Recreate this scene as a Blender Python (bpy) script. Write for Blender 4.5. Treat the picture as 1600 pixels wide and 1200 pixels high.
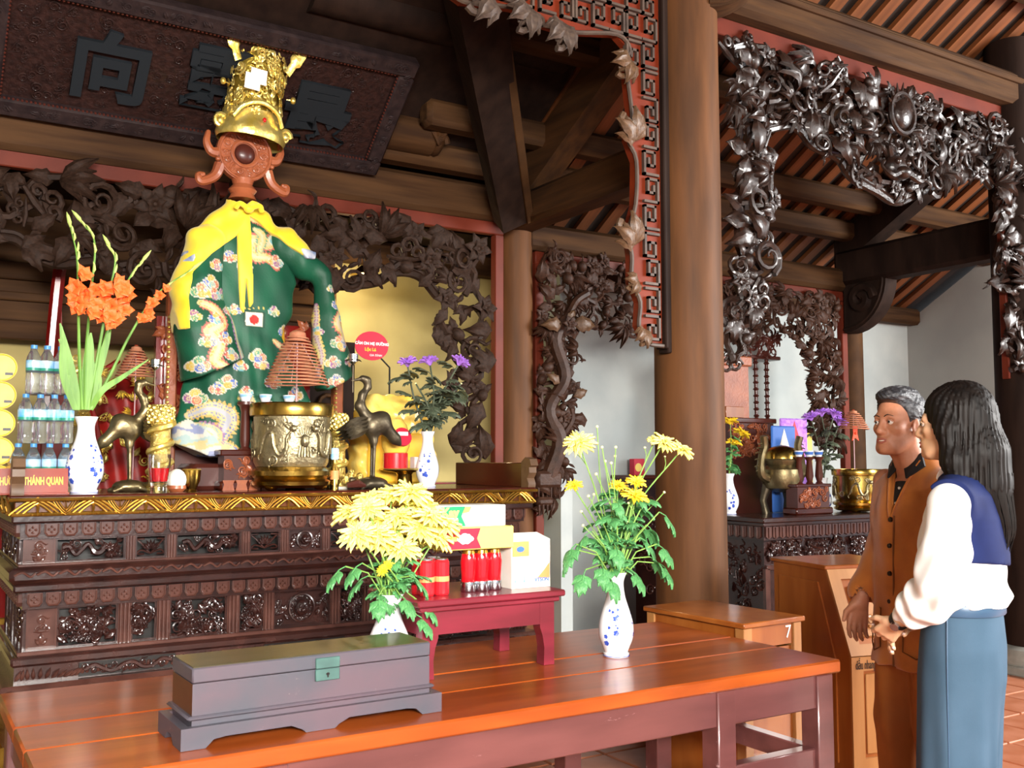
import bpy, math, random
import numpy as np
from mathutils import Vector, Matrix, Euler
PI = math.pi
for o in list(bpy.data.objects): bpy.data.objects.remove(o)
SC = bpy.context.scene
COL = SC.collection
# ---------------------------------------------------------------- camera
FPX = 1550.0
CAM = np.array([0.0, 0.0, 1.40])
YAW, PITCH = math.radians(31.8), math.radians(4.43)
Fv = np.array([math.sin(YAW)*math.cos(PITCH), math.cos(YAW)*math.cos(PITCH), math.sin(PITCH)])
Rv = np.array([math.cos(YAW), -math.sin(YAW), 0.0])
Uv = np.cross(Rv, Fv)
cam = bpy.data.objects.new('camera', bpy.data.cameras.new('camera'))
COL.objects.link(cam)
cam.location = CAM
cam.rotation_euler = (PI/2 + PITCH, 0, -YAW)
cam.data.sensor_width = 36.0
cam.data.lens = FPX/1600*36.0
cam.data.clip_start = 0.05
SC.camera = cam
def ray(px, py):
    return Fv + Rv*(px-800)/FPX - Uv*(py-600)/FPX
def P(px, py, X=None, Y=None, Z=None, D=None):
    """photo pixel -> world point on the plane X=, Y=, Z= or at forward depth D"""
    d = ray(px, py)
    if X is not None: t = (X-CAM[0])/d[0]
    elif Y is not None: t = (Y-CAM[1])/d[1]
    elif Z is not None: t = (Z-CAM[2])/d[2]
    else: t = D
    p = CAM + d*t
    return Vector((float(p[0]), float(p[1]), float(p[2])))
# ---------------------------------------------------------------- world and daylight
W = bpy.data.worlds.new('world'); SC.world = W; W.use_nodes = True
bg = W.node_tree.nodes['Background']
bg.inputs[0].default_value = (0.80, 0.90, 1.0, 1); bg.inputs[1].default_value = 0.55
def area(name, loc, target, sx, sy, power, col):
    l = bpy.data.lights.new(name, 'AREA'); l.shape = 'RECTANGLE'; l.size = sx; l.size_y = sy
    l.energy = power; l.color = col
    o = bpy.data.objects.new(name, l); COL.objects.link(o); o.location = loc
    o.rotation_euler = (Vector(target)-Vector(loc)).to_track_quat('-Z', 'Y').to_euler()
    return o
# daylight coming in through the open front of the hall (behind the camera) and its open right end
area('daylight_front', (0.2, -2.8, 3.0), (2.0, 4.4, 0.95), 4.5, 1.6, 760, (1.0, 0.95, 0.88)).data.spread = math.radians(105)
area('daylight_side', (8.9, -0.6, 2.9), (2.6, 3.5, 1.0), 3.2, 2.2, 600, (1.0, 0.98, 0.95))
SC.view_settings.view_transform = 'Standard'
SC.view_settings.look = 'None'
SC.view_settings.gamma = 1.0
SC.view_settings.use_curve_mapping = False
SC.view_settings.exposure = 0.8
# ---------------------------------------------------------------- materials
MATS = {}
def rgb(h, s=1.0):
    h = h.lstrip('#'); v = [int(h[i:i+2], 16)/255 for i in (0, 2, 4)]
    return tuple((c/12.92 if c <= 0.04045 else ((c+0.055)/1.055)**2.4)*s for c in v)+(1,)
def mat(name, col, rough=0.5, metal=0.0, col2=None, scale=8.0, stretch=(1,1,1), bump=0.0, bscale=None, mix=(0.35,0.65),
        coat=0.0, spec=0.5, trans=0.0, ior=1.45, alpha=1.0, attr=None, wear=None, wearscale=20.0, wearamt=0.62, emit=None, estr=0, sss=0, sheen=0, detail=6):
    m = bpy.data.materials.new(name); m.use_nodes = True
    nt = m.node_tree; N = nt.nodes; L = nt.links; b = N['Principled BSDF']
    c1 = rgb(col) if isinstance(col, str) else col
    b.inputs['Base Color'].default_value = c1
    b.inputs['Roughness'].default_value = rough; b.inputs['Metallic'].default_value = metal
    b.inputs['Coat Weight'].default_value = coat; b.inputs['Coat Roughness'].default_value = 0.12
    b.inputs['Specular IOR Level'].default_value = spec
    b.inputs['Transmission Weight'].default_value = trans; b.inputs['IOR'].default_value = ior
    b.inputs['Alpha'].default_value = alpha
    if sss: b.inputs['Subsurface Weight'].default_value = sss; b.inputs['Subsurface Radius'].default_value = (0.01,0.004,0.002)
    if sheen: b.inputs['Sheen Weight'].default_value = sheen
    if emit: b.inputs['Emission Color'].default_value = rgb(emit); b.inputs['Emission Strength'].default_value = estr
    tc = N.new('ShaderNodeTexCoord'); mp = N.new('ShaderNodeMapping'); mp.inputs['Scale'].default_value = stretch
    L.new(tc.outputs['Object'], mp.inputs['Vector'])
    last = None
    if attr:
        at = N.new('ShaderNodeAttribute'); at.attribute_name = attr; last = at.outputs['Color']
    if col2:
        nz = N.new('ShaderNodeTexNoise'); nz.inputs['Scale'].default_value = scale; nz.inputs['Detail'].default_value = detail
        L.new(mp.outputs[0], nz.inputs['Vector'])
        cr = N.new('ShaderNodeValToRGB'); cr.color_ramp.elements[0].position = mix[0]; cr.color_ramp.elements[1].position = mix[1]
        cr.color_ramp.elements[0].color = c1; cr.color_ramp.elements[1].color = rgb(col2) if isinstance(col2, str) else col2
        L.new(nz.outputs['Fac'], cr.inputs[0]); last = cr.outputs[0]
    if wear:
        nz = N.new('ShaderNodeTexNoise'); nz.inputs['Scale'].default_value = wearscale; nz.inputs['Detail'].default_value = 8; nz.inputs['Roughness'].default_value = 0.7
        L.new(mp.outputs[0], nz.inputs['Vector'])
        cr = N.new('ShaderNodeValToRGB'); cr.color_ramp.elements[0].position = wearamt; cr.color_ramp.elements[1].position = wearamt+0.05
        L.new(nz.outputs['Fac'], cr.inputs[0])
        mx = N.new('ShaderNodeMix'); mx.data_type = 'RGBA'; mx.inputs[7].default_value = rgb(wear)
        L.new(cr.outputs[0], mx.inputs[0])
        if last: L.new(last, mx.inputs[6])
        else: mx.inputs[6].default_value = c1
        last = mx.outputs[2]
    if last: L.new(last, b.inputs['Base Color'])
    if bump:
        nz = N.new('ShaderNodeTexNoise'); nz.inputs['Scale'].default_value = bscale or scale*2; nz.inputs['Detail'].default_value = 8
        L.new(mp.outputs[0], nz.inputs['Vector'])
        bp = N.new('ShaderNodeBump'); bp.inputs['Strength'].default_value = bump; bp.inputs['Distance'].default_value = 0.01
        L.new(nz.outputs['Fac'], bp.inputs['Height']); L.new(bp.outputs[0], b.inputs['Normal'])
    MATS[name] = m
    return m
M = MATS
# timber and lacquer
mat('timber', '#352213', 0.7, col2='#4a311b', scale=5, stretch=(1,1,1), bump=0.15, bscale=30, spec=0.15)
mat('timber_x', '#332012', 0.7, col2='#4c331d', scale=6, stretch=(0.25,3,3), bump=0.2, bscale=14, spec=0.15)
mat('timber_y', '#332012', 0.7, col2='#482d17', scale=6, stretch=(3,0.25,3), bump=0.2, bscale=14, spec=0.15)
mat('column_wood', '#4a2f1b', 0.6, col2='#633f23', scale=5, stretch=(2.2,2.2,0.28), bump=0.12, bscale=10, spec=0.22)
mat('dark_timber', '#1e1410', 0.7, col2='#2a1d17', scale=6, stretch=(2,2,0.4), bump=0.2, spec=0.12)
mat('batten', '#7c4520', 0.6, col2='#663718', scale=6, stretch=(4,0.4,0.4))
mat('rooftile', '#261a13', 0.8, col2='#31231a', scale=10)
mat('redpaint', '#662818', 0.5, col2='#561f12', scale=4, bump=0.05, spec=0.25)
mat('fretred', '#72280f', 0.55, col2='#5c1e0c', scale=5, spec=0.22)
mat('carve', '#241710', 0.6, col2='#35241b', scale=14, bump=0.25, bscale=60, spec=0.18)
mat('carve_brown', '#2e1a11', 0.5, col2='#42291c', scale=14, bump=0.25, bscale=60, spec=0.28)
mat('carve_front', '#1b100c', 0.33, col2='#301e16', scale=14, bump=0.3, bscale=60, coat=0.35)
mat('carve_grey', '#40342e', 0.5, col2='#54453b', scale=10, bump=0.2, spec=0.3)
mat('carve_tan', '#4f3826', 0.45, col2='#644a34', scale=10, bump=0.2)
mat('board_ground', '#231513', 0.6, col2='#321e1a', scale=30, bump=0.9, bscale=38, coat=0.1, spec=0.15)
mat('board_char', '#22262a', 0.6, spec=0.1)
mat('board_frame', '#231a1b', 0.6, col2='#322625', scale=20, bump=0.3, bscale=50, spec=0.15)
mat('altar', '#241210', 0.27, col2='#371d18', scale=12, bump=0.12, bscale=60, coat=0.5)
mat('altar_light', '#3e231d', 0.26, col2='#54342c', scale=10, coat=0.5)
mat('altar_red', '#38140d', 0.22, col2='#4c1c0f', scale=3, coat=0.25)
mat('lotus_ground', '#4a2410', 0.3, col2='#6a3a14', scale=10, coat=0.4)
mat('goldleaf', '#9a6f26', 0.26, 0.85, col2='#bd8f3c', scale=20)
mat('gold', '#e6c658', 0.32, 0.8, col2='#f5e08c', scale=14, bump=0.3, bscale=60)
mat('gold_dark', '#a98f38', 0.36, 0.8, bump=0.4, bscale=70)
mat('goldpaper', '#c9a64c', 0.22, 0.9, col2='#f2dd8a', scale=90, bump=1.0, bscale=120)
mat('brass', '#9a7a35', 0.24, 1.0, col2='#b8984e', scale=8)
mat('bronze', '#6d6044', 0.36, 0.85, col2='#8a7c5a', scale=14, bump=0.2, bscale=60)
mat('bronze_grey', '#8b8062', 0.38, 0.85, col2='#a89c7a', scale=20, bump=0.4, bscale=70)
mat('bronze_dark', '#4a4236', 0.42, 0.75, col2='#655b48', scale=14, bump=0.2, bscale=60)
mat('table_top', '#a34e1c', 0.28, col2='#873b12', scale=4, stretch=(0.5,3.5,3), coat=0.25, wear='#cf9468', wearscale=7, wearamt=0.68, bump=0.03)
mat('table_side', '#54302f', 0.3, col2='#663c3a', scale=4, stretch=(0.6,3,3), coat=0.6, wear='#9a7c7c', wearscale=9, wearamt=0.64)
mat('chest', '#43474f', 0.48, col2='#564850', scale=4, coat=0.15, wear='#7f7a72', wearscale=16, wearamt=0.66, bump=0.1, spec=0.35)
mat('chest_top', '#38341f', 0.35, col2='#453f2c', scale=6, stretch=(0.4,3,3), coat=0.2, wear='#6b6a5c', wearscale=14, wearamt=0.66)
mat('chest_end', '#4a2d1c', 0.45, col2='#5c3a24', scale=5)
mat('verdigris', '#3a5652', 0.5, 0.2, col2='#466862', scale=14)
mat('stool', '#7a2230', 0.34, col2='#641c26', scale=6, stretch=(0.5,3,3), coat=0.35, wear='#c08a86', wearscale=24, wearamt=0.70)
mat('orangewood', '#8a4718', 0.3, col2='#a05c26', scale=5, stretch=(2,2,0.35), coat=0.35)
mat('palewood', '#9c6838', 0.35, col2='#ac7846', scale=6, stretch=(2,2,0.3), coat=0.25)
mat('tile', '#a5603f', 0.4, col2='#b9775a', scale=6, wear='#cfa183', wearscale=6, wearamt=0.68, coat=0.1)
mat('grout', '#b8a58c', 0.7, col2='#8d7b68', scale=9)
mat('wall_grey', '#a9b2b2', 0.85, col2='#bcc3c0', scale=2.2, wear='#e4e4da', wearscale=5, wearamt=0.69, bump=0.1)
mat('wall_flat', '#9c9d9a', 0.85, col2='#a9aaa6', scale=1.6, bump=0.05)
mat('wall_yellow', '#b7a66a', 0.8, col2='#a8985f', scale=3)
mat('stone', '#77766f', 0.7, col2='#8b8a82', scale=12, bump=0.2)
# porcelain
mat('porcelain', '#eef0f4', 0.12, coat=0.5)
mat('cobalt', '#2540a8', 0.15, col2='#4c68cc', scale=40, coat=0.5)
# glass and plastics
mat('glass', '#ffffff', 0.03, trans=1.0, ior=1.4)
mat('bottle', '#f2f7fb', 0.06, trans=0.95, ior=1.25)
mat('water', '#f0f8ff', 0.02, trans=1.0, ior=1.33)
mat('cap', '#4a90cc', 0.35)
mat('label_blue', '#4aa6d8', 0.35, col2='#d4e6f2', scale=16)
mat('label_green', '#2f8f78', 0.35)
mat('redliquid', '#c8101c', 0.08, coat=0.6)
mat('redplastic', '#c81f28', 0.2, coat=0.6)
mat('white', '#f0eeea', 0.5)
mat('whitecard', '#efece4', 0.5, col2='#e2ddd0', scale=6)
mat('greencard', '#1f8a5f', 0.4)
mat('redcard', '#c2243c', 0.4)
mat('yellowcard', '#eed36a', 0.45)
mat('orangecard', '#e2955a', 0.45)
mat('bluecard', '#3f6fc0', 0.45)
mat('yellowpaper', '#f0b020', 0.4, col2='#f6c648', scale=9)
mat('yellowfilm', '#f6c03a', 0.25, col2='#f9dc7a', scale=8, bump=0.3, bscale=20)
mat('black', '#141210', 0.4)
mat('redcloth', '#b01c14', 0.45, col2='#7a100c', scale=9)
mat('redlac', '#6e0f0c', 0.2, coat=0.6)
mat('orangeflower', '#f2551a', 0.55, col2='#f7813a', scale=25, sss=0.1)
mat('yellowflower', '#fff05e', 0.55, col2='#fff6a0', scale=30, sss=0.1)
mat('deepyellow', '#f0c41a', 0.55, col2='#ffe040', scale=30)
mat('purpleflower', '#a25fd6', 0.55, col2='#c190ea', scale=40)
mat('budcream', '#f2eeb0', 0.6)
mat('stemgreen', '#6f9a45', 0.5, col2='#8db55a', scale=20)
mat('leafgreen', '#3f7d4a', 0.5, col2='#5d9a5a', scale=18)
mat('leafdark', '#3e4a3a', 0.55, col2='#59604a', scale=18)
mat('gladgreen', '#55802e', 0.5, col2='#78a544', scale=6, stretch=(6,6,0.6))
mat('palegreen', '#b9cf70', 0.5)
mat('incense', '#a8674a', 0.75, col2='#bb7d5c', scale=40)
mat('incense_tip', '#d8431f', 0.6)
mat('pinkstick', '#c9a0a4', 0.6)
mat('scarf', '#f3cf1c', 0.55, col2='#f7dc3a', scale=5, sheen=0.3)
mat('scarf_trim', '#7088b4', 0.6, col2='#c8cbd4', scale=20)
mat('redwood', '#8e4a2c', 0.38, col2='#a25a38', scale=10, coat=0.3, bump=0.2, bscale=60)
mat('redwood_dark', '#4a2119', 0.35, coat=0.15)
mat('nameplate', '#7c2414', 0.25, col2='#8e3018', scale=5, coat=0.4)
mat('goldtext', '#f0c030', 0.35)
mat('ruby', '#c01818', 0.1, coat=1.0)
# people
mat('skin_man', '#a96e50', 0.5, col2='#b87d60', scale=22, sss=0.08, bump=0.12, bscale=90)
mat('skin_hand', '#774633', 0.5, col2='#89553f', scale=22, sss=0.08)
mat('skin_woman', '#d3a37c', 0.5, col2='#dcb08c', scale=16, sss=0.1)
mat('nail', '#eccfc4', 0.25)
mat('lip', '#9c5546', 0.45)
mat('tooth', '#e8e2d6', 0.3)
mat('eyewhite', '#cfc6bc', 0.25)
mat('iris', '#1a120e', 0.15)
mat('hair_man', '#26262a', 0.5, col2='#77777a', scale=70, stretch=(0.4,0.4,0.6), mix=(0.48,0.80), bump=0.6, bscale=120)
mat('brow', '#1d1714', 0.7)
mat('hair_woman', '#0b0807', 0.55, col2='#17110e', scale=60, stretch=(1,1,0.08), bump=0.12, bscale=90, spec=0.2)
mat('jacket', '#a25a18', 0.75, col2='#b0661e', scale=14, sheen=0.3, bump=0.08, bscale=200)
mat('jacket_dark', '#6d3a10', 0.8)
mat('trousers', '#94511a', 0.75, col2='#a05b20', scale=10, bump=0.05)
mat('shirt_dark', '#181618', 0.7)
mat('button', '#24150e', 0.35)
mat('blouse', '#f2f1ee', 0.7, sheen=0.2, bump=0.05, bscale=30)
mat('navy', '#171f45', 0.8, col2='#1c2650', scale=12, spec=0.15)
mat('skirt', '#3c5366', 0.8, col2='#42596d', scale=8, bump=0.04, bscale=200, spec=0.15)
mat('belt', '#35506a', 0.35)
mat('silver', '#c9ccd0', 0.2, 1.0)
mat('leather', '#1a1410', 0.4)
def attr_mat(name, rough=0.6, bump=0.0, bscale=60):
    return mat(name, (0.5,0.5,0.5,1), rough, attr='Col', bump=bump, bscale=bscale)
attr_mat('robe', 0.55, 0.15, 90)
# ---------------------------------------------------------------- mesh helpers
class MB:
    """collects geometry; build() links it as ONE mesh object"""
    def __init__(s): s.v = []; s.f = []; s.m = []; s.n = 0
    def add(s, v, f, mi=0, T=None):
        v = np.asarray(v, float).reshape(-1, 3)
        if T is not None:
            T = np.array(T); v = v @ T[:3,:3].T + T[:3,3]
        s.v.append(v); n = s.n
        s.f += [tuple(i+n for i in q) for q in f]; s.m += [mi]*len(f); s.n += len(v)
        return s
    def box(s, lo, hi, mi=0, T=None, bev=0.0):
        x0,y0,z0 = lo; x1,y1,z1 = hi
        if bev <= 0:
            v = [(x0,y0,z0),(x1,y0,z0),(x1,y1,z0),(x0,y1,z0),(x0,y0,z1),(x1,y0,z1),(x1,y1,z1),(x0,y1,z1)]
            return s.add(v, [(0,3,2,1),(4,5,6,7),(0,1,5,4),(1,2,6,5),(2,3,7,6),(3,0,4,7)], mi, T)
        b = min(bev, (x1-x0)/2.01, (y1-y0)/2.01, (z1-z0)/2.01)
        v = []; 
        for z, i in ((z0,b),(z0+b,0),(z1-b,0),(z1,b)):
            v += [(x0+i+ (0 if i else b),y0+i,z),(x1-i-(0 if i else b),y0+i,z),(x1-i,y0+i+(0 if i else b),z),(x1-i,y1-i-(0 if i else b),z),
                  (x1-i-(0 if i else b),y1-i,z),(x0+i+(0 if i else b),y1-i,z),(x0+i,y1-i-(0 if i else b),z),(x0+i,y0+i+(0 if i else b),z)]
        f = [tuple(range(7,-1,-1)), tuple(range(24,32))]
        for r in range(3):
            for k in range(8): f.append((r*8+k, r*8+(k+1)%8, r*8+8+(k+1)%8, r*8+8+k))
        return s.add(v, f, mi, T)
    def lathe(s, prof, n=24, mi=0, T=None, cap=True, sq=1.0):
        v = []; f = []
        for r, z in prof:
            for k in range(n):
                a = 2*PI*k/n; v.append((r*math.cos(a), r*math.sin(a)*sq, z))
        for i in range(len(prof)-1):
            for k in range(n):
                k2 = (k+1) % n; f.append((i*n+k, i*n+k2, (i+1)*n+k2, (i+1)*n+k))
        if cap:
            if prof[0][0] > 1e-5: f.append(tuple(range(n-1,-1,-1)))
            if prof[-1][0] > 1e-5: f.append(tuple(range((len(prof)-1)*n, len(prof)*n)))
        return s.add(v, f, mi, T)
    def cyl(s, a, b, r, r2=None, n=12, mi=0, T=None):
        return s.tube([a,b], [r, r if r2 is None else r2], n, mi, T)
    def tube(s, pts, r, n=8, mi=0, T=None, flat=1.0, closed=False, up=(0,0,1)):
        pts = [np.asarray(p, float) for p in pts]; m = len(pts)
        if not hasattr(r, '__len__'): r = [r]*m
        v = []; f = []; 
        for i, p in enumerate(pts):
            if closed: t = pts[(i+1)%m]-pts[i-1]
            else: t = pts[min(i+1,m-1)]-pts[max(i-1,0)]
            t = t/(np.linalg.norm(t)+1e-12)
            u = np.array(up, float)
            if i > 0: u = pu
            w = u - t*np.dot(u,t)
            if np.linalg.norm(w) < 1e-3: w = np.cross(t, (1,0.3,0.1))
            w /= np.linalg.norm(w); pu = w; q = np.cross(t, w)
            for k in range(n):
                a = 2*PI*k/n; v.append(p + r[i]*(math.cos(a)*w*flat + math.sin(a)*q))
        R = m if closed else m-1
        for i in range(R):
            j = (i+1) % m
            for k in range(n):
                k2 = (k+1)%n; f.append((i*n+k, i*n+k2, j*n+k2, j*n+k))
        if not closed: f += [tuple(range(n-1,-1,-1)), tuple(range((m-1)*n, m*n))]
        return s.add(v, f, mi, T)
    def ball(s, c, r, n=10, mi=0, T=None):
        r = r if hasattr(r,'__len__') else (r,r,r)
        v = []; f = []; m = max(4, n//2+1)
        v.append((c[0],c[1],c[2]-r[2]))
        for i in range(1,m):
            t = PI*i/m
            for k in range(n):
                a = 2*PI*k/n; v.append((c[0]+r[0]*math.sin(t)*math.cos(a), c[1]+r[1]*math.sin(t)*math.sin(a), c[2]-r[2]*math.cos(t)))
        v.append((c[0],c[1],c[2]+r[2])); L = len(v)-1
        for k in range(n):
            k2=(k+1)%n; f.append((0,1+k2,1+k)); f.append((L,L-n+k,L-n+k2))
        for i in range(m-2):
            for k in range(n):
                k2=(k+1)%n; a=1+i*n; f.append((a+k,a+k2,a+n+k2,a+n+k))
        return s.add(v, f, mi, T)
    def prism(s, poly, h0, h1, mi=0, T=None, axis='y'):
        """poly in 2D (u,v); extruded along axis between h0 and h1; axis y -> (u,h,v), z -> (u,v,h), x -> (h,u,v)"""
        def mk(u,v,h): return (u,h,v) if axis=='y' else ((u,v,h) if axis=='z' else (h,u,v))
        n = len(poly)
        a = sum(poly[i][0]*poly[(i+1)%n][1]-poly[(i+1)%n][0]*poly[i][1] for i in range(n))
        if a < 0: poly = poly[::-1]
        v = [mk(u,w,h0) for u,w in poly]+[mk(u,w,h1) for u,w in poly]
        f = [tuple(range(n-1,-1,-1)), tuple(range(n,2*n))]+[(i,(i+1)%n,n+(i+1)%n,n+i) for i in range(n)]
        if axis == 'y': f = [q[::-1] for q in f]
        return s.add(v, f, mi, T)
    def mesh(s, name, mats, smooth=False):
        me = bpy.data.meshes.new(name)
        v = np.concatenate(s.v) if s.v else np.zeros((0,3))
        me.from_pydata(v.tolist(), [], s.f)
        mats = mats if isinstance(mats,(list,tuple)) else [mats]
        for m in mats: me.materials.append(M[m] if isinstance(m,str) else m)
        if len(mats) > 1: me.polygons.foreach_set('material_index', s.m)
        if smooth:
            me.polygons.foreach_set('use_smooth', [True]*len(me.polygons))
            if smooth is not True:
                try: me.set_sharp_from_angle(angle=math.radians(smooth))
                except Exception: pass
        me.update(); return me
    def build(s, name, mats, parent=None, smooth=40, loc=None, rot=None, label=None):
        o = bpy.data.objects.new(name, s.mesh(name, mats, smooth)); COL.objects.link(o)
        o.parent = parent
        if loc is not None: o.location = loc
        if rot is not None: o.rotation_euler = rot
        if label: o['label'] = label
        return o
def thing(name, label, cat, loc=(0,0,0), rz=0, group=None):
    o = bpy.data.objects.new(name, None); COL.objects.link(o)
    o.location = loc; o.rotation_euler = (0,0,rz); o.empty_display_size = 0.05
    return tag(o, label, cat, group)
def tag(o, label, cat, group=None, kind=None):
    if label: o['label'] = label
    if cat: o['category'] = cat
    if group: o['group'] = group
    if kind: o['kind'] = kind
    return o
def struct(o, label=None, cat=None):
    o['kind'] = 'structure'
    if label: o['label'] = label
    if cat: o['category'] = cat
    return o
def inst(mesh, name, parent=None, mtx=None, label=None):
    o = bpy.data.objects.new(name, mesh); COL.objects.link(o); o.parent = parent
    if mtx is not None: o.matrix_local = mtx
    if label: o['label'] = label
    return o
def copy_tree(o, parent=None, loc=None, rz=None, label=None):
    c = o.copy(); COL.objects.link(c); c.parent = parent
    if loc is not None: c.location = loc
    if rz is not None: c.rotation_euler = (0,0,rz)
    if label: c['label'] = label
    for ch in o.children: copy_tree(ch, c)
    return c
def T(loc=(0,0,0), rot=(0,0,0), sc=1.0):
    s = sc if hasattr(sc,'__len__') else (sc,sc,sc)
    return Matrix.Translation(loc) @ Euler(rot).to_matrix().to_4x4() @ Matrix.Diagonal((s[0],s[1],s[2],1))
def frame_mtx(o, ex, ey, ez, sc=1.0):
    m = Matrix.Identity(4)
    for i,a in enumerate((ex,ey,ez)):
        for j in range(3): m[j][i] = a[j]*sc
    for j in range(3): m[j][3] = o[j]
    return m
def spline(pts, n=8):
    """Catmull-Rom through pts"""
    pts = [np.asarray(p,float) for p in pts]; out = []
    q = [2*pts[0]-pts[1]]+pts+[2*pts[-1]-pts[-2]]
    for i in range(1,len(q)-2):
        for k in range(n):
            t = k/n; a,b,c,d = q[i-1],q[i],q[i+1],q[i+2]
            out.append(0.5*((2*b)+(c-a)*t+(2*a-5*b+4*c-d)*t*t+(3*b-a-3*c+d)*t**3))
    out.append(pts[-1]); return out
def text_mesh(txt, size, extrude, m, name='lettering', parent=None, mtx=None, label=None, bold=0.0, alignx='CENTER'):
    cu = bpy.data.curves.new('t','FONT'); cu.body = txt; cu.size = size; cu.extrude = extrude; cu.align_x = alignx; cu.align_y = 'CENTER'; cu.offset = bold
    cu.resolution_u = 3
    t = bpy.data.objects.new('t', cu); COL.objects.link(t)
    dg = bpy.context.evaluated_depsgraph_get(); dg.update()
    me = bpy.data.meshes.new_from_object(t.evaluated_get(dg))
    bpy.data.objects.remove(t); bpy.data.curves.remove(cu)
    me.name = name; me.materials.clear(); me.materials.append(M[m])
    return inst(me, name, parent, mtx, label)
FACE_Y = Matrix.Rotation(PI/2, 4, 'X')      # text in XZ plane facing -Y
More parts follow.
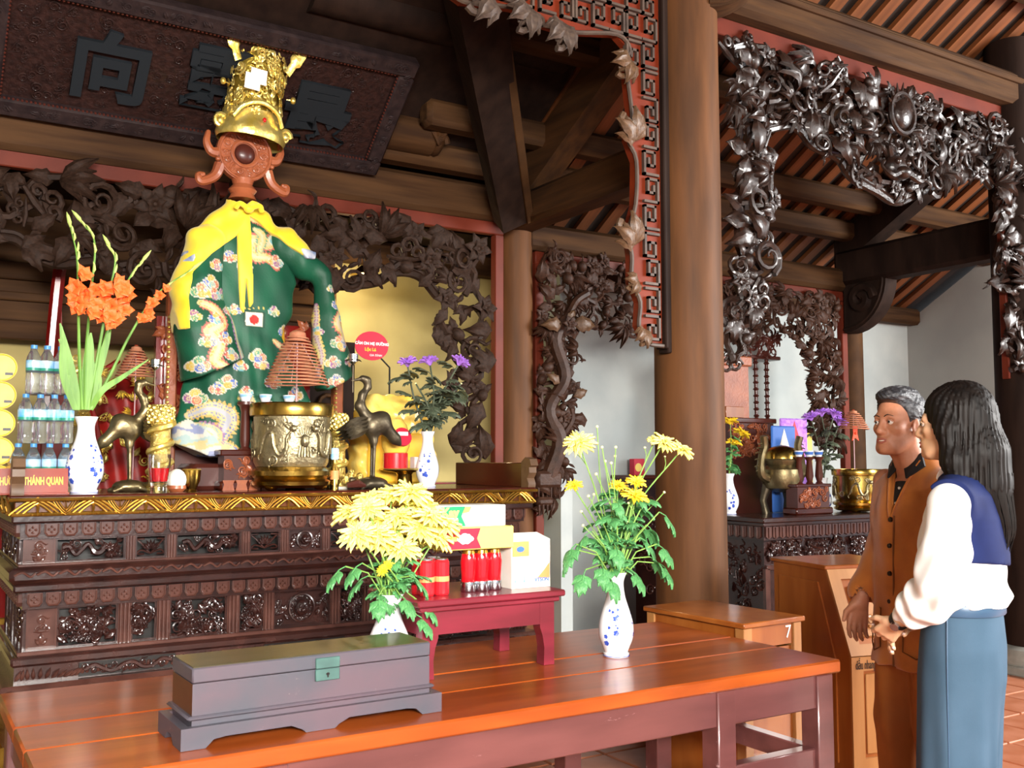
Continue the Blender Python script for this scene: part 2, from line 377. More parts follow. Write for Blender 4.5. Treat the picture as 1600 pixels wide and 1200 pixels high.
# ---------------------------------------------------------------- smooth blended solids (one continuous surface)
class Field:
    def __init__(s, lo, hi, h):
        s.lo = np.array(lo,float); s.h = h
        s.n = np.ceil((np.array(hi)-s.lo)/h).astype(int)+1
        s.f = np.full(s.n, 1.0, np.float32)
        s.ax = [s.lo[i]+h*np.arange(s.n[i]) for i in range(3)]
    def sl(s, lo, hi):
        a = np.clip(np.floor((np.array(lo)-s.lo)/s.h).astype(int), 0, s.n)
        b = np.clip(np.ceil((np.array(hi)-s.lo)/s.h).astype(int)+1, 0, s.n)
        return tuple(slice(int(a[i]), int(b[i])) for i in range(3))
    def grid(s, q):
        return np.meshgrid(*[s.ax[i][q[i]] for i in range(3)], indexing='ij', sparse=True)
    def put(s, q, d, k, op='u'):
        g = s.f[q]
        if g.size == 0: return
        if op == 'u':
            if k > 0:
                h = np.clip(0.5+0.5*(g-d)/k, 0, 1); g[...] = g*(1-h)+d*h-k*h*(1-h)
            else: np.minimum(g, d, out=g)
        elif op == 's':
            d = -d
            if k > 0:
                h = np.clip(0.5-0.5*(g-d)/k, 0, 1); g[...] = g*(1-h)+d*h+k*h*(1-h)
            else: np.maximum(g, d, out=g)
    def cap(s, a, b, ra, rb=None, k=0.02, op='u', sx=None):
        rb = ra if rb is None else rb; a = np.array(a,float); b = np.array(b,float)
        R = max(ra,rb)+k*1.2+2*s.h
        q = s.sl(np.minimum(a,b)-R, np.maximum(a,b)+R); X,Y,Z = s.grid(q)
        ba = b-a; L = max(ba@ba, 1e-9)
        t = np.clip(((X-a[0])*ba[0]+(Y-a[1])*ba[1]+(Z-a[2])*ba[2])/L, 0, 1)
        d = np.sqrt((X-a[0]-ba[0]*t)**2+(Y-a[1]-ba[1]*t)**2+(Z-a[2]-ba[2]*t)**2)-(ra+(rb-ra)*t)
        s.put(q, d.astype(np.float32), k, op); return s
    def chain(s, pts, rs, k=0.02, op='u'):
        for i in range(len(pts)-1): s.cap(pts[i], pts[i+1], rs[i], rs[i+1], k, op)
        return s
    def ell(s, c, r, k=0.02, op='u', rot=None):
        c = np.array(c,float); r = np.array(r,float); R = (max(r) if rot is not None else r)+k*1.2+2*s.h
        q = s.sl(c-R, c+R); X,Y,Z = s.grid(q); x,y,z = X-c[0],Y-c[1],Z-c[2]
        if rot is not None:
            m = np.array(Euler(rot).to_matrix()); x,y,z = (m[0,0]*x+m[1,0]*y+m[2,0]*z, m[0,1]*x+m[1,1]*y+m[2,1]*z, m[0,2]*x+m[1,2]*y+m[2,2]*z)
        k0 = np.sqrt((x/r[0])**2+(y/r[1])**2+(z/r[2])**2); k1 = np.sqrt((x/r[0]**2)**2+(y/r[1]**2)**2+(z/r[2]**2)**2)+1e-9
        s.put(q, (k0*(k0-1)/k1).astype(np.float32), k, op); return s
    def loft(s, secs, k=0.0, op='u', p=2.0):
        """secs: (z, cx, cy, rx, ry) stacked along z, superellipse sections"""
        secs = sorted(secs); a = np.array(secs); z = a[:,0]
        R = max(a[:,3].max(), a[:,4].max())+k+3*s.h
        q = s.sl((a[:,1].min()-R, a[:,2].min()-R, z[0]-k-2*s.h), (a[:,1].max()+R, a[:,2].max()+R, z[-1]+k+2*s.h)); X,Y,Z = s.grid(q)
        # smooth interpolation of sections
        def ip(i):
            zz = np.clip(Z, z[0], z[-1]); return np.interp(zz.ravel(), z, a[:,i]).reshape(Z.shape)
        cx,cy,rx,ry = ip(1),ip(2),ip(3),ip(4)
        e = (np.abs((X-cx)/rx)**p+np.abs((Y-cy)/ry)**p)**(1/p)
        d = (e-1)*np.minimum(rx,ry)
        d = np.maximum(d, np.maximum(z[0]-Z, Z-z[-1]))
        s.put(q, d.astype(np.float32), k, op); return s
    def mod(s, fn):
        X,Y,Z = np.meshgrid(*s.ax, indexing='ij', sparse=True); s.f = fn(X,Y,Z,s.f).astype(np.float32); return s
    def net(s):
        f = s.f; n = s.n-1; ins = f < 0
        c = [ins[i:i+n[0], j:j+n[1], k:k+n[2]] for i in (0,1) for j in (0,1) for k in (0,1)]
        cnt = sum(x.astype(np.int8) for x in c); act = (cnt > 0) & (cnt < 8)
        idx = np.argwhere(act); vid = np.full(n, -1, np.int32); vid[act] = np.arange(len(idx))
        I,J,K = idx.T
        cv = np.array([f[I+i, J+j, K+k] for i in (0,1) for j in (0,1) for k in (0,1)])
        off = np.array([(i,j,k) for i in (0,1) for j in (0,1) for k in (0,1)], float)
        acc = np.zeros((len(idx),3)); w = np.zeros(len(idx))
        for a in range(8):
            for b in range(a+1,8):
                if np.abs(off[a]-off[b]).sum() != 1: continue
                mk = (cv[a] < 0) != (cv[b] < 0)
                t = np.where(mk, cv[a]/(cv[a]-cv[b]+1e-12), 0)
                acc += np.where(mk[:,None], off[a]+(off[b]-off[a])*t[:,None], 0); w += mk
        v = (idx+acc/w[:,None])*s.h+s.lo
        faces = []
        for ax in range(3):
            o1,o2 = [(1,2),(2,0),(0,1)][ax]
            sl0 = [slice(None)]*3; sl1 = [slice(None)]*3; sl0[ax] = slice(0,-1); sl1[ax] = slice(1,None)
            A = ins[tuple(sl0)]; B = ins[tuple(sl1)]
            e = np.argwhere(A != B); e = e[(e[:,o1] > 0)&(e[:,o2] > 0)&(e[:,o1] < n[o1])&(e[:,o2] < n[o2])]
            d1 = np.zeros(3,int); d1[o1] = 1; d2 = np.zeros(3,int); d2[o2] = 1
            g = lambda p: vid[p[:,0],p[:,1],p[:,2]]
            q = np.stack([g(e-d1-d2), g(e-d2), g(e), g(e-d1)], 1)
            flip = B[e[:,0],e[:,1],e[:,2]]
            q[flip] = q[flip][:,::-1]; faces.append(q)
        return v, np.concatenate(faces)
    def build(s, name, m, parent=None, colfn=None, smoothit=1, label=None):
        v, F = s.net()
        for _ in range(smoothit):
            acc = np.zeros_like(v); cnt = np.zeros(len(v))
            for a,b in ((0,1),(1,2),(2,3),(3,0)):
                np.add.at(acc, F[:,a], v[F[:,b]]); np.add.at(acc, F[:,b], v[F[:,a]])
                np.add.at(cnt, F[:,a], 1); np.add.at(cnt, F[:,b], 1)
            v = 0.5*v+0.5*acc/np.maximum(cnt,1)[:,None]
        me = bpy.data.meshes.new(name); nv, nf = len(v), len(F)
        me.vertices.add(nv); me.vertices.foreach_set('co', v.ravel().astype(np.float32))
        me.loops.add(nf*4); me.loops.foreach_set('vertex_index', F.ravel().astype(np.int32))
        me.polygons.add(nf); me.polygons.foreach_set('loop_start', np.arange(0,nf*4,4,dtype=np.int32))
        me.polygons.foreach_set('loop_total', np.full(nf,4,np.int32))
        me.polygons.foreach_set('use_smooth', np.ones(nf,bool))
        me.materials.append(M[m]); me.update(calc_edges=True); me.validate()
        if colfn is not None:
            c = colfn(v); ca = me.color_attributes.new('Col','FLOAT_COLOR','POINT')
            ca.data.foreach_set('color', np.concatenate([c, np.ones((nv,1))],1).ravel().astype(np.float32))
        o = bpy.data.objects.new(name, me); COL.objects.link(o); o.parent = parent
        if label: o['label'] = label
        return o
rnd = random.Random(7)
# ================================================================ the hall
YC, YS = 3.90, 5.62          # front column row, inner screen row
def roofz(y): return 4.32-0.58*(y-3.9)
XL, XR, YB = -1.6, 8.7, 6.4
# floor: mortar bed with laid terracotta tiles where the photo shows them
fb = MB(); fb.box((XL-0.2,-3.2,-0.12),(XR+0.6,YB+0.2,-0.012))
floor = struct(fb.build('floor','grout',smooth=False), 'terracotta tiled hall floor with pale mortar joints', 'floor')
tb = MB(); tb.box((-0.146,-0.146,-0.014),(0.146,0.146,0.0), bev=0.004); tile_me = tb.mesh('tile','tile')
far = MB()
for i in range(-6,34):
    for j in range(-10,25):
        x, y = 0.05+0.305*i, 0.1+0.305*j
        if x < XL or x > XR or y > YB-0.1: continue
        if 1.75 < x < 7.3 and 1.95 < y < 6.05: inst(tile_me,'tile',floor,T((x,y,rnd.uniform(-0.0015,0.0)),(0,0,0)))
        else: far.box((x-0.146,y-0.146,-0.014),(x+0.146,y+0.146,-0.001))
fo = far.build('tile_field','tile',floor,smooth=False); fo['kind']='stuff'
# walls
w = MB(); w.box((4.15,YB,0),(XR+0.2,YB+0.2,2.85)); struct(w.build('wall_back','wall_grey',smooth=False),'blue-grey peeling plaster wall at the back of the hall','wall')
w = MB(); w.box((XL-0.2,YB-0.02,0),(4.15,YB+0.2,2.85)); struct(w.build('wall_sanctum','wall_yellow',smooth=False),'ochre plastered wall behind the main altar','wall')
w = MB(); w.prism([(3.2,0),(YB,0),(YB,2.8),(3.9,4.25),(3.2,4.7)],XR,XR+0.2,axis='x'); struct(w.build('wall_right','wall_flat',smooth=False),'flat grey gable wall at the right end','wall')
w = MB(); w.prism([(-3.2,0),(YB,0),(YB,2.8),(2.0,5.3),(-3.2,2.7)],XL-0.2,XL,axis='x'); struct(w.build('wall_left','wall_flat',smooth=False),'grey gable wall at the left end','wall')
w = MB(); w.box((4.05,YS+0.25,0),(4.15,YB,2.85)); struct(w.build('wall_partition','wall_grey',smooth=False),'short plaster partition beside the inner shrine','wall')
# roof: tile ceiling, purlins and battens
roof = MB()
roof.prism([(1.9,5.53),(YB+0.3,roofz(YB+0.3)+0.045),(YB+0.3,roofz(YB+0.3)+0.12),(1.9,5.6)],XL-0.3,XR+0.3,axis='x')
roof.prism([(1.9,5.53),(-3.4,2.5),(-3.4,2.6),(1.9,5.6)],XL-0.3,XR+0.3,axis='x')
ceiling = struct(roof.build('ceiling','rooftile',smooth=False),'sloping tiled roof with orange-brown battens','ceiling')
bt = MB(); bt.prism([(1.95,roofz(1.95)),(YB,roofz(YB)),(YB,roofz(YB)+0.04),(1.95,roofz(1.95)+0.04)],-0.047,0.047,axis='x'); bme = bt.mesh('batten','batten')
x = XL+0.1
while x < XR: inst(bme,'batten',ceiling,T((x,0,0))); x += 0.2
for y in (3.05,3.52,4.12,4.62,5.2,5.48,6.3):
    p = MB(); zz = roofz(y)-0.085; p.box((2.6 if 4.2<y<5.4 else XL,y-.075,zz-.085),(XR,y+.075,zz+.075),bev=.03); p.build('purlin','timber_x',ceiling)
# dark sheet added as roof shade, board added to block light above the fretwork, and the shrine's own ceiling
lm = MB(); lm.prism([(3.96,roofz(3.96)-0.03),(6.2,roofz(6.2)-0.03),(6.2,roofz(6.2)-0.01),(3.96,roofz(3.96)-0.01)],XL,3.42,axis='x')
struct(lm.build('roof_shade_sheet','dark_timber',smooth=False),'added dark sheet standing in for shade under the roof above the main altar','ceiling')
w = MB(); w.box((XL,3.88,3.86),(3.42,3.94,4.3)); struct(w.build('light_block_board','dark_timber',smooth=False),'added dark board blocking light above the red fretwork','wall')
w = MB(); w.box((XL,5.75,2.92),(4.05,6.22,2.97)); struct(w.build('ceiling_shrine','dark_timber',smooth=False),'dark wooden ceiling of the inner shrine','ceiling')
sw = MB(); sw.box((XL,6.2,2.14),(2.45,6.24,2.92)); swo = struct(sw.build('wall_shrine_boards','timber_x',smooth=False),'brown boarded upper wall at the back of the inner shrine','wall')
for z0,z1 in ((2.08,2.19),(2.30,2.35),(2.42,2.52)): r_=MB(); r_.box((XL,6.16,z0),(2.45,6.2,z1),bev=0.008); r_.build('rail','timber_x',swo)
# ---------------------------------------------------------------- columns and posts
def column(name,label,x,y,r,h,m='column_wood'):
    t = thing(name,label,'column',(x,y,0))
    b = MB(); b.box((-r*1.5,-r*1.5,0.0),(r*1.5,r*1.5,0.06),bev=0.01); b.lathe([(r*1.35,0.06),(r*1.42,0.10),(r*1.3,0.16),(r*1.1,0.18)],32); b.build('base','stone',t)
    c = MB(); c.lathe([(r*1.02,0.18),(r*1.0,1.2),(r*0.98,2.4),(r*0.95,h)],40); c.build('shaft',m,t)
    return t
C1 = P(1079,760,Y=YC); C2 = P(1606,760,Y=YC)
PA = P(805,500,Y=YS); PB = P(1329,560,Y=YS)
column('column','thick brown round wooden column between the two altars',C1.x,YC,0.182,4.3)
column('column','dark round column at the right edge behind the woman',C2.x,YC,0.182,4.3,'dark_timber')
column('column','round column at the far left of the front row',C1.x-3.7,YC,0.182,4.3)
column('shrine_post','brown post to the right of the main shrine arch',PA.x,YS,0.12,3.3)
column('shrine_post','brown post right of the side altar arch',PB.x,YS,0.105,3.4,'timber')
column('shrine_post','brown post left of the main shrine arch',-1.0,YS,0.12,3.3)
# ---------------------------------------------------------------- beams
def beam(name,label,lo,hi,m='timber_x',bev=0.03,extra=None):
    t = thing(name,label,'beam',((lo[0]+hi[0])/2,(lo[1]+hi[1])/2,lo[2]))
    o = Vector(t.location); b = MB(); b.box(tuple(Vector(lo)-o),tuple(Vector(hi)-o),bev=bev); b.build('timber',m,t)
    return t
zb0 = P(380,294,Y=YS).z; 
t1 = beam('tie_beam','long brown tie beam above the main shrine arch',(-1.0,YS-0.1,zb0),(PA.x-0.02,YS+0.1,zb0+0.24))
zb1 = P(920,402,Y=YS).z
t2 = beam('tie_beam','brown tie beam above the side altar arch',(PA.x+0.05,YS-0.1,zb1-0.02),(PB.x,YS+0.1,zb1+0.17))
zf = P(1450,132,Y=YC).z
t3 = beam('tie_beam','pale brown beam over the richly carved front arch',(C1.x,YC-0.12,zf),(C2.x+0.3,YC+0.12,zf+0.22))
lg = MB(); lg.box((C1.x-t3.location.x,-0.15,0.13),(C2.x+0.3-t3.location.x,0.15,0.17),bev=0.012); lg.build('ledge','timber_x',t3)
t4 = beam('tie_beam','beam over the red fretwork arch, high in the front row',(C1.x-3.7,YC-0.12,zf+0.05),(C1.x,YC+0.12,zf+0.27))
XB = 6.78
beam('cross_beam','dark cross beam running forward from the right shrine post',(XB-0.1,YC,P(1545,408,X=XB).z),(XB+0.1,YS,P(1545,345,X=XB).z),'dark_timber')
beam('cross_beam','brown cross beam from the shrine post to the thick column',(C1.x-0.1,YC+0.1,P(900,330,X=C1.x).z),(C1.x+0.1,YS-0.05,P(900,275,X=C1.x).z),'timber_y')
def slopebeam(label,x,y0,z0,y1,z1,wd,ht,m):
    t = thing('roof_beam',label,'beam',(x,y0,z0)); b = MB()
    b.prism([(0,-ht),(y1-y0,z1-z0-ht),(y1-y0,z1-z0),(0,0)],-wd/2,wd/2,axis='x'); b.build('timber',m,t); return t
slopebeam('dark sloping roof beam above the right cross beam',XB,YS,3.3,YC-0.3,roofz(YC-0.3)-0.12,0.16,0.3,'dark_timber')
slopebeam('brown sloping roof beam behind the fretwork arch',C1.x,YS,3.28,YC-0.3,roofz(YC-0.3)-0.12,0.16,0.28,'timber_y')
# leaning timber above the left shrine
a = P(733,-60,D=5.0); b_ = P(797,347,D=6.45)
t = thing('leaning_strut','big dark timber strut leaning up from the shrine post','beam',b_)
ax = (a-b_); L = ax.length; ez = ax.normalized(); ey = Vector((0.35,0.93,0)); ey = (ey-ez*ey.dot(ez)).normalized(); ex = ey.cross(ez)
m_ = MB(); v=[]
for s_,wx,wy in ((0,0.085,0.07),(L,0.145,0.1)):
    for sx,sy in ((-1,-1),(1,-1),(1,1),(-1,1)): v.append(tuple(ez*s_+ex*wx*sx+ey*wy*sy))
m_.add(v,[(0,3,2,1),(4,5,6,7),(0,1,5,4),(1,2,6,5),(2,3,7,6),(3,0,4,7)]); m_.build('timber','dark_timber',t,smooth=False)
e_ = MB(); e_.box((-0.028,-0.028,0),(0.028,0.028,L),bev=0.006)
e_.build('edge_rib','timber',t).matrix_local = frame_mtx(tuple(ex*0.11+ey*-0.06),tuple(ex),tuple(ey),tuple(ez))
# round log ends and carved block seen in the dark roof
for (px,py,d,r,lab) in ((835,185,6.6,0.13,'round dark log end lying beside the leaning strut'),(880,85,6.0,0.12,'round dark log end high behind the fretwork arch')):
    p = P(px,py,D=d); t = thing('log_beam',lab,'beam',(p.x,p.y,p.z)); m_ = MB(); m_.cyl((-1.6,0,0),(0.0,0,0),r,r,18); m_.build('log','dark_timber',t)
p = P(670,215,Y=YS-0.22); t = thing('log_beam','tan log end carved with a curled cloud, right of the sign board','beam',(p.x,p.y,p.z))
m_ = MB(); m_.cyl((-1.9,0,0),(0.0,0,0),0.12,0.12,20); m_.build('log','timber_x',t)
m_ = MB()
for k in range(7):
    a_ = k*0.9; m_.tube([(0.02+0.05*math.cos(a_+q*0.5)*(1-q*0.08),-0.11-0.02*math.sin(q*.3),0.06*math.sin(a_+q*0.5)*(1-q*0.08)+0.02*k-0.06) for q in range(9)],[0.022*(1-q*0.07) for q in range(9)],6)
m_.ball((0.03,-0.02,0.0),(0.05,0.12,0.12),12); m_.build('carved_scroll','timber_y',t)
# ---------------------------------------------------------------- carved work kit
def leaf_geo(n=6, w=0.3, curl=0.2, ser=0.12, z0=0.0):
    v=[]; f=[]
    for i in range(n+1):
        t_=i/n; ww=w*math.sin(PI*min(1,t_**0.75))*(1-ser*(i%2)*2)+0.012; z=curl*math.sin(PI*t_*0.9)-curl*0.5*t_*t_
        v += [(t_,-ww,z-0.05),(t_+0.02,-ww*0.5,z+0.035),(t_,0,z-0.01),(t_+0.02,ww*0.5,z+0.035),(t_,ww,z-0.05),(t_,0,z-0.12)]
    for i in range(n):
        a_=i*6; b_=a_+6
        for k in range(4): f.append((a_+k,b_+k,b_+k+1,a_+k+1))
        f += [(a_+4,b_+4,b_+5,a_+5),(a_+5,b_+5,b_,a_)]
    return np.array(v), [q[::-1] for q in f]
LEAF = leaf_geo(); PETAL = leaf_geo(3,0.34,0.3,0.0); SPEAR = leaf_geo(4,0.16,0.35,0.0)
def tpl(fn): m_=MB(); fn(m_); return m_
def t_flower(m_):
    for k in range(6): m_.add(*PETAL,T=T((0,0,0.05),(0,-0.35,k*PI/3),0.5))
    for k in range(5): m_.add(*PETAL,T=T((0,0,0.12),(0,-0.7,k*PI*2/5+0.3),0.3))
    m_.ball((0,0,0.16),(0.11,0.11,0.09),8)
def t_leaf(m_): m_.add(*LEAF,T=T((-0.5,0,0.05)))
def t_leaf3(m_):
    for a_,s_ in ((-0.75,0.62),(0,0.85),(0.75,0.62)): m_.add(*LEAF,T=T((-0.3,0,0.05),(0,0,a_),s_))
def t_scroll(m_):
    pts=[]; rr=[]
    for k in range(20):
        a_=k*0.55; r_=0.46*(1-k/24); pts.append((r_*math.cos(a_),r_*math.sin(a_),0.05+0.012*k)); rr.append(0.10*(1-k/28))
    m_.tube(pts,rr,6); m_.add(*SPEAR,T=T((0.42,0,0.03),(0,0,-1.6),0.5)); m_.add(*SPEAR,T=T((0.3,-0.35,0.03),(0,0,-0.6),0.4))
def t_bud(m_):
    m_.ball((0,0,0.16),(0.26,0.22,0.2),10); m_.add(*SPEAR,T=T((0.2,0,0.15),(0,0,0),0.35)); m_.add(*LEAF,T=T((-0.1,0,0.04),(0,0,2.5),0.55)); m_.add(*LEAF,T=T((-0.1,0,0.04),(0,0,-2.5),0.55))
def t_tuft(m_):
    for k in range(6): m_.add(*SPEAR,T=T((-0.35,0,0.02*k),(0,-0.2,(k-2.5)*0.28),0.75+0.15*(k%2)))
def t_cloud(m_):
    for cx,cy,s_ in ((-0.25,-0.05,0.22),(0.05,0.12,0.26),(0.3,-0.05,0.2)):
        m_.tube([(cx+s_*(1-k/12)*math.cos(k*0.7),cy+s_*(1-k/12)*math.sin(k*0.7),0.06+0.012*k) for k in range(11)],[0.075*(1-k/18) for k in range(11)],6)
    m_.tube([(-0.5,-0.2,0.05),(-0.1,-0.25,0.08),(0.5,-0.22,0.05)],[0.05,0.09,0.03],6)
TPL = {'flower':tpl(t_flower),'leaf':tpl(t_leaf),'leaf_spray':tpl(t_leaf3),'scroll':tpl(t_scroll),'bud':tpl(t_bud),'feather_tuft':tpl(t_tuft),'cloud_curl':tpl(t_cloud)}
TGEO = {k:(np.concatenate(m_.v), m_.f) for k,m_ in TPL.items()}
def inpoly(x,y,poly):
    c=False; n=len(poly)
    for i in range(n):
        x0,y0=poly[i]; x1,y1=poly[i-1]
        if (y0>y)!=(y1>y) and x<(x1-x0)*(y-y0)/(y1-y0)+x0: c=not c
    return c
def sample(poly,spacing,rg,tries=6000,maxn=400,skip=None):
    xs=[p[0] for p in poly]; ys=[p[1] for p in poly]; pts=[]
    for _ in range(tries):
        x=rg.uniform(min(xs),max(xs)); y=rg.uniform(min(ys),max(ys))
        if not inpoly(x,y,poly): continue
        if skip and skip(x,y): continue
        if all((x-a_)**2+(y-b_)**2>spacing*spacing for a_,b_ in pts):
            pts.append((x,y))
            if len(pts)>=maxn: break
    return pts
FN = Matrix(((1,0,0,0),(0,0,-1,0),(0,1,0,0),(0,0,0,1)))     # template z -> -Y (towards the viewer), template xy -> XZ
def vines(pts,rg,r,depth,nmax=3,maxd=0.3):
    m_=MB()
    for i,(x,y) in enumerate(pts):
        near=sorted(pts,key=lambda q:(q[0]-x)**2+(q[1]-y)**2)[1:1+nmax]
        for q in near:
            if (q[0],q[1])<(x,y): continue
            d=math.hypot(q[0]-x,q[1]-y)
            if d>maxd: continue
            mx,my=(x+q[0])/2+rg.uniform(-.3,.3)*d,(y+q[1])/2+rg.uniform(-.3,.3)*d
            m_.tube([(x,-depth*rg.uniform(0,.6),y),(mx,-depth*rg.uniform(0,1),my),(q[0],-depth*rg.uniform(0,.6),q[1])],[r,r*0.8,r],5)
    return m_
def carved_panel(name,label,origin,poly,m,spacing,size,seed,kinds,group=None,edge=None,maxn=300,thick=0.05,skip=None,frame_m=None,backing=False):
    """pierced panel in the XZ plane at origin.y; every carved piece is its own part"""
    rg=random.Random(seed); t=thing(name,label,'carving',origin,0,group)
    pp=[(x-origin[0],z-origin[2]) for x,z in poly]
    pts=sample(pp,spacing,rg,maxn=maxn,skip=skip)
    vm=vines(pts,rg,size*0.13,thick); vm.build('vine_lattice',m,t)
    mes={}
    for k in set(kinds): mes[k]=TPL[k].mesh(k,m,smooth=50)
    for (x,z) in pts:
        k=rg.choice(kinds); s_=size*rg.uniform(0.75,1.3)
        inst(mes[k],k,t,Matrix.Translation((x,-rg.uniform(0.0,thick),z))@FN@Euler((rg.uniform(-.35,.35),rg.uniform(-.35,.35),rg.uniform(0,6.28))).to_matrix().to_4x4()@Matrix.Scale(s_,4))
    if edge:
        ep=[(P(a_,b_,Y=origin[1]).x-origin[0],P(a_,b_,Y=origin[1]).z-origin[2]) for a_,b_ in edge]
        ep=spline([(x,0,z) for x,z in ep],5)
        e=MB(); e.tube([tuple(p) for p in ep],[size*0.16]*len(ep),8); e.tube([(p[0],p[1]-size*0.12,p[2]+size*0.12) for p in ep],[size*0.08]*len(ep),6); e.build('scalloped_edge',m,t)
    return t,pts
def pxpoly(pts,Y): return [(P(a_,b_,Y=Y).x,P(a_,b_,Y=Y).z) for a_,b_ in pts]
# ---------------------------------------------------------------- red frames of the inner screens
def redframe(label,x0,x1,ztop,zbot,y,wd):
    t=thing('shrine_surround',label,'frame',((x0+x1)/2,y,zbot)); c=(x0+x1)/2; m_=MB(); m_.box((x0-c,-0.03,ztop-wd-zbot),(x1-c,0.03,ztop-zbot),bev=0.006); m_.build('rail','redpaint',t)
    for s_ in (x0-c,x1-c-wd*0.8): m_=MB(); m_.box((s_,-0.03,0),(s_+wd*0.8,0.03,ztop-wd-zbot),bev=0.006); m_.build('stile','redpaint',t)
    return t
XMr = PA.x-0.125
redframe('red painted frame around the main shrine opening',-0.87,XMr,zb0+0.005,0.0,YS-0.03,0.085)
redframe('red painted frame around the side altar opening',PA.x+0.125,PB.x-0.1,zb1-0.02,0.0,YS-0.03,0.085)
# main shrine arch
YM=YS-0.09
inner=[(752,720),(735,712),(718,690),(698,640),(690,600),(678,565),(690,530),(676,505),(688,480),(682,462),(655,432),(620,425),(590,440),(545,446),(505,445),(450,440),(380,430),(250,425),(190,430),(150,408),(90,412),(50,395),(20,372),(-60,370)]
poly=pxpoly([(-60,262),(0,268),(400,322),(748,372)]+inner,YM)
xl=poly[0][0]; poly += [(-0.45,P(-60,370,Y=YM).z-0.1),(-0.5,1.4),(-0.82,1.3),(-0.82,poly[0][1])]
carved_panel('carved_arch','dark pierced carving of leaves, flowers and clouds arching over the main shrine',(1.4,YM,zb0),poly,'carve',0.098,0.19,3,
    ['leaf_spray','leaf_spray','leaf','leaf','flower','scroll','bud','cloud_curl','leaf','feather_tuft','leaf'],edge=inner[9:],maxn=290)
# side altar arch (left leg, top behind the column, right leg)
inner2=[(838,800),(852,792),(872,760),(886,735),(880,700),(905,650),(893,600),(897,560),(890,530),(905,505),(930,508),(955,522),(985,525),(1010,522),(1080,528),(1150,540),(1180,528),(1205,515),(1225,518),(1245,545),(1256,590),(1262,640),(1250,690),(1300,700)]
poly2=pxpoly([(843,392),(1000,420),(1300,466),(1304,700)]+inner2[::-1],YM)
carved_panel('carved_arch','dark brown pierced carving of a tree and phoenix over the side altar',(5.2,YM,zb1),poly2,'carve_brown',0.07,0.14,9,
    ['leaf','leaf','feather_tuft','feather_tuft','flower','scroll','leaf_spray','bud'],maxn=280)
# hanging comb-like rootwork bracket below the left leg of the side arch
p=P(852,750,Y=YM-0.06); t=thing('carved_corbel','carved wooden rock corbel with hanging teeth beside the main altar','carving',p)
m_=MB(); m_.box((-0.09,-0.05,-0.05),(0.11,0.05,0.06),bev=0.02); m_.box((-0.08,-0.04,-0.17),(0.05,0.04,-0.11),bev=0.02); m_.build('block','carve_brown',t)
for k in range(6): m_=MB(); m_.cyl((-0.07+0.033*k,-0.02,-0.04),(-0.065+0.033*k,-0.02,-0.11-0.02*(k%2)),0.013,0.004,6); m_.build('tooth','carve_brown',t)
for k in range(4): m_=MB(); m_.cyl((-0.065+0.032*k,-0.02,-0.16),(-0.06+0.032*k,-0.02,-0.23-0.02*(k%2)),0.012,0.003,6); m_.build('tooth','carve_brown',t)
# bold tree trunk and big leaves on that leg
t=thing('carved_tree','gnarled carved tree trunk with broad pale leaves on the side arch','carving',P(870,640,Y=YM-0.06))
o_=Vector(t.location)
def L_(a_,b_,dy=0): q=P(a_,b_,Y=YM-0.06)-o_; return (q.x,q.y+dy,q.z)
m_=MB(); m_.tube(spline([L_(858,745),L_(872,690,-.02),L_(858,640),L_(880,590,-.02),L_(868,530),L_(886,490,-.02),L_(900,470),L_(918,458)],5),[0.055]*8+[0.045]*16+[0.03]*12,8)
m_.tube(spline([L_(872,690),L_(890,660,-.02),L_(893,640)],5),0.022,6); m_.build('trunk','carve_brown',t)
for a_,b_,rz,s_ in ((872,508,PI+0.1,0.17),(888,506,-0.05,0.19),(880,502,0.9,0.1),(868,600,2.6,0.12),(890,620,0.4,0.12),(885,700,0.2,0.12)):
    m_=MB(); m_.add(*LEAF); inst(m_.mesh('leaf','carve_tan',50),'leaf',t,Matrix.Translation(L_(a_,b_,-.05))@FN@T((0,0,0),(0,0,rz),s_))
m_=MB(); t_flower(m_); inst(m_.mesh('flower','carve_brown',50),'flower',t,Matrix.Translation(L_(880,508,-.06))@FN@Matrix.Scale(0.13,4))
# ---------------------------------------------------------------- front arches
YF=YC-0.02
inn=[(1195,203),(1201,270),(1196,330),(1192,380),(1176,430),(1166,500),(1160,560),(1136,580)]
inn_t=[(1195,203),(1230,196),(1250,204),(1270,228),(1308,246),(1330,277),(1370,300),(1400,316),(1440,300),(1480,282),(1530,275),(1548,292)]
inn_r=[(1548,292),(1552,330),(1545,400),(1549,435),(1566,480),(1562,545),(1578,592),(1602,600)]
polyF=pxpoly([(1136,66),(1602,212)]+inn_r[::-1]+inn_t[::-1]+inn[1:],YF)
carved_panel('carved_arch','glossy deep carving of leaves, buds and a dragon medallion between the two big columns',(5.1,YF,zf),polyF,'carve_front',0.078,0.165,21,
    ['leaf','leaf','leaf_spray','flower','scroll','bud','cloud_curl','feather_tuft','leaf'],edge=inn_t,maxn=290,thick=0.09)
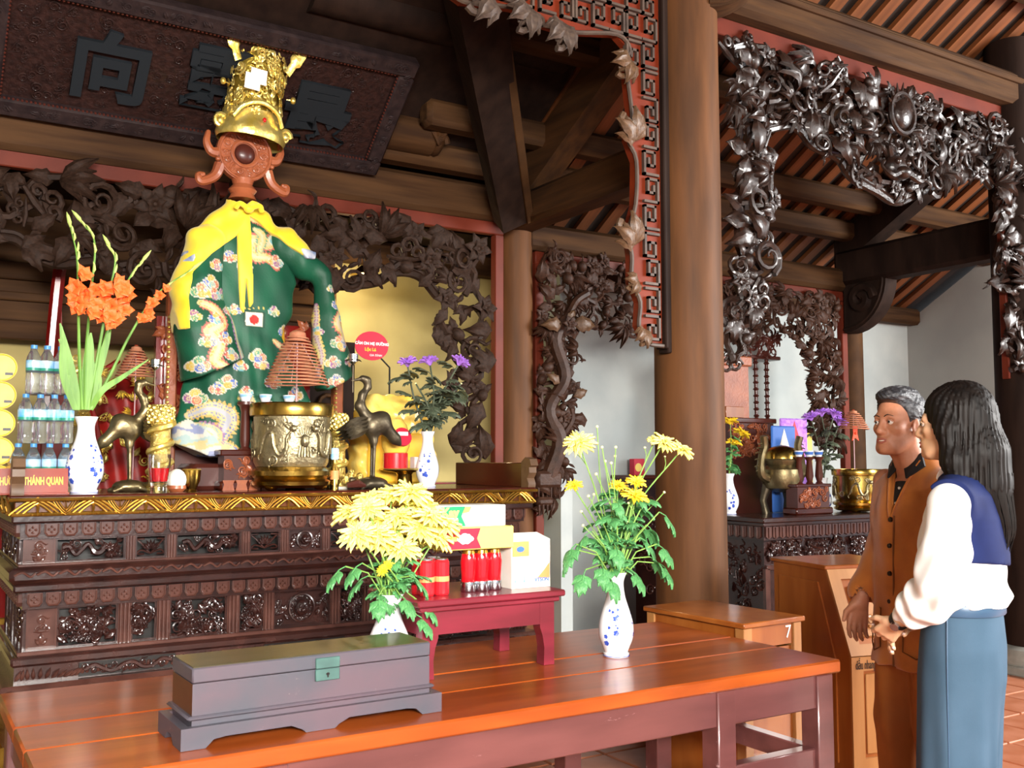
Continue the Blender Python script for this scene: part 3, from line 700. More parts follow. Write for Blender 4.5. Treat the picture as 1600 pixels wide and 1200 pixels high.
# medallion of that arch
p=P(1408,178,Y=YF-0.12); t=thing('carved_medallion','round scaly carved medallion with spines in the middle of the front arch','carving',p)
m_=MB(); m_.ball((0,0,0),(0.085,0.05,0.1),16); m_.build('dome','carve_front',t)
for k in range(7): m_=MB(); a_=PI*(0.1+0.13*k); m_.cyl((0.08*math.cos(a_),0,0.09*math.sin(a_)),(0.15*math.cos(a_),-0.02,0.19*math.sin(a_)),0.02,0.003,6); m_.build('spine','carve_front',t)
m_=MB(); m_.tube([(0.11*math.cos(k*0.35),-0.01,0.125*math.sin(k*0.35)) for k in range(18)],0.016,6,closed=True); m_.build('ring','carve_front',t)
p=P(1400,268,Y=YF-0.1); t=thing('carved_dragon_head','carved dragon mask with curled whiskers at the tip of the front arch','carving',p)
m_=MB(); m_.ball((0,0,0.02),(0.1,0.06,0.08),14); m_.ball((0,-0.05,-0.02),(0.06,0.05,0.04),10)
for s_ in (-1,1): m_.ball((0.045*s_,-0.05,0.045),0.022,8)
m_.build('mask','carve_front',t)
for s_ in (-1,1):
    m_=MB(); m_.tube(spline([(0.05*s_,-0.06,-0.03),(0.13*s_,-0.07,-0.06),(0.19*s_,-0.05,-0.01),(0.17*s_,-0.05,0.03)],5),[0.018]*8+[0.01]*8,6); m_.build('whisker','carve_front',t)
    m_=MB(); m_.tube(spline([(0.04*s_,0,0.08),(0.08*s_,-0.02,0.14),(0.06*s_,-0.02,0.19)],5),[0.018]*6+[0.008]*5,6); m_.build('horn','carve_front',t)
# red strips bordering that arch
t=thing('shrine_surround','thin red boards framing the glossy front carving','frame',(5.1,YC,2.0))
m_=MB(); m_.box((C1.x+0.1-5.1,-0.02,zf-0.1-2.0),(C2.x-5.1,0.03,zf-2.0),bev=0.005); m_.build('rail','redpaint',t)
for x in (C1.x+0.17,C2.x-0.19): m_=MB(); m_.box((x-0.012-5.1,-0.02,-0.05),(x+0.012-5.1,0.03,zf-0.1-2.0),bev=0.004); m_.build('stile','redpaint',t)
# red fretwork arch, left of the thick column
YW=YC-0.06
fin=[(1036,541),(1012,538),(1004,528),(996,508),(998,472),(985,440),(985,400),(979,362),(991,320),(992,252),(979,218),(985,180),(976,102),(982,78),(962,55),(900,52),(868,46),(848,40),(842,28),(800,14),(760,8),(722,4),(700,-12)]
polyW=pxpoly(fin+[(700,-120),(1036,-120)],YW)
o_=P(1000,300,Y=YW); t=thing('fretwork_arch','red fretwork board with grey key pattern hanging left of the thick column','carving',o_)
m_=MB(); m_.prism([(x-o_.x,z-o_.z) for x,z in polyW],0,0.04); m_.build('red_board','fretred',t,smooth=False)
q0=P(1036,545,Y=YW); q1=P(1036,-120,Y=YW)
m_=MB(); m_.box((q0.x-0.006-o_.x,-0.03,q0.z-o_.z),(q0.x+0.018-o_.x,0.05,q1.z-o_.z),bev=0.006); m_.box((q0.x+0.02-o_.x,-0.015,q0.z-o_.z-0.02),(q0.x+0.05-o_.x,0.06,q1.z-o_.z),bev=0.006); m_.build('edge_moulding','dark_timber',t)
rg=random.Random(5)
def fret(x,z,w_,h_):
    """one raised key motif"""
    b=0.013; m_=MB(); st=rg.randrange(4)
    segs=[((0,0),(1,0)),((1,0),(1,1)),((1,1),(0.25,1)),((0.25,1),(0.25,0.4)),((0.25,0.4),(0.68,0.4)),((0.68,0.4),(0.68,0.7))]
    for (a0,b0),(a1,b1) in segs:
        if st&1: a0,a1=1-a0,1-a1
        if st&2: b0,b1=1-b0,1-b1
        x0,x1=sorted((x+a0*w_,x+a1*w_)); z0,z1=sorted((z+b0*h_,z+b1*h_))
        m_.box((x0-b/2,-0.02,z0-b/2),(x1+b/2,0.01,z1+b/2))
    return m_.build('key_fret','carve_grey',t,smooth=False)
polyl=[(x-o_.x,z-o_.z) for x,z in polyW]
cw,ch=0.085,0.115; zz=min(p[1] for p in polyl)+0.03
xmx=q0.x-o_.x-0.015
while zz<q1.z-o_.z:
    for k in range(14):
        x=xmx-(k+1)*(cw+0.02)
        if all(inpoly(x+a_*cw,zz+b_*ch,polyl) for a_ in (0.05,0.95) for b_ in (0.05,0.95)): fret(x,zz,cw,ch)
        elif k==0 and inpoly(x+cw*0.5,zz+ch*0.5,polyl): fret(x+cw*0.4,zz,cw*0.6,ch)
    zz+=ch+0.025
ep=spline([(x-o_.x,-0.012,z-o_.z) for x,z in pxpoly(fin,YW)],4)
m_=MB(); m_.tube(ep,0.011,6); m_.build('border_bead','carve_grey',t)
# acanthus clusters along the inner edge
for (a_,b_,rz,s_) in ((986,224,2.2,0.2),(985,385,2.3,0.2),(990,440,3.6,0.12),(872,40,4.4,0.2),(820,16,4.2,0.2),(765,4,3.6,0.22),(978,98,3.9,0.18),(1000,515,4.3,0.12)):
    q=P(a_,b_,Y=YW)-o_; m_=MB()
    for k in range(5): m_.add(*LEAF,T=T((0,0,0.06*(k%2)),(0,-0.25,(k-2)*0.42),0.7+0.15*(k%2)))
    m_.tube([(0.25*math.cos(k*.6)*(1-k/14)+0.5,0.25*math.sin(k*.6)*(1-k/14),0.12) for k in range(12)],[0.09*(1-k/16) for k in range(12)],6)
    inst(m_.mesh('acanthus','carve_tan' if b_>60 else 'carve_grey',50),'acanthus',t,Matrix.Translation((q.x,-0.03,q.z))@FN@T((0,0,0),(0,0,rz),s_))
# carved capital brackets
def bracket(label,origin,rot,r,wd,m):
    t=thing('bracket',label,'bracket',origin,rot); m_=MB()
    arc=[(0,0)]+[(r*math.cos(a_),-r*math.sin(a_)) for a_ in [PI/2*k/10 for k in range(11)]]
    m_.prism(arc,-wd/2,wd/2); m_.build('block',m,t,smooth=30)
    m_=MB(); m_.tube([(0.45*r+0.28*r*(1-k/22)*math.cos(k*.5),-wd/2-0.005,-0.38*r+0.28*r*(1-k/22)*math.sin(k*.5)) for k in range(18)],[0.03*r/0.3]*18,6)
    m_.tube([(r*0.93*math.cos(a_),-wd/2-0.004,-r*0.93*math.sin(a_)) for a_ in [PI/2*k/10 for k in range(11)]],0.012,6); m_.build('scroll_relief',m,t)
    return t
q=P(1095,-10,X=C1.x,)
bracket('curled bracket on top of the thick column',(C1.x+0.06,YC-0.1,zf+0.28),-0.5,0.34,0.16,'timber_x')
bracket('quarter-round bracket under the right cross beam',(XB,YS-0.08,P(1545,408,X=XB).z+0.02),-PI/2,0.42,0.14,'dark_timber')
# ---------------------------------------------------------------- sign board
bl=P(585,270,Y=5.49); xr=bl.x; tr=P(655,95,X=xr)
up=(tr-bl); H=up.length; upn=up.normalized(); ex=Vector((1,0,0)); nrm=ex.cross(upn)     # faces towards the viewer and down
if nrm.y>0: nrm=-nrm
Wd=2.15; sb=thing('sign_board','dark carved sign board with three black characters tilting over the shrine','sign',bl)
Msb=frame_mtx((-Wd,0,0),(1,0,0),tuple(upn),tuple(-upn.cross(ex)) if False else tuple(Vector((1,0,0)).cross(upn)))
def sbpart(m_,name,mt,smooth=40,label=None):
    o=m_.build(name,mt,sb,smooth,label=label); o.matrix_local=Msb; return o
fw=0.1
m_=MB(); m_.box((fw*0.6,fw*0.6,-0.02),(Wd-fw*0.6,H-fw*0.6,0.0)); sbpart(m_,'ground','board_ground',False)
for k,(lo,hi) in enumerate((((0,0,-0.04),(Wd,fw,0.045)),((0,H-fw,-0.04),(Wd,H,0.045)),((0,fw,-0.04),(fw,H-fw,0.045)),((Wd-fw,fw,-0.04),(Wd,H-fw,0.045)))):
    m_=MB(); m_.box(lo,hi,bev=0.012); sbpart(m_,'frame_rail','board_frame')
m_=MB()
for (x0,y0,x1,y1) in ((fw,fw,Wd-fw,fw),(fw,H-fw,Wd-fw,H-fw),(fw,fw,fw,H-fw),(Wd-fw,fw,Wd-fw,H-fw)):
    n=int(max(abs(x1-x0),abs(y1-y0))/0.02)
    for k in range(n+1): m_.ball((x0+(x1-x0)*k/n,y0+(y1-y0)*k/n,0.03),0.008,5)
sbpart(m_,'bead_moulding','redwood_dark')
rg=random.Random(2); m_=MB(); v_,f_=TGEO['cloud_curl']; v2,f2=TGEO['scroll']; 
for k in range(240):
    x,y=rg.uniform(fw*1.3,Wd-fw*1.3),rg.uniform(fw*1.3,H-fw*1.3); m_.add(*(TGEO['cloud_curl'] if k%2 else TGEO['scroll']),T=T((x,y,-0.004),(0,0,rg.uniform(0,6)),rg.uniform(0.035,0.065)))
sbpart(m_,'relief_ground','board_ground')['kind']='stuff'
m_=MB()
for side in range(2):
    for k in range(46):
        x=rg.uniform(0.05,Wd-0.05); y=fw*0.5 if side==0 else H-fw*0.5
        m_.add(*TGEO[rg.choice(['leaf','scroll','cloud_curl'])],T=T((x,y,0.04),(0,0,rg.uniform(0,6)),0.05))
for k in range(30):
    m_.add(*TGEO[rg.choice(['leaf','scroll'])],T=T((rg.choice([fw*.5,Wd-fw*.5]),rg.uniform(.05,H-.05),0.04),(0,0,rg.uniform(0,6)),0.05))
sbpart(m_,'frame_carving','board_frame')['kind']='stuff'
def on_board(px,py):
    n=np.cross(np.array(upn),[1,0,0]); d=ray(px,py); t_=np.dot(np.array(bl)-CAM,n)/np.dot(d,n); q=Vector(CAM+d*t_)-bl
    return q.x+Wd, q.dot(upn)
for ch,(px,py) in (('向',(172,110)),('靈',(345,130)),('最',(492,182))):
    x,y=on_board(px,py)
    o=text_mesh(ch,0.40,0.012,'board_char','character',sb,Msb@T((x,y+0.0,0.02)),bold=0.012)
# hanging hook
p=P(357,78,Y=5.0); 
# ================================================================ furniture
def hdir(px,py=720): d=ray(px,py); return d
def dep(px,Y): d=ray(px,716); return Y/d[1]
def Ssz(npx,px,Y): return npx*dep(px,Y)/FPX
# ---------------------------------------------------------------- long offering table
TZ=0.70
fr=P(1310,1031,Z=TZ); br=P(1018,967,Z=TZ); bl_=P(0,1091,Z=TZ)
TX1=(fr.x+br.x)/2; TY0=fr.y; TY1=(br.y+bl_.y)/2; TX0=bl_.x
t=thing('offering_table','long orange-brown lacquered offering table in the foreground','table',((TX0+TX1)/2,(TY0+TY1)/2,0))
ox,oy=t.location.x,t.location.y; hw,hd=(TX1-TX0)/2,(TY1-TY0)/2
ys=P(1152,994,Z=TZ).y-oy
for k,(y0,y1) in enumerate(((-hd,-hd+0.29),(-hd+0.292,ys-0.003),(ys+0.003,hd))):
    m_=MB(); m_.box((-hw,y0,TZ-0.045),(hw,y1,TZ),bev=0.006); m_.build('plank','table_top',t)
for sy in (-1,1):
    m_=MB(); y=sy*(hd-0.03); m_.box((-hw+0.03,min(y,y-sy*0.04),TZ-0.165),(hw-0.03,max(y,y-sy*0.04),TZ-0.045),bev=0.004); m_.build('apron','table_side',t)
for sx in (-1,1):
    m_=MB(); x=sx*(hw-0.03); m_.box((min(x,x-sx*0.04),-hd+0.07,TZ-0.165),(max(x,x-sx*0.04),hd-0.07,TZ-0.045),bev=0.004); m_.build('apron','table_side',t)
for sx in (-1,1):
    for sy in (-1,1):
        for q in (0,1):
            x=sx*(hw-0.06-q*0.47) if q else sx*(hw-0.06)
            m_=MB(); y=sy*(hd-0.06); m_.box((x-0.04,y-0.04,0.0),(x+0.04,y+0.04,TZ-0.05),bev=0.004); m_.build('leg','table_side',t)
for sx in (-1,1):
    for sy in (-1,1):
        m_=MB(); y=sy*(hd-0.06); xa,xb=sorted((sx*(hw-0.10),sx*(hw-0.49))); m_.box((xa,y-0.025,0.32),(xb,y+0.025,0.40),bev=0.004); m_.build('stretcher','table_side',t)
    m_=MB(); x=sx*(hw-0.06); m_.box((x-0.025,-hd+0.1,0.32),(x+0.025,hd-0.1,0.39),bev=0.004); m_.build('stretcher','table_side',t)
# ---------------------------------------------------------------- old chest
c0=P(282,1176,Z=TZ); c1=P(690,1112,Z=TZ); cb=P(252,1140,Z=TZ)
Lx=(c1-c0).length; ang=math.atan2(c1.y-c0.y,c1.x-c0.x); dp=0.22
ch=thing('wooden_chest','long old blue-grey wooden chest with a brass lock plate on the table','chest',(c0.x,c0.y,TZ+0.001),ang)
i_=0.03
def foot(xa,xb,ya,yb,axis):
    m_=MB(); h=0.07; n=0.06
    if axis=='x':
        L=xb-xa; mid=L/2
        pl=[(0,0),(n,0),(n+0.02,0.025),(n+0.05,0.03),(mid-0.08,0.03),(mid-0.05,0.012),(mid-0.04,0),(mid+0.04,0),(mid+0.05,0.012),(mid+0.08,0.03),(L-n-0.05,0.03),(L-n-0.02,0.025),(L-n,0),(L,0),(L,h),(0,h)]
        m_.prism([(xa+u,v) for u,v in pl],ya,yb)
    else:
        L=yb-ya; pl=[(0,0),(0.05,0),(0.07,0.028),(L-0.07,0.028),(L-0.05,0),(L,0),(L,h),(0,h)]
        m_.prism([(ya+u,v) for u,v in pl],xa,xb,axis='x')
    return m_
foot(0,Lx,0,0.022,'x').build('plinth','chest',ch,smooth=False); foot(0,Lx,dp-0.022,dp,'x').build('plinth','chest',ch,smooth=False)
foot(0,0.022,0.022,dp-0.022,'y').build('plinth','chest',ch,smooth=False); foot(Lx-0.022,Lx,0.022,dp-0.022,'y').build('plinth','chest',ch,smooth=False)
m_=MB(); m_.box((i_,i_*0.6,0.045),(Lx-i_,dp-i_*0.6,0.088)); m_.build('base_board','chest',ch,smooth=False)
m_=MB(); m_.box((i_*0.55,i_*0.25,0.088),(Lx-i_*0.55,dp-i_*0.25,0.102),bev=0.006); m_.build('waist_moulding','chest',ch)
m_=MB(); m_.box((i_,i_*0.6,0.102),(Lx-i_,dp-i_*0.6,0.205)); m_.m=[1 if k in (3,5) else 0 for k in range(6)]; m_.build('body',['chest','chest_end'],ch,smooth=False)
m_=MB(); m_.box((i_-0.002,i_*0.6-0.003,0.207),(Lx-i_+0.002,dp-i_*0.6+0.003,0.256),bev=0.004); lid=m_.build('lid',['chest'],ch)
m_=MB(); m_.box((i_+0.002,i_*0.6+0.001,0.2561),(Lx-i_-0.002,dp-i_*0.6-0.001,0.259)); m_.build('lid_top','chest_top',ch,smooth=False)
xl=Lx*0.53; m_=MB(); m_.box((xl-0.034,i_*0.6-0.008,0.165),(xl+0.034,i_*0.6-0.003,0.206),bev=0.002); lp=m_.build('lock_plate','verdigris',ch)
m_=MB(); m_.box((xl-0.034,i_*0.6-0.009,0.208),(xl+0.034,i_*0.6-0.003,0.245),bev=0.002); m_.build('hasp','verdigris',ch)
m_=MB(); m_.cyl((xl,i_*0.6-0.0095,0.188),(xl,i_*0.6-0.006,0.188),0.005,n=10); m_.box((xl-0.002,i_*0.6-0.0095,0.176),(xl+0.002,i_*0.6-0.006,0.187)); m_.build('keyhole','black',lp)
ch.scale=(1,1,0.745)
# ---------------------------------------------------------------- red low stand on the table
r0=P(866,1038,Z=TZ); 
SH=0.255; rx1=r0.x; ry0=r0.y
fl=P(664,1065,Z=TZ+0.0); sx0=P(660,960,Y=ry0).x
t=thing('red_stand','low dark red wooden stand holding gift boxes on the table','stand',((sx0+rx1)/2,ry0+0.17,TZ+0.001)); ox=t.location.x; hw=(rx1-sx0)/2; hd=0.17
m_=MB(); m_.box((-hw-0.03,-hd-0.03,SH-0.022),(hw+0.03,hd+0.03,SH),bev=0.005); m_.build('top','stool',t)
m_=MB(); m_.box((-hw-0.015,-hd-0.015,SH-0.04),(hw+0.015,hd+0.015,SH-0.023),bev=0.004); m_.build('top_moulding','stool',t)
for sy in (-1,1):
    m_=MB(); y=sy*(hd-0.012); m_.box((-hw+0.03,y-0.011,SH-0.115),(hw-0.03,y+0.011,SH-0.04)); m_.build('apron','stool',t,smooth=False)
for sx in (-1,1):
    m_=MB(); x=sx*(hw-0.012); m_.box((x-0.011,-hd+0.03,SH-0.115),(x+0.011,hd-0.03,SH-0.04)); m_.build('apron','stool',t,smooth=False)
    for sy in (-1,1):
        m_=MB(); o_=0.058; pl=[(0,SH-0.04),(o_,SH-0.04),(o_,SH-0.125),(o_*0.82,SH-0.155),(o_*0.7,0.06),(o_*0.74,0.0),(0,0)]
        m_.prism([(sx*(hw-u),v) for u,v in pl],sy*hd-sy*0.045 if sy>0 else -hd,sy*hd if sy>0 else -hd+0.045); m_.build('leg','stool',t,smooth=False)
STZ=TZ+0.001+SH; STX=ox; STY=ry0+0.17; SHW=hw
# ---------------------------------------------------------------- main altar
AX0,AX1,AY0,AY1,AZ=P(15,772,Y=4.6).x,P(838,760,Y=4.6).x,4.6,5.50,1.255
AC=(AX0+AX1)/2; AW=(AX1-AX0)/2
al=thing('main_altar','large dark carved wooden altar with gilded lotus rim behind the long table','altar',(AC,AY0,0))
def ring(z0,z1,inset,name,m,bev=0.0,prof=None,depth=None):
    m_=MB(); m_.box((-AW+inset,inset,z0),(AW-inset,AY1-AY0-inset*0.2,z1),bev=bev); return m_.build(name,m,al)
ring(1.232,AZ,0.0,'top_board','altar_red',0.006)
ring(1.175,1.232,0.022,'lotus_band','lotus_ground',0.004)
ring(1.138,1.175,0.012,'cornice','altar',0.008)
ring(1.07,1.138,0.05,'frieze','altar',0.0)
ring(0.955,0.967,0.045,'panel_sill','altar_light',0.003)
ring(0.885,0.955,0.012,'waist_moulding','altar',0.02)
ring(0.85,0.885,0.03,'waist_fillet','altar',0.008)
ring(0.775,0.85,0.07,'frieze','altar',0.0)
ring(0.585,0.603,0.055,'panel_sill','altar_light',0.003)
ring(0.545,0.585,0.03,'base_fillet','altar',0.01)
ring(0.478,0.545,0.045,'base_band','altar',0.0)
ring(0.415,0.478,-0.02,'base_moulding','altar_light',0.02)
ring(0.16,0.415,0.03,'plinth','altar',0.02)
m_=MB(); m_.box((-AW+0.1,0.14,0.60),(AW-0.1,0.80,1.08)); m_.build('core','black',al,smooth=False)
m_=MB(); m_.tube([(-AW-0.002,-0.004,1.238),(AW+0.002,-0.004,1.238)],0.008,8); m_.tube([(-AW+0.01,0.012,1.176),(AW-0.01,0.012,1.176)],0.009,8); m_.build('gilt_rim','goldleaf',al)
# lotus petals of the gilded rim
lp=MB(); pw=0.5
def ogee(s,zt): 
    L=[]
    for k in range(9):
        u=-1+2*k/8; L.append((u*0.5*s, -0.012-0.01*(1-abs(u)), 0.5*(1-abs(u)**1.6)*zt+0.02*(1-abs(u))))
    return L
n_pet=12; pwid=2*AW/n_pet
for s_,zt in ((1.0,0.1),(0.78,0.078),(0.55,0.055)):
    lp.tube([(x*pwid,y,z-0.03+0.052*(s_==1.0)*0) for x,y,z in ogee(s_,zt)],[0.0055]*9,6)
lp.tube([(0,-0.016,-0.025),(0,-0.024,0.0),(0,-0.014,0.018)],[0.004,0.008,0.003],6)
for k in range(3): lp.ball(((k-1)*0.02,-0.016,-0.03),0.0075,6)
lpm=lp.mesh('lotus_petal','goldleaf')
for k in range(n_pet): inst(lpm,'lotus_petal',al,T((-AW+pwid*(k+0.5),0.022,1.205)))
for k in range(n_pet-1): inst(lpm,'lotus_petal',al,T((-AW+pwid*(k+1),0.022,1.205),(0,0,0),(0.45,1,-0.8)))
for sx in (-1,1):
    for k in range(4): inst(lpm,'lotus_petal',al,T((sx*(AW-0.022),0.12+pwid*k,1.205),(0,0,sx*PI/2)))
# hanging cartouche rows
ct=MB(); ct.prism([(-0.03,0.03),(0.03,0.03),(0.03,-0.01),(0.018,-0.028),(-0.018,-0.028),(-0.03,-0.01)],-0.014,0)
ct.tube([(-0.026,-0.015,0.026),(-0.026,-0.015,-0.01),(-0.015,-0.015,-0.024),(0.015,-0.015,-0.024),(0.026,-0.015,-0.01),(0.026,-0.015,0.026)],0.004,5)
for a_ in range(4): ct.ball((0.011*math.cos(a_*PI/2),-0.016,0.002+0.011*math.sin(a_*PI/2)),0.006,6)
ctm=ct.mesh('cartouche','altar_light')
n=34
for k in range(n): inst(ctm,'cartouche',al,T((-AW+0.06+(2*AW-0.12)*(k+0.5)/n,0.05,1.108)))
for k in range(n): inst(ctm,'cartouche',al,T((-AW+0.08+(2*AW-0.16)*(k+0.5)/n,0.07,0.815)))
for sx in (-1,1):
    for k in range(11): inst(ctm,'cartouche',al,T((sx*(AW-0.05),0.09+0.075*k,1.108),(0,0,sx*PI/2))); inst(ctm,'cartouche',al,T((sx*(AW-0.07),0.11+0.075*k,0.815),(0,0,sx*PI/2)))
# waist relief and base relief
m_=MB(); rg=random.Random(11)
for k in range(30):
    x=-AW+0.06+(2*AW-0.12)*k/29; m_.tube(spline([(x-0.03,0.008,0.925),(x,0.0,0.938),(x+0.03,0.008,0.918),(x+0.05,0.006,0.932)],3),0.006,5)
m_.build('waist_relief','altar_light',al); m_=MB()
for k in range(26):
    x=-AW+0.05+(2*AW-0.1)*k/25; m_.tube(spline([(x-0.05,-0.026,0.45),(x-0.02,-0.03,0.462),(x+0.02,-0.03,0.44),(x+0.05,-0.026,0.45)],3),0.005,5)
m_.build('base_relief','altar_light',al)
m_=MB()
for k in range(110): 
    x=-AW+0.05+(2*AW-0.1)*k/109; m_.add(*SPEAR,T=Matrix.Translation((x,0.043,0.487))@FN@T((0,0,0),(0,0,1.1+0.5*math.sin(k*0.6)),0.05))
m_.build('base_carving','altar_light',al)['kind']='stuff'
for sx in (-1,0,1):   # dark pierced dragon cartouches of the base band
    m_=MB(); c=sx*AW*0.62; m_.box((c-0.2,0.034,0.483),(c+0.2,0.046,0.541)); m_.build('base_recess','black',al,smooth=False)
    m_=MB(); m_.tube(spline([(c-0.18+0.04*k,0.03,0.512+0.016*math.sin(k*1.7)) for k in range(10)],4),0.010,6)
    for k in range(10): m_.add(*TGEO['scroll'],T=Matrix.Translation((c-0.18+0.04*k,0.03,0.512+0.012*math.cos(k*2.1)))@FN@T((0,0,0),(0,0,k*1.3),0.032))
    m_.build('base_dragon','altar',al)
# pierced panels between pilasters
def panel(kind,x0,x1,z0,z1,yy,seed,side=0):
    rg=random.Random(seed); w_=x1-x0; h_=z1-z0; cx,cz=(x0+x1)/2,(z0+z1)/2
    m_=MB(); fr_=0.008
    for lo,hi in (((x0,yy-0.004,z0),(x1,yy+0.02,z0+fr_)),((x0,yy-0.004,z1-fr_),(x1,yy+0.02,z1)),((x0,yy-0.004,z0+fr_),(x0+fr_,yy+0.02,z1-fr_)),((x1-fr_,yy-0.004,z0+fr_),(x1,yy+0.02,z1-fr_))): m_.box(lo,hi)
    def put(tp,x,z,s_,a_,dy=0.0): m_.add(*TGEO[tp],T=Matrix.Translation((x,yy+0.006-dy,z))@FN@T((0,0,0),(0,0,a_),s_))
    if kind=='plain':
        m_.box((x0+fr_,yy+0.004,z0+fr_),(x1-fr_,yy+0.012,z1-fr_)); put('cloud_curl',cx,cz,w_*0.5,0); put('scroll',cx,cz+h_*0.2,w_*0.35,1); put('leaf_spray',cx,z0+h_*0.2,w_*0.5,PI/2)
    elif kind=='dragon':
        m_.tube(spline([(x0+w_*(0.1+0.09*k),yy-0.002,cz+h_*0.22*math.sin(k*1.9+0.5)) for k in range(8)],4),[0.010]*20+[0.014]*9,6)
        put('flower',x0+w_*0.76,cz+h_*0.08,h_*0.5,0.4,0.01); put('feather_tuft',x0+w_*0.86,cz,h_*0.5,0.2)
        for k in range(16): put(rg.choice(['scroll','leaf','cloud_curl','feather_tuft']),rg.uniform(x0+0.02,x1-0.02),rg.uniform(z0+0.015,z1-0.015),rg.uniform(0.3,0.5)*min(h_,0.12),rg.uniform(0,6))
    elif kind=='lotus':
        for k in range(7): m_.add(*SPEAR,T=Matrix.Translation((cx,yy+0.004,cz-h_*0.12))@FN@T((0,0,0),(0,0,PI/2+(k-3)*0.42),h_*0.42))
        for sx in (-1,1):
            for dz in (-0.3,0.3): m_.tube(spline([(cx,yy+0.006,cz-h_*0.3),(cx+sx*w_*0.3,yy+0.002,cz+dz*h_*0.5),(cx+sx*w_*0.42,yy+0.006,cz+dz*h_),(cx+sx*w_*0.2,yy+0.004,cz+dz*h_*1.1)],4),0.0045,5)
    elif kind=='mask':
        m_.box((x0+fr_,yy+0.01,z0+fr_),(x1-fr_,yy+0.014,z1-fr_))
        m_.ball((cx,yy,cz),(h_*0.2,0.02,h_*0.24),14); m_.ball((cx,yy-0.02,cz-h_*0.05),(0.012,0.012,0.012),8)
        for sx in (-1,1): m_.ball((cx+sx*h_*0.08,yy-0.018,cz+h_*0.06),0.009,8); m_.tube(spline([(cx+sx*0.005,yy-0.018,cz-h_*0.12),(cx+sx*h_*0.12,yy-0.016,cz-h_*0.1),(cx+sx*h_*0.17,yy-0.01,cz+h_*0.02)],3),0.004,5)
        m_.tube([(cx+h_*0.36*math.cos(k*PI/12),yy+0.002,cz+h_*0.38*math.sin(k*PI/12)) for k in range(24)],0.006,5,closed=True)
        for k in range(24): put('scroll' if k%2 else 'leaf',cx+h_*0.3*math.cos(k*PI/12),cz+h_*0.32*math.sin(k*PI/12),h_*0.13,k)
        for k in range(14): put(rg.choice(['cloud_curl','leaf']),rg.choice([rg.uniform(x0+.01,cx-h_*0.4),rg.uniform(cx+h_*0.4,x1-.01)]) if w_>h_ else rg.uniform(x0+.02,x1-.02),rg.uniform(z0+.02,z1-.02),0.04,rg.uniform(0,6))
    else:
        nn=int(26*w_*h_/0.03)+8
        for k in range(nn): put(rg.choice(['scroll','leaf','cloud_curl','leaf_spray','feather_tuft','flower']),rg.uniform(x0+0.02,x1-0.02),rg.uniform(z0+0.02,z1-0.02),rg.uniform(0.04,0.075),rg.uniform(0,6),rg.uniform(0,0.008))
    return m_
def row(z0,z1,inset,layout,yy,seed):
    tot=sum(w_ for _,w_ in layout); x=-AW+inset; sc=(2*(AW-inset))/tot
    for i,(k,w_) in enumerate(layout):
        w2=w_*sc
        if k=='pil':
            m_=MB(); m_.box((x,yy-0.012,z0),(x+w2,yy+0.03,z1))
            for q in (0.2,0.5,0.8): m_.cyl((x+w2*q,yy-0.013,z0),(x+w2*q,yy-0.013,z1),w2*0.13,n=8)
            m_.build('pilaster','altar_light',al)
        else: panel(k,x,x+w2,z0,z1,yy,seed+i).build('carved_panel','altar_light' if k=='plain' else 'altar',al)
        x+=w2
up=[('plain',.46),('dragon',1.05),('pil',.15),('lotus',.5),('pil',.15),('dragon',1.1),('pil',.15),('lotus',.55),('pil',.15),('mask',.62)]
row(0.967,1.07,0.065,up+[('pil',.15),('lotus',.55),('pil',.15),('dragon',1.1),('pil',.15),('lotus',.5),('pil',.15),('dragon',1.05),('plain',.46)],0.07,100)
lo_=[('plain',.46),('phoenix',.95),('pil',.22),('phoenix',.42),('pil',.22),('phoenix',1.0),('pil',.22),('phoenix',.45),('pil',.2),('mask',1.1)]
row(0.603,0.775,0.09,lo_+[('pil',.2),('phoenix',.45),('pil',.22),('phoenix',1.0),('pil',.22),('phoenix',.42),('pil',.22),('phoenix',.95),('plain',.46)],0.095,200)
for sx in (-1,1):
    for z0,z1,ins in ((0.967,1.07,0.06),(0.603,0.775,0.085)):
        m_=MB(); xs=sx*(AW-ins); m_.box((min(xs,xs-sx*0.02),0.1,z0),(max(xs,xs-sx*0.02),0.85,z1))
        for k in range(6): m_.cyl((xs,0.12+0.14*k,z0),(xs,0.12+0.14*k,z1),0.014,n=8)
        for k in range(24): m_.add(*TGEO[rg.choice(['scroll','leaf','cloud_curl'])],T=T((xs,rg.uniform(.12,.84),rg.uniform(z0+.02,z1-.02)),(0,sx*PI/2,0),0.06))
        m_.build('side_panel','altar',al)
# lion feet
for sx in (-1,1):
    for sy in (0.05,0.8):
        m_=MB(); x=sx*(AW-0.05); m_.tube([(x,sy,0.2),(x,sy-0.05,0.12),(x,sy-0.03,0.03)],[0.09,0.10,0.07],12)
        for k in range(7): a_=k*0.42-1.26; m_.add(*SPEAR,T=T((x+0.05*math.sin(a_),sy-0.09*math.cos(a_)-0.01,0.015),(0,-1.2,-PI/2+a_),0.16))
        m_.build('lion_foot','goldleaf',al)
# end rails with scroll
for sx in (-1,1):
    m_=MB(); x=sx*(AW-0.03); m_.box((x-0.014,0.05,AZ),(x+0.014,AY1-AY0-0.05,AZ+0.135),bev=0.004); m_.build('end_rail','altar_red',al)
    m_=MB(); m_.prism([(0.0,AZ),(0.07,AZ),(0.07,AZ+0.14),(0.03,AZ+0.165),(-0.015,AZ+0.155),(-0.03,AZ+0.12),(-0.01,AZ+0.11),(-0.012,AZ+0.08),(0.012,AZ+0.05),(-0.004,AZ+0.02)],x-0.024,x+0.024,axis='x')
    m_.build('rail_scroll','carve_tan',al)
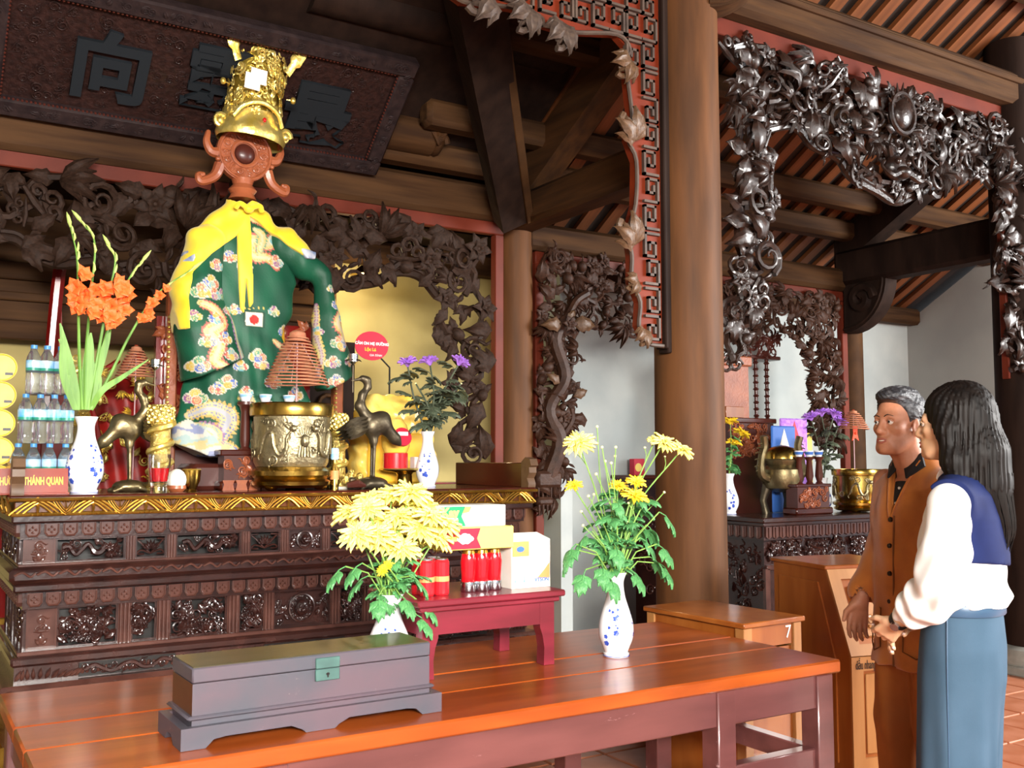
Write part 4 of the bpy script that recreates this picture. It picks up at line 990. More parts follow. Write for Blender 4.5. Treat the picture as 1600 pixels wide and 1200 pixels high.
# ---------------------------------------------------------------- side altar (right bay)
BY0,BZ=4.95,1.005
BX0,BX1=4.95-0.0,6.72
b0=P(1193,808,Z=BZ); BX0=P(1193,807,Y=BY0).x
sa=thing('side_altar','dark carved wooden side altar standing behind the thick column','altar',((BX0+BX1)/2,BY0,0)); bw=(BX1-BX0)/2
def r2(z0,z1,ins,name,m,bev=0.005):
    m_=MB(); m_.box((-bw+ins,ins,z0),(bw-ins,0.55-ins,z1),bev=bev); return m_.build(name,m,sa)
r2(BZ-0.035,BZ,0.0,'top_board','altar',0.006); r2(BZ-0.06,BZ-0.035,0.02,'cornice','altar',0.004); r2(BZ-0.16,BZ-0.06,0.05,'frieze','altar',0.0)
r2(0.06,BZ-0.16,0.09,'body','altar',0.0); r2(0,0.06,0.03,'plinth','altar',0.01)
tm=MB(); tm.prism([(-0.028,0.04),(0.028,0.04),(0.028,-0.03),(0,-0.045),(-0.028,-0.03)],-0.012,0.0); tm.cyl((0,-0.014,-0.035),(0,-0.014,0.035),0.008,n=6); tmm=tm.mesh('cartouche','altar_light')
k=-bw+0.09
while k<bw-0.06: inst(tmm,'cartouche',sa,T((k,0.05,BZ-0.105))); k+=0.068
for k in range(6): inst(tmm,'cartouche',sa,T((-bw+0.05,0.1+0.068*k,BZ-0.105),(0,0,-PI/2)))
rg=random.Random(31)
for x0,x1 in ((-bw+0.12,bw-0.12),):
    m_=MB()
    for k in range(90): m_.add(*TGEO[rg.choice(['scroll','cloud_curl','leaf_spray','flower','feather_tuft'])],T=Matrix.Translation((rg.uniform(x0,x1),0.085,BZ-0.25+rg.uniform(-0.06,0.07)))@FN@T((0,0,0),(0,0,rg.uniform(0,6)),rg.uniform(0.06,0.11)))
    m_.build('front_carving','altar',sa)
for x in (-bw+0.105,-bw*0.33,bw*0.33,bw-0.105): m_=MB(); m_.box((x-0.022,0.07,0.06),(x+0.022,0.1,BZ-0.36)); m_.build('stile','altar_light',sa,smooth=False)
m_=MB(); m_.box((-bw+0.1,0.07,BZ-0.37),(bw-0.1,0.095,BZ-0.335),bev=0.004); m_.build('rail','altar_light',sa)
m_=MB()
for k in range(50): m_.add(*TGEO[rg.choice(['scroll','cloud_curl','leaf'])],T=T((-bw+0.087,rg.uniform(0.1,0.45),rg.uniform(0.35,BZ-0.2)),(0,-PI/2,rg.uniform(0,6)),0.07))
m_.build('side_carving','altar',sa)['kind']='stuff'
# low dark chest behind the column with a small red box on it
p=P(975,742,D=8.0); t=thing('dark_cabinet','low black lacquer cabinet half hidden behind the thick column','cabinet',(p.x+0.3,p.y,0))
m_=MB(); m_.box((-0.35,-0.2,0.05),(0.35,0.2,p.z-0.03)); m_.build('body','altar',t,smooth=False); m_=MB(); m_.box((-0.4,-0.24,p.z-0.03),(0.4,0.24,p.z),bev=0.006); m_.build('top','altar_red',t)
m_=MB(); 
for k in range(30): m_.add(*TGEO['scroll'],T=Matrix.Translation((rg.uniform(-.3,.3),-0.2,rg.uniform(0.3,p.z-0.1)))@FN@T((0,0,0),(0,0,k),0.09))
m_.build('carving','altar_light',t)['kind']='stuff'; m_=MB()
for sx in (-1,1):
    for sy in (-1,1): m_.box((sx*0.3-0.04,sy*0.15-0.04,0),(sx*0.3+0.04,sy*0.15+0.04,0.05))
m_.build('foot','altar',t,smooth=False)
q=P(1004,742,D=7.95); q.z=p.z; t=thing('small_box','small red and yellow packet on the dark cabinet behind the column','box',(q.x,p.y-0.05,p.z))
s_=0.055; m_=MB(); m_.box((-s_,-0.03,0),(s_,0.03,0.13),bev=0.003); m_.build('carton','redcard',t); m_=MB(); m_.cyl((-0.012,-0.0305,0.06),(-0.012,-0.033,0.06),0.034,n=16); m_.build('print','yellowcard',t)
# ---------------------------------------------------------------- desk marked 7
Z7=0.74
f7=P(1162,974,Z=Z7); r7=P(1252,962,Z=Z7); l7=P(1020,946,Z=Z7)
dk=thing('wooden_desk','small orange-brown wooden desk with a chalked 7 on its end','desk',(f7.x,f7.y,0)); w7=(r7-f7).length; d7=(l7-f7).length
a7=math.atan2(r7.y-f7.y,r7.x-f7.x); dk.rotation_euler=(0,0,a7)
m_=MB(); m_.box((-0.012,-0.012,Z7-0.022),(w7+0.012,d7+0.012,Z7),bev=0.004); m_.build('top','orangewood',dk)
for x0,x1 in ((0,0.05),(w7-0.05,w7)):
    for y0,y1 in ((0,0.05),(d7-0.05,d7)): m_=MB(); m_.box((x0,y0,0),(x1,y1,Z7-0.022),bev=0.003); m_.build('leg','palewood',dk)
m_=MB(); m_.box((0.05,0.008,Z7-0.11),(w7-0.05,0.03,Z7-0.022)); m_.build('end_rail','orangewood',dk,smooth=False)
m_=MB(); m_.box((0.05,0.016,0.05),(w7-0.05,0.03,Z7-0.12)); pn=m_.build('end_panel','orangewood',dk,smooth=False)
for z0,z1 in ((0.40,0.42),(0.18,0.2)): m_=MB(); m_.box((0.06,0.004,z0),(w7-0.06,0.018,z1),bev=0.003); m_.build('panel_moulding','palewood',pn)
for x in (0.008,w7-0.03): m_=MB(); m_.box((x,0.05,0.05),(x+0.022,d7-0.05,Z7-0.022)); m_.build('side_board','orangewood',dk,smooth=False)
text_mesh('7',0.075,0.0008,'white','chalk_numeral',dk,T((w7*0.78,0.0065,Z7-0.062))@FACE_Y)
# ---------------------------------------------------------------- donation box
ZD=0.93
fd=P(1289,883,Z=ZD); ld=P(1209,870,Z=ZD)
db=thing('donation_box','tall light wood offering box with sloped front behind the man','box',(fd.x,fd.y,0)); dd=(ld-fd).length; wd_=0.44
ad=math.atan2(ld.y-fd.y,ld.x-fd.x)-PI/2; db.rotation_euler=(0,0,ad)
sl=0.16
pl=[(-sl,0.0),(dd,0.0),(dd,ZD-0.02),(0.0,ZD-0.02),(-sl,0.55)]
m_=MB(); m_.prism(pl,0,wd_,axis='x'); m_.build('body','orangewood',db,smooth=False)
m_=MB(); m_.box((-0.012,-0.015,ZD-0.02),(wd_+0.012,dd+0.012,ZD),bev=0.004); m_.build('lid','orangewood',db)
m_=MB(); m_.prism([(0.05-sl+0.04,0.08),(dd-0.05,0.08),(dd-0.05,ZD-0.08),(0.05,ZD-0.08),(0.0-sl+0.09,0.52)],-0.008,0.0,axis='x'); m_.build('side_panel','orangewood',db,smooth=False)
sv=Vector((0,-sl,0.55-(ZD-0.02))).normalized()
# sloped front panel with carved relief, vertical lower front with lettering
th=math.atan2(sl,ZD-0.02-0.55)
Msl=T((0,0,ZD-0.02))@Matrix.Rotation(-th,4,'X')
Ls=math.hypot(sl,ZD-0.57)
m_=MB(); 
for lo,hi in (((0.0,-0.012,-Ls),(0.06,0.0,0)),((wd_-0.06,-0.012,-Ls),(wd_,0.0,0)),((0.06,-0.012,-0.05),(wd_-0.06,0,0)),((0.06,-0.012,-Ls),(wd_-0.06,0,-Ls+0.05))): m_.box(lo,hi)
o=m_.build('front_frame','palewood',db,smooth=False); o.matrix_local=Msl
m_=MB(); m_.box((0.09,-0.014,-Ls+0.08),(wd_-0.09,-0.004,-0.08),bev=0.004)
for k in range(16): m_.add(*TGEO[rg.choice(['scroll','leaf','flower'])],T=Matrix.Translation((rg.uniform(.14,wd_-.14),-0.014,rg.uniform(-Ls+.12,-.12)))@FN@T((0,0,0),(0,0,k),0.07))
o=m_.build('front_relief','palewood',db); o.matrix_local=Msl
m_=MB()
for lo,hi in (((0,-sl-0.012,0.04),(0.06,-sl,0.55)),((wd_-0.06,-sl-0.012,0.04),(wd_,-sl,0.55)),((0.06,-sl-0.012,0.49),(wd_-0.06,-sl,0.55)),((0.06,-sl-0.012,0.04),(wd_-0.06,-sl,0.12))): m_.box(lo,hi)
m_.build('front_frame','palewood',db,smooth=False)
m_=MB(); m_.box((0.075,-sl-0.006,0.135),(wd_-0.075,-sl,0.475),bev=0.003); m_.build('front_panel','palewood',db)
m_=MB(); m_.box((-0.01,-sl-0.02,0),(wd_+0.01,-sl,0.04)); m_.build('plinth','stone',db,smooth=False)
text_mesh('dầu nhang giọt',0.055,0.0006,'black','lettering',db,T((0.02,-sl-0.0135,0.515))@FACE_Y@Matrix.Diagonal((0.45,1,1,1)),alignx='LEFT')
# ================================================================ things on the altars and the table
def A(px,Y,Z=None): 
    q=P(px,716,Y=Y); return Vector((q.x,Y,AZ+0.0005 if Z is None else Z))
# ---------------------------------------------------------------- porcelain vases
def vase(label,loc,h,rmax,rz=0.0,seed=1,rrim=0.62,rneck=0.46):
    t=thing('porcelain_vase',label,'vase',loc,rz); R=rmax
    pr=[(R*.70,0),(R*.74,.012*h/.3),(R*.66,.05*h),(R*.74,.10*h),(R*.93,.2*h),(R,.30*h),(R*.95,.42*h),(R*.76,.56*h),(R*.55,.70*h),(R*rneck,.82*h),(R*rneck*1.02,.9*h),(R*rrim*.92,.965*h),(R*rrim,h),(R*rrim*.94,h*.997),(R*rneck*.9,.93*h),(R*rneck*.86,.7*h)]
    P3=[tuple(q) for q in pr[:1]]
    sm=spline([(a_,0,b_) for a_,b_ in pr[1:14]],4); prof=[pr[0]]+[(max(q[0],0.002),q[2]) for q in sm]+pr[14:]
    m_=MB(); m_.lathe(prof,40,cap=False); m_.lathe([(R*.70,0.0),(0.0001,0.0)],40,cap=False); m_.lathe([(0.0001,.7*h),(R*rneck*.86,.7*h)],24,cap=False); m_.build('body','porcelain',t,smooth=60)
    zz=[q[2] for q in sm]; rr_=[q[0] for q in sm]
    def rad(z): return float(np.interp(z,zz[:40],rr_[:40]))
    rg=random.Random(seed); m_=MB()
    def blob(a0,z0,s_,n=7,pet=5):
        vs=[(a0,z0)]
        for k in range(n*2): 
            q=2*PI*k/(n*2); r_=s_*(0.65+0.35*abs(math.cos(q*pet/2)))
            vs.append((a0+r_*math.cos(q)/rad(z0),z0+r_*math.sin(q)))
        V=[]
        for a_,z_ in vs: r_=rad(z_)+0.0009; V.append((r_*math.cos(a_),r_*math.sin(a_),z_))
        m_.add(V,[(0,1+k,1+(k+1)%(n*2)) for k in range(n*2)])
    for base in range(3):
        a0=base*2.1+0.3
        for k in range(5): blob(a0+rg.uniform(-.45,.45),h*rg.uniform(.16,.34),R*rg.uniform(.12,.2))
        for k in range(9): blob(a0+rg.uniform(-.6,.6),h*rg.uniform(.34,.62),R*rg.uniform(.04,.10),5,3)
        blob(a0+.35,h*.47,R*.17); blob(a0-.1,h*.56,R*.09,5,3)
    m_.build('painted_flowers','cobalt',t,smooth=False)['kind']='stuff'
    m_=MB(); m_.tube([(R*.745*math.cos(k*PI/16),R*.745*math.sin(k*PI/16),.012*h) for k in range(32)],0.0012,5,closed=True); m_.build('foot_line','cobalt',t)
    return t
VL=A(133,4.80); vase('blue and white porcelain vase holding orange gladioli on the main altar',VL,Ssz(119,133,4.8),Ssz(28,133,4.8),-1.2,1)
VR=A(668,4.86); vase('slim blue and white vase of purple chrysanthemums at the right end of the main altar',VR,Ssz(87,668,4.86),Ssz(18,668,4.86),-2.6,2)
V1=P(608,1001,Z=TZ); V1=Vector((P(608,990,Y=2.98).x,2.98,TZ+0.0005)); V1h=0.27
vase('white vase of massed yellow chrysanthemums behind the old chest',V1,V1h,0.075,-2.2,3)
V2=P(963,1025,Z=TZ); V2.z=TZ+0.0005; V2h=Ssz(127,963,V2.y)
vase('white vase of sparse yellow chrysanthemums at the middle of the table',V2,V2h,Ssz(27,963,V2.y),-2.9,4)
# ---------------------------------------------------------------- flowers
PET2=leaf_geo(2,0.2,0.25,0.0)
def head_mesh(name,m,rings,core,corem=None):
    m_=MB(); rg=random.Random(4)
    for n,ln,tilt,z in rings:
        for k in range(n): m_.add(*PET2,T=T((0,0,z),(0,-tilt+rg.uniform(-.12,.12),2*PI*(k+rg.uniform(-.2,.2))/n),ln*rg.uniform(.88,1.1)))
    if core: m_.ball((0,0,0.06),(core,core,core*0.6),8)
    return m_.mesh(name,m,50)
H_big=head_mesh('flower_head','yellowflower',[(16,1.0,0.05,0.0),(15,0.95,0.35,0.05),(13,0.8,0.65,0.08),(10,0.6,0.95,0.1),(6,0.4,1.25,0.12)],0.12)
H_deep=head_mesh('flower_head','deepyellow',[(15,1.0,0.25,0.0),(13,0.9,0.6,0.05),(10,0.7,0.95,0.08),(6,0.45,1.25,0.1)],0.12)
H_pur=head_mesh('flower_head','purpleflower',[(18,1.0,0.55,0.0),(16,0.95,0.8,0.03),(12,0.85,1.05,0.05),(8,0.7,1.3,0.07)],0.1)
_b=MB(); _b.ball((0,0,0.3),(0.5,0.5,0.45),8); BUD=_b.mesh('bud','budcream')
def chr_leaf(m):
    m_=MB()
    for a_,s_,x in ((-0.8,0.5,0.25),(0.8,0.5,0.25),(-0.55,0.45,0.5),(0.55,0.45,0.5),(0,0.62,0.42)): m_.add(*leaf_geo(4,0.36,0.12,0.12),T=T((x,0,-x*x*0.35),(0,0.35+x*0.5,a_),s_))
    m_.tube([(0,0,0),(0.25,0,0.02),(0.5,0,-0.08)],0.02,5)
    return m_.mesh('leaf',m,50)
LF=chr_leaf('leafgreen'); LFD=chr_leaf('leafdark')
def flower(label,group,base,tip,hm,size,stemm,lm,rg,nleaf=3,leafsize=0.07,lean=None,leafz=(0.25,0.75),r=0.0028,face=None,bend=0.03,buds=0):
    t=thing('chrysanthemum',label,'flower',base,0,group); d=Vector(tip)-Vector(base)
    mid=Vector((d.x*0.35+rg.uniform(-bend,bend),d.y*0.35+rg.uniform(-bend,bend),d.z*0.55))
    pts=spline([(0,0,0),tuple(mid),tuple(d)],6); m_=MB(); m_.tube(pts,r,6); m_.build('stem',stemm,t)
    ax=Vector(pts[-1])-Vector(pts[-3]); ax.normalize()
    if face is not None: ax=(ax*0.55+Vector(face)*0.75).normalized()
    q=ax.to_track_quat('Z','Y').to_matrix().to_4x4()
    inst(hm,'flower_head' if hm is not BUD else 'bud',t,Matrix.Translation(d)@q@Matrix.Rotation(rg.uniform(0,6),4,'Z')@Matrix.Scale(size,4))
    for k in range(nleaf):
        u=rg.uniform(*leafz); p=pts[int(u*(len(pts)-1))]; a_=rg.uniform(0,6.28)
        inst(lm,'leaf',t,Matrix.Translation(Vector(p))@Euler((rg.uniform(-.4,.4),rg.uniform(-.9,0.5),a_)).to_matrix().to_4x4()@Matrix.Scale(leafsize*rg.uniform(.75,1.25),4))
    for k in range(buds):
        u=rg.uniform(.6,.95); p=Vector(pts[int(u*(len(pts)-1))]); e=p+Vector((rg.uniform(-.05,.05),rg.uniform(-.04,.03),rg.uniform(.03,.08)))
        m_=MB(); m_.tube([tuple(p),tuple((p+e)/2+Vector((0.006,0,0))),tuple(e)],0.0016,5); sd=m_.build('side_stem',stemm,t); inst(BUD,'bud',sd,Matrix.Translation(e)@Matrix.Scale(rg.uniform(.008,.013),4))
    return t
rg=random.Random(77)
# massed bunch behind the chest
mouth=V1+Vector((0,0,V1h*0.95)); toC=(Vector(CAM)-mouth).normalized()
heads=[(552,808),(578,786),(612,780),(648,790),(672,812),(560,838),(590,822),(622,812),(655,832),(680,845),(600,850),(636,846),(668,852),(575,800),(640,776),(608,838),(690,826),(588,842),(628,862),(660,800)]
for i,(a_,b_) in enumerate(heads):
    tip=P(a_,b_,Y=V1.y+rg.uniform(-0.09,0.09)); s_=(mouth.x+rg.uniform(-.03,.03),mouth.y+rg.uniform(-.02,.02),mouth.z-0.03)
    flower({0:'leftmost pale yellow chrysanthemum in the bunch behind the old chest',2:'pale yellow chrysanthemum at the top left of the bunch behind the chest',14:'topmost pale yellow chrysanthemum of the bunch behind the chest',16:'rightmost pale yellow chrysanthemum of the bunch behind the chest',18:'lowest pale yellow chrysanthemum of the bunch behind the chest'}.get(i,'pale yellow chrysanthemum inside the massed bunch behind the old chest'),'massed yellow chrysanthemums behind the chest',s_,tip,H_big,rg.uniform(.06,.074),'stemgreen',LF,rg,2,0.075,leafz=(0.15,0.6),face=(toC.x*.4,toC.y*.4,0.8),buds=0)
for a_,b_ in ((598,892),(606,885)):
    flower('small yellow side bloom low among the leaves behind the chest','low side blooms behind the chest',(mouth.x,mouth.y-.02,mouth.z-.03),P(a_,b_,Y=V1.y-0.08),H_deep,0.022,'stemgreen',LF,rg,1,0.06)
for a_,b_,r_ in ((540,885,PI),(655,940,-0.7),(650,960,-1.0),(625,930,-1.2),(575,900,2.6),(592,930,-2.0),(640,900,-.3),(566,880,3.3)):
    e=P(a_,b_,Y=V1.y-0.07); t=thing('chrysanthemum_leaf','loose green leaf drooping over the rim of the vase behind the chest','leaf',e,0,'drooping leaves of the massed bunch')
    inst(LF,'blade',t,Euler((0,0.5,r_)).to_matrix().to_4x4()@Matrix.Scale(.095,4)); m_=MB(); d=mouth-e; m_.tube([(0,0,0),tuple(d*0.5+Vector((0,0,.03))),tuple(d+Vector((0,0,-.03)))],0.0025,5); m_.build('stalk','stemgreen',t)
# sparse bunch on the table
mouth=V2+Vector((0,0,V2h*0.95)); 
hd=[(905,695,H_big,.062,0,'large pale yellow bloom leaning left above the sparse bunch'),(1035,695,H_big,.056,0,'pale yellow bloom at the upper right of the sparse bunch'),(1062,706,H_big,.054,0,'rightmost pale yellow bloom of the sparse bunch'),(1022,690,H_big,.03,0,'small pale bloom turned sideways at the upper right of the bunch'),
    (897,762,H_deep,.036,0,'deep yellow bloom low at the left of the sparse bunch'),(965,762,H_deep,.038,0,'deep yellow cup-shaped bloom at the centre of the sparse bunch'),(993,756,H_deep,.04,0,'deep yellow half-open bloom above the centre of the sparse bunch'),(990,779,H_deep,.052,0,'broad deep yellow bloom at the front of the sparse bunch'),(1008,782,H_deep,.018,0,'tiny deep yellow bloom beside the broad front bloom')]
for a_,b_,hm,s_,dy,lab in hd:
    flower(lab,'blooms of the sparse bunch',(mouth.x+rg.uniform(-.025,.025),mouth.y+rg.uniform(-.02,.02),mouth.z-.03),P(a_,b_,Y=V2.y+rg.uniform(-.06,.06)),hm,s_,'stemgreen',LF,rg,4,0.085,leafz=(0.15,0.72),face=(toC.x*.5,toC.y*.5,0.5),bend=0.02,buds=1)
for a_,b_ in ((933,668),(941,700),(962,700),(961,714),(946,722),(932,742),(955,725),(920,776),(909,800),(912,822),(979,817),(1037,770)):
    flower('tiny cream bud on a thin stalk in the sparse bunch','buds of the sparse bunch',(mouth.x+rg.uniform(-.02,.02),mouth.y+rg.uniform(-.02,.02),mouth.z-.03),P(a_,b_,Y=V2.y+rg.uniform(-.06,.06)),BUD,0.011,'stemgreen',LF,rg,3,0.075,leafz=(0.2,0.7),r=0.002)
for a_,b_,r_ in ((1030,800,-.6),(1026,850,-1.0),(1030,880,-1.2),(905,860,2.6),(900,850,3.4),(1000,840,-.5),(960,850,-1.8),(940,880,-2.0),(985,890,-1.2),(925,830,2.4),(1010,820,0.2),(950,900,-1.6),(1015,870,-.4),(915,890,3.8)):
    e=P(a_,b_,Y=V2.y-rg.uniform(0.02,.08)); t=thing('chrysanthemum_leaf','broad drooping green leaf in the sparse bunch','leaf',e,0,'drooping leaves of the sparse bunch')
    inst(LF,'blade',t,Euler((rg.uniform(-.3,.3),0.6,r_)).to_matrix().to_4x4()@Matrix.Scale(.105,4)); m_=MB(); d=mouth-e; m_.tube([(0,0,0),tuple(d*0.5+Vector((0,0,.03))),tuple(d+Vector((0,0,-.03)))],0.0025,5); m_.build('stalk','stemgreen',t)
# purple chrysanthemums on the altar
mouth=VR+Vector((0,0,Ssz(84,668,4.86)))
for a_,b_,lab in ((637,572,'left purple chrysanthemum'),(672,570,'middle purple chrysanthemum'),(716,570,'right purple chrysanthemum')):
    flower(lab+' in the slim altar vase','',(mouth.x+rg.uniform(-.015,.015),mouth.y,mouth.z-.03),P(a_,b_,Y=VR.y),H_pur,.062,'leafdark',LFD,rg,9,0.11,leafz=(0.2,0.95),r=0.005)
for a_,b_ in ((650,600),(695,605),(720,600)):
    flower('bare dark leafy stem among the purple chrysanthemums','leafy stems in the slim altar vase',(mouth.x,mouth.y,mouth.z-.03),P(a_,b_,Y=VR.y+.03),BUD,.012,'leafdark',LFD,rg,9,0.12,leafz=(0.2,0.98),r=0.005)
# gladioli
mouth=VL+Vector((0,0,Ssz(115,133,4.8)))
def floret():
    m_=MB()
    for k in range(6): m_.add(*leaf_geo(5,0.5,0.28,0.03),T=T((0,0,-.2),(0,-0.95 if k%2 else -0.7,k*PI/3),1.05))
    m_.cyl((0,0,-0.35),(0,0,0.05),0.1,0.22,8)
    return m_.mesh('floret','orangeflower',50)
FLO=floret(); _g=MB(); _g.tube([(0,0,0),(0.12,0,0.3),(0.1,0,0.7),(0,0,1.0)],[0.05,0.13,0.1,0.01],7); GB=_g.mesh('green_bud','palegreen')
def gladiolus(label,pts,fl,buds,sz=.05):
    q=[P(a_,b_,Y=VL.y+dy) for a_,b_,dy in pts]; base=q[0]; t=thing('gladiolus',label,'flower',base,0,'orange gladioli in the altar vase')
    sp=spline([tuple(x-base) for x in q],8); m_=MB(); n=len(sp); m_.tube(sp,[0.009*(1-0.75*k/n) for k in range(n)],7); m_.build('stem','gladgreen',t)
    for a_,b_,s_ in fl:
        p=P(a_,b_,Y=VL.y-0.03+rg.uniform(-.03,.03))-base; d=Vector((rg.uniform(-.7,.7),-0.9,rg.uniform(-.2,.5))).normalized()
        inst(FLO,'floret',t,Matrix.Translation(p)@d.to_track_quat('Z','Y').to_matrix().to_4x4()@Matrix.Scale(sz*s_,4))
    for u in buds:
        i=min(n-2,int(u*n)); p=Vector(sp[i]); d=(Vector(sp[i+1])-p).normalized(); s_=0.055*(1.25-u*0.5)
        inst(GB,'green_bud',t,Matrix.Translation(p)@(d+Vector((rg.uniform(-.35,.35),-.2,0.1))).normalized().to_track_quat('Z','Y').to_matrix().to_4x4()@Matrix.Scale(s_,4))
    inst(GB,'green_bud',t,Matrix.Translation(Vector(sp[-1]))@(Vector(sp[-1])-Vector(sp[-3])).normalized().to_track_quat('Z','Y').to_matrix().to_4x4()@Matrix.Scale(.07,4))
gladiolus('tall orange gladiolus with the highest green tip',[(128,640,0),(124,560,0),(122,460,0),(120,400,0),(110,355,0)],[(128,430,1.1),(122,450,1.2),(125,475,1.3),(118,466,1.0),(132,462,1.1),(120,485,.9)],(.62,.7,.78,.86,.93))
gladiolus('orange gladiolus whose green tip bends left',[(133,640,0),(134,560,0),(142,460,.02),(148,380,.02),(128,348,.02)],[(150,455,1.0),(148,478,1.1),(142,490,1.1),(152,495,1.0)],(.6,.68,.76,.84,.92))
gladiolus('orange gladiolus with blooms in the middle of the vase',[(137,640,0),(152,560,0),(168,470,0),(180,410,0),(172,388,0)],[(165,455,1.2),(158,470,1.2),(176,480,1.2),(186,455,1.3),(182,440,1.0),(170,495,1.1),(175,505,1.0)],(.66,.74,.82,.9))
gladiolus('orange gladiolus leaning right with a forked tip',[(138,640,0),(150,580,.02),(180,480,.04),(205,430,.04),(222,408,.04)],[(190,450,1.2),(198,465,1.2),(192,485,1.1),(182,500,1.0)],(.7,.78,.86,.92))
gladiolus('orange gladiolus slanting far right across the robe',[(142,640,0),(170,590,0),(205,520,0),(245,460,0),(300,420,0)],[(228,488,1.0),(222,500,.9),(238,475,.9),(250,462,.8),(232,495,.8),(258,452,.7)],(.55,.63,.72,.8,.88,.95),.045)
def swordleaf(label,pts,wd):
    q=[P(a_,b_,Y=VL.y+dy) for a_,b_,dy in pts]; base=q[0]; t=thing('gladiolus_leaf',label,'leaf',base,0,'sword leaves in the altar vase'); sp=spline([tuple(x-base) for x in q],6); n=len(sp)
    m_=MB(); m_.tube(sp,[wd*math.sin(PI*(0.25+0.74*k/n)) for k in range(n)],6,flat=0.16,up=(0.2,1,0)); m_.build('blade','gladgreen',t)
for i,(pp,wd) in enumerate((([(122,640,0),(112,590,0),(102,545,0),(94,505,0)],.026),([(118,640,0),(100,590,0),(98,540,0),(97,510,0)],.018),([(130,640,0),(136,590,0),(140,545,0),(142,520,0)],.028),([(136,640,0),(150,590,0),(165,540,0),(173,515,0)],.022),([(142,640,0),(160,610,-.03),(190,590,-.03),(232,562,-.03)],.016),([(126,640,0),(112,605,0),(108,560,0),(92,530,0)],.022),([(138,640,0),(146,600,0),(140,560,0),(137,530,0)],.024),([(140,640,0),(155,600,0),(150,570,0)],.014))):
    swordleaf('green sword-shaped gladiolus leaf rising from the altar vase',pp,wd)
# ---------------------------------------------------------------- water bottles
def bottle_proto():
    t=thing('water_bottle','','bottle',(0,0,0)); h=0.222
    pr=[(.026,0),(.031,.006),(.0315,.03),(.029,.05),(.0315,.07),(.0295,.09),(.0315,.105),(.0315,.155),(.027,.172),(.016,.195),(.0125,.205),(.0125,.212)]
    m_=MB(); m_.lathe(pr,18); m_.build('body','bottle',t,smooth=60)
    m_=MB(); m_.lathe([(.0145,.206),(.0145,.2225),(.0001,.2225)],16); m_.build('cap','cap',t)
    m_=MB(); m_.lathe([(.0321,.108),(.0321,.152)],18,cap=False); lb=m_.build('label','label_blue',t); m_=MB(); m_.lathe([(.0324,.106),(.0324,.118)],18,cap=False); m_.build('label_stripe','label_green',lb)
    return t
bp=bottle_proto(); first=True
for tier,(pxs,z,lab) in enumerate((((28,52,77,102),0,'small clear water bottle with blue cap, bottom layer of the stack'),((37,60,82,102),1,'small clear water bottle with blue cap, middle layer of the stack'),((47,68,90),2,'small clear water bottle with blue cap, top layer of the stack'))):
    for row_ in range(2):
        for px in pxs:
            q=A(px,4.95+row_*0.068); loc=(q.x,q.y,AZ+0.0005+z*0.2228)
            if first: o=bp; o.location=loc; first=False
            else: o=copy_tree(bp,None,loc,rg.uniform(0,6))
            o['label']='water bottle, '+['first','second','third','fourth'][pxs.index(px)]+' from left, '+['front','back'][row_]+' row, '+['bottom','middle','top'][tier]+' layer of the altar stack'; o['group']='water bottles stacked on the main altar'
# yellow round tins at the left edge
for k in range(5):
    q=A(-3,5.02); t=thing('yellow_tin',['lowest','second lowest','middle','second highest','topmost'][k]+' yellow round tin in the column at the left edge of the altar','tin',(q.x,q.y,AZ+0.064+k*0.1252),0,'yellow tins at the left edge')
    m_=MB(); m_.cyl((0,-0.03,0),(0,0.03,0),0.0624,n=28); m_.build('drum','yellowpaper',t); m_=MB(); m_.tube([(0.058*math.cos(a_*PI/14),-0.031,0.058*math.sin(a_*PI/14)) for a_ in range(28)],0.003,5,closed=True); m_.build('rim','goldtext',t)
    m_=MB(); m_.box((.012,-.0315,-.034),(.044,-.0305,-.022)); m_.build('print','black',t,smooth=False)
# name plate
q=A(55,4.72); t=thing('name_plate','red-brown name plate with gold raised lettering at the left front of the altar','sign',(q.x-0.11,q.y,AZ+0.0005)); 
w_=.245; m_=MB(); m_.prism([(0,0),(0.045,0),(0.03,.112),(0.018,.112)],-w_,w_,axis='x'); m_.build('wedge','nameplate',t,smooth=False)
m_=MB(); m_.box((-w_-.005,-.008,0),(w_+.005,.055,.008),bev=.002); m_.build('foot','nameplate',t)
text_mesh('HƯƠNG THÁNH QUAN',0.046,0.002,'goldtext','lettering',t,T((w_-.02,.004,.056),(math.radians(9)*-1,0,0))@FACE_Y@Matrix.Diagonal((0.5,1,1,1)),bold=0.0014,alignx='RIGHT')
# drinking glass with red candle
q=A(249,4.68); t=thing('candle_glass','clear glass half filled with red wax on the altar edge','glass',q); h=.175; 
m_=MB(); m_.lathe([(.036,0),(.037,.02),(.034,.028),(.040,.05),(.049,.115),(.050,h),(.0475,h),(.0465,.115),(.038,.05),(.0001,.045)],28); m_.build('tumbler','glass',t,smooth=50)
m_=MB(); m_.lathe([(.0001,.048),(.0375,.052),(.0455,.112),(.0001,.112)],24); m_.build('wax','redliquid',t)
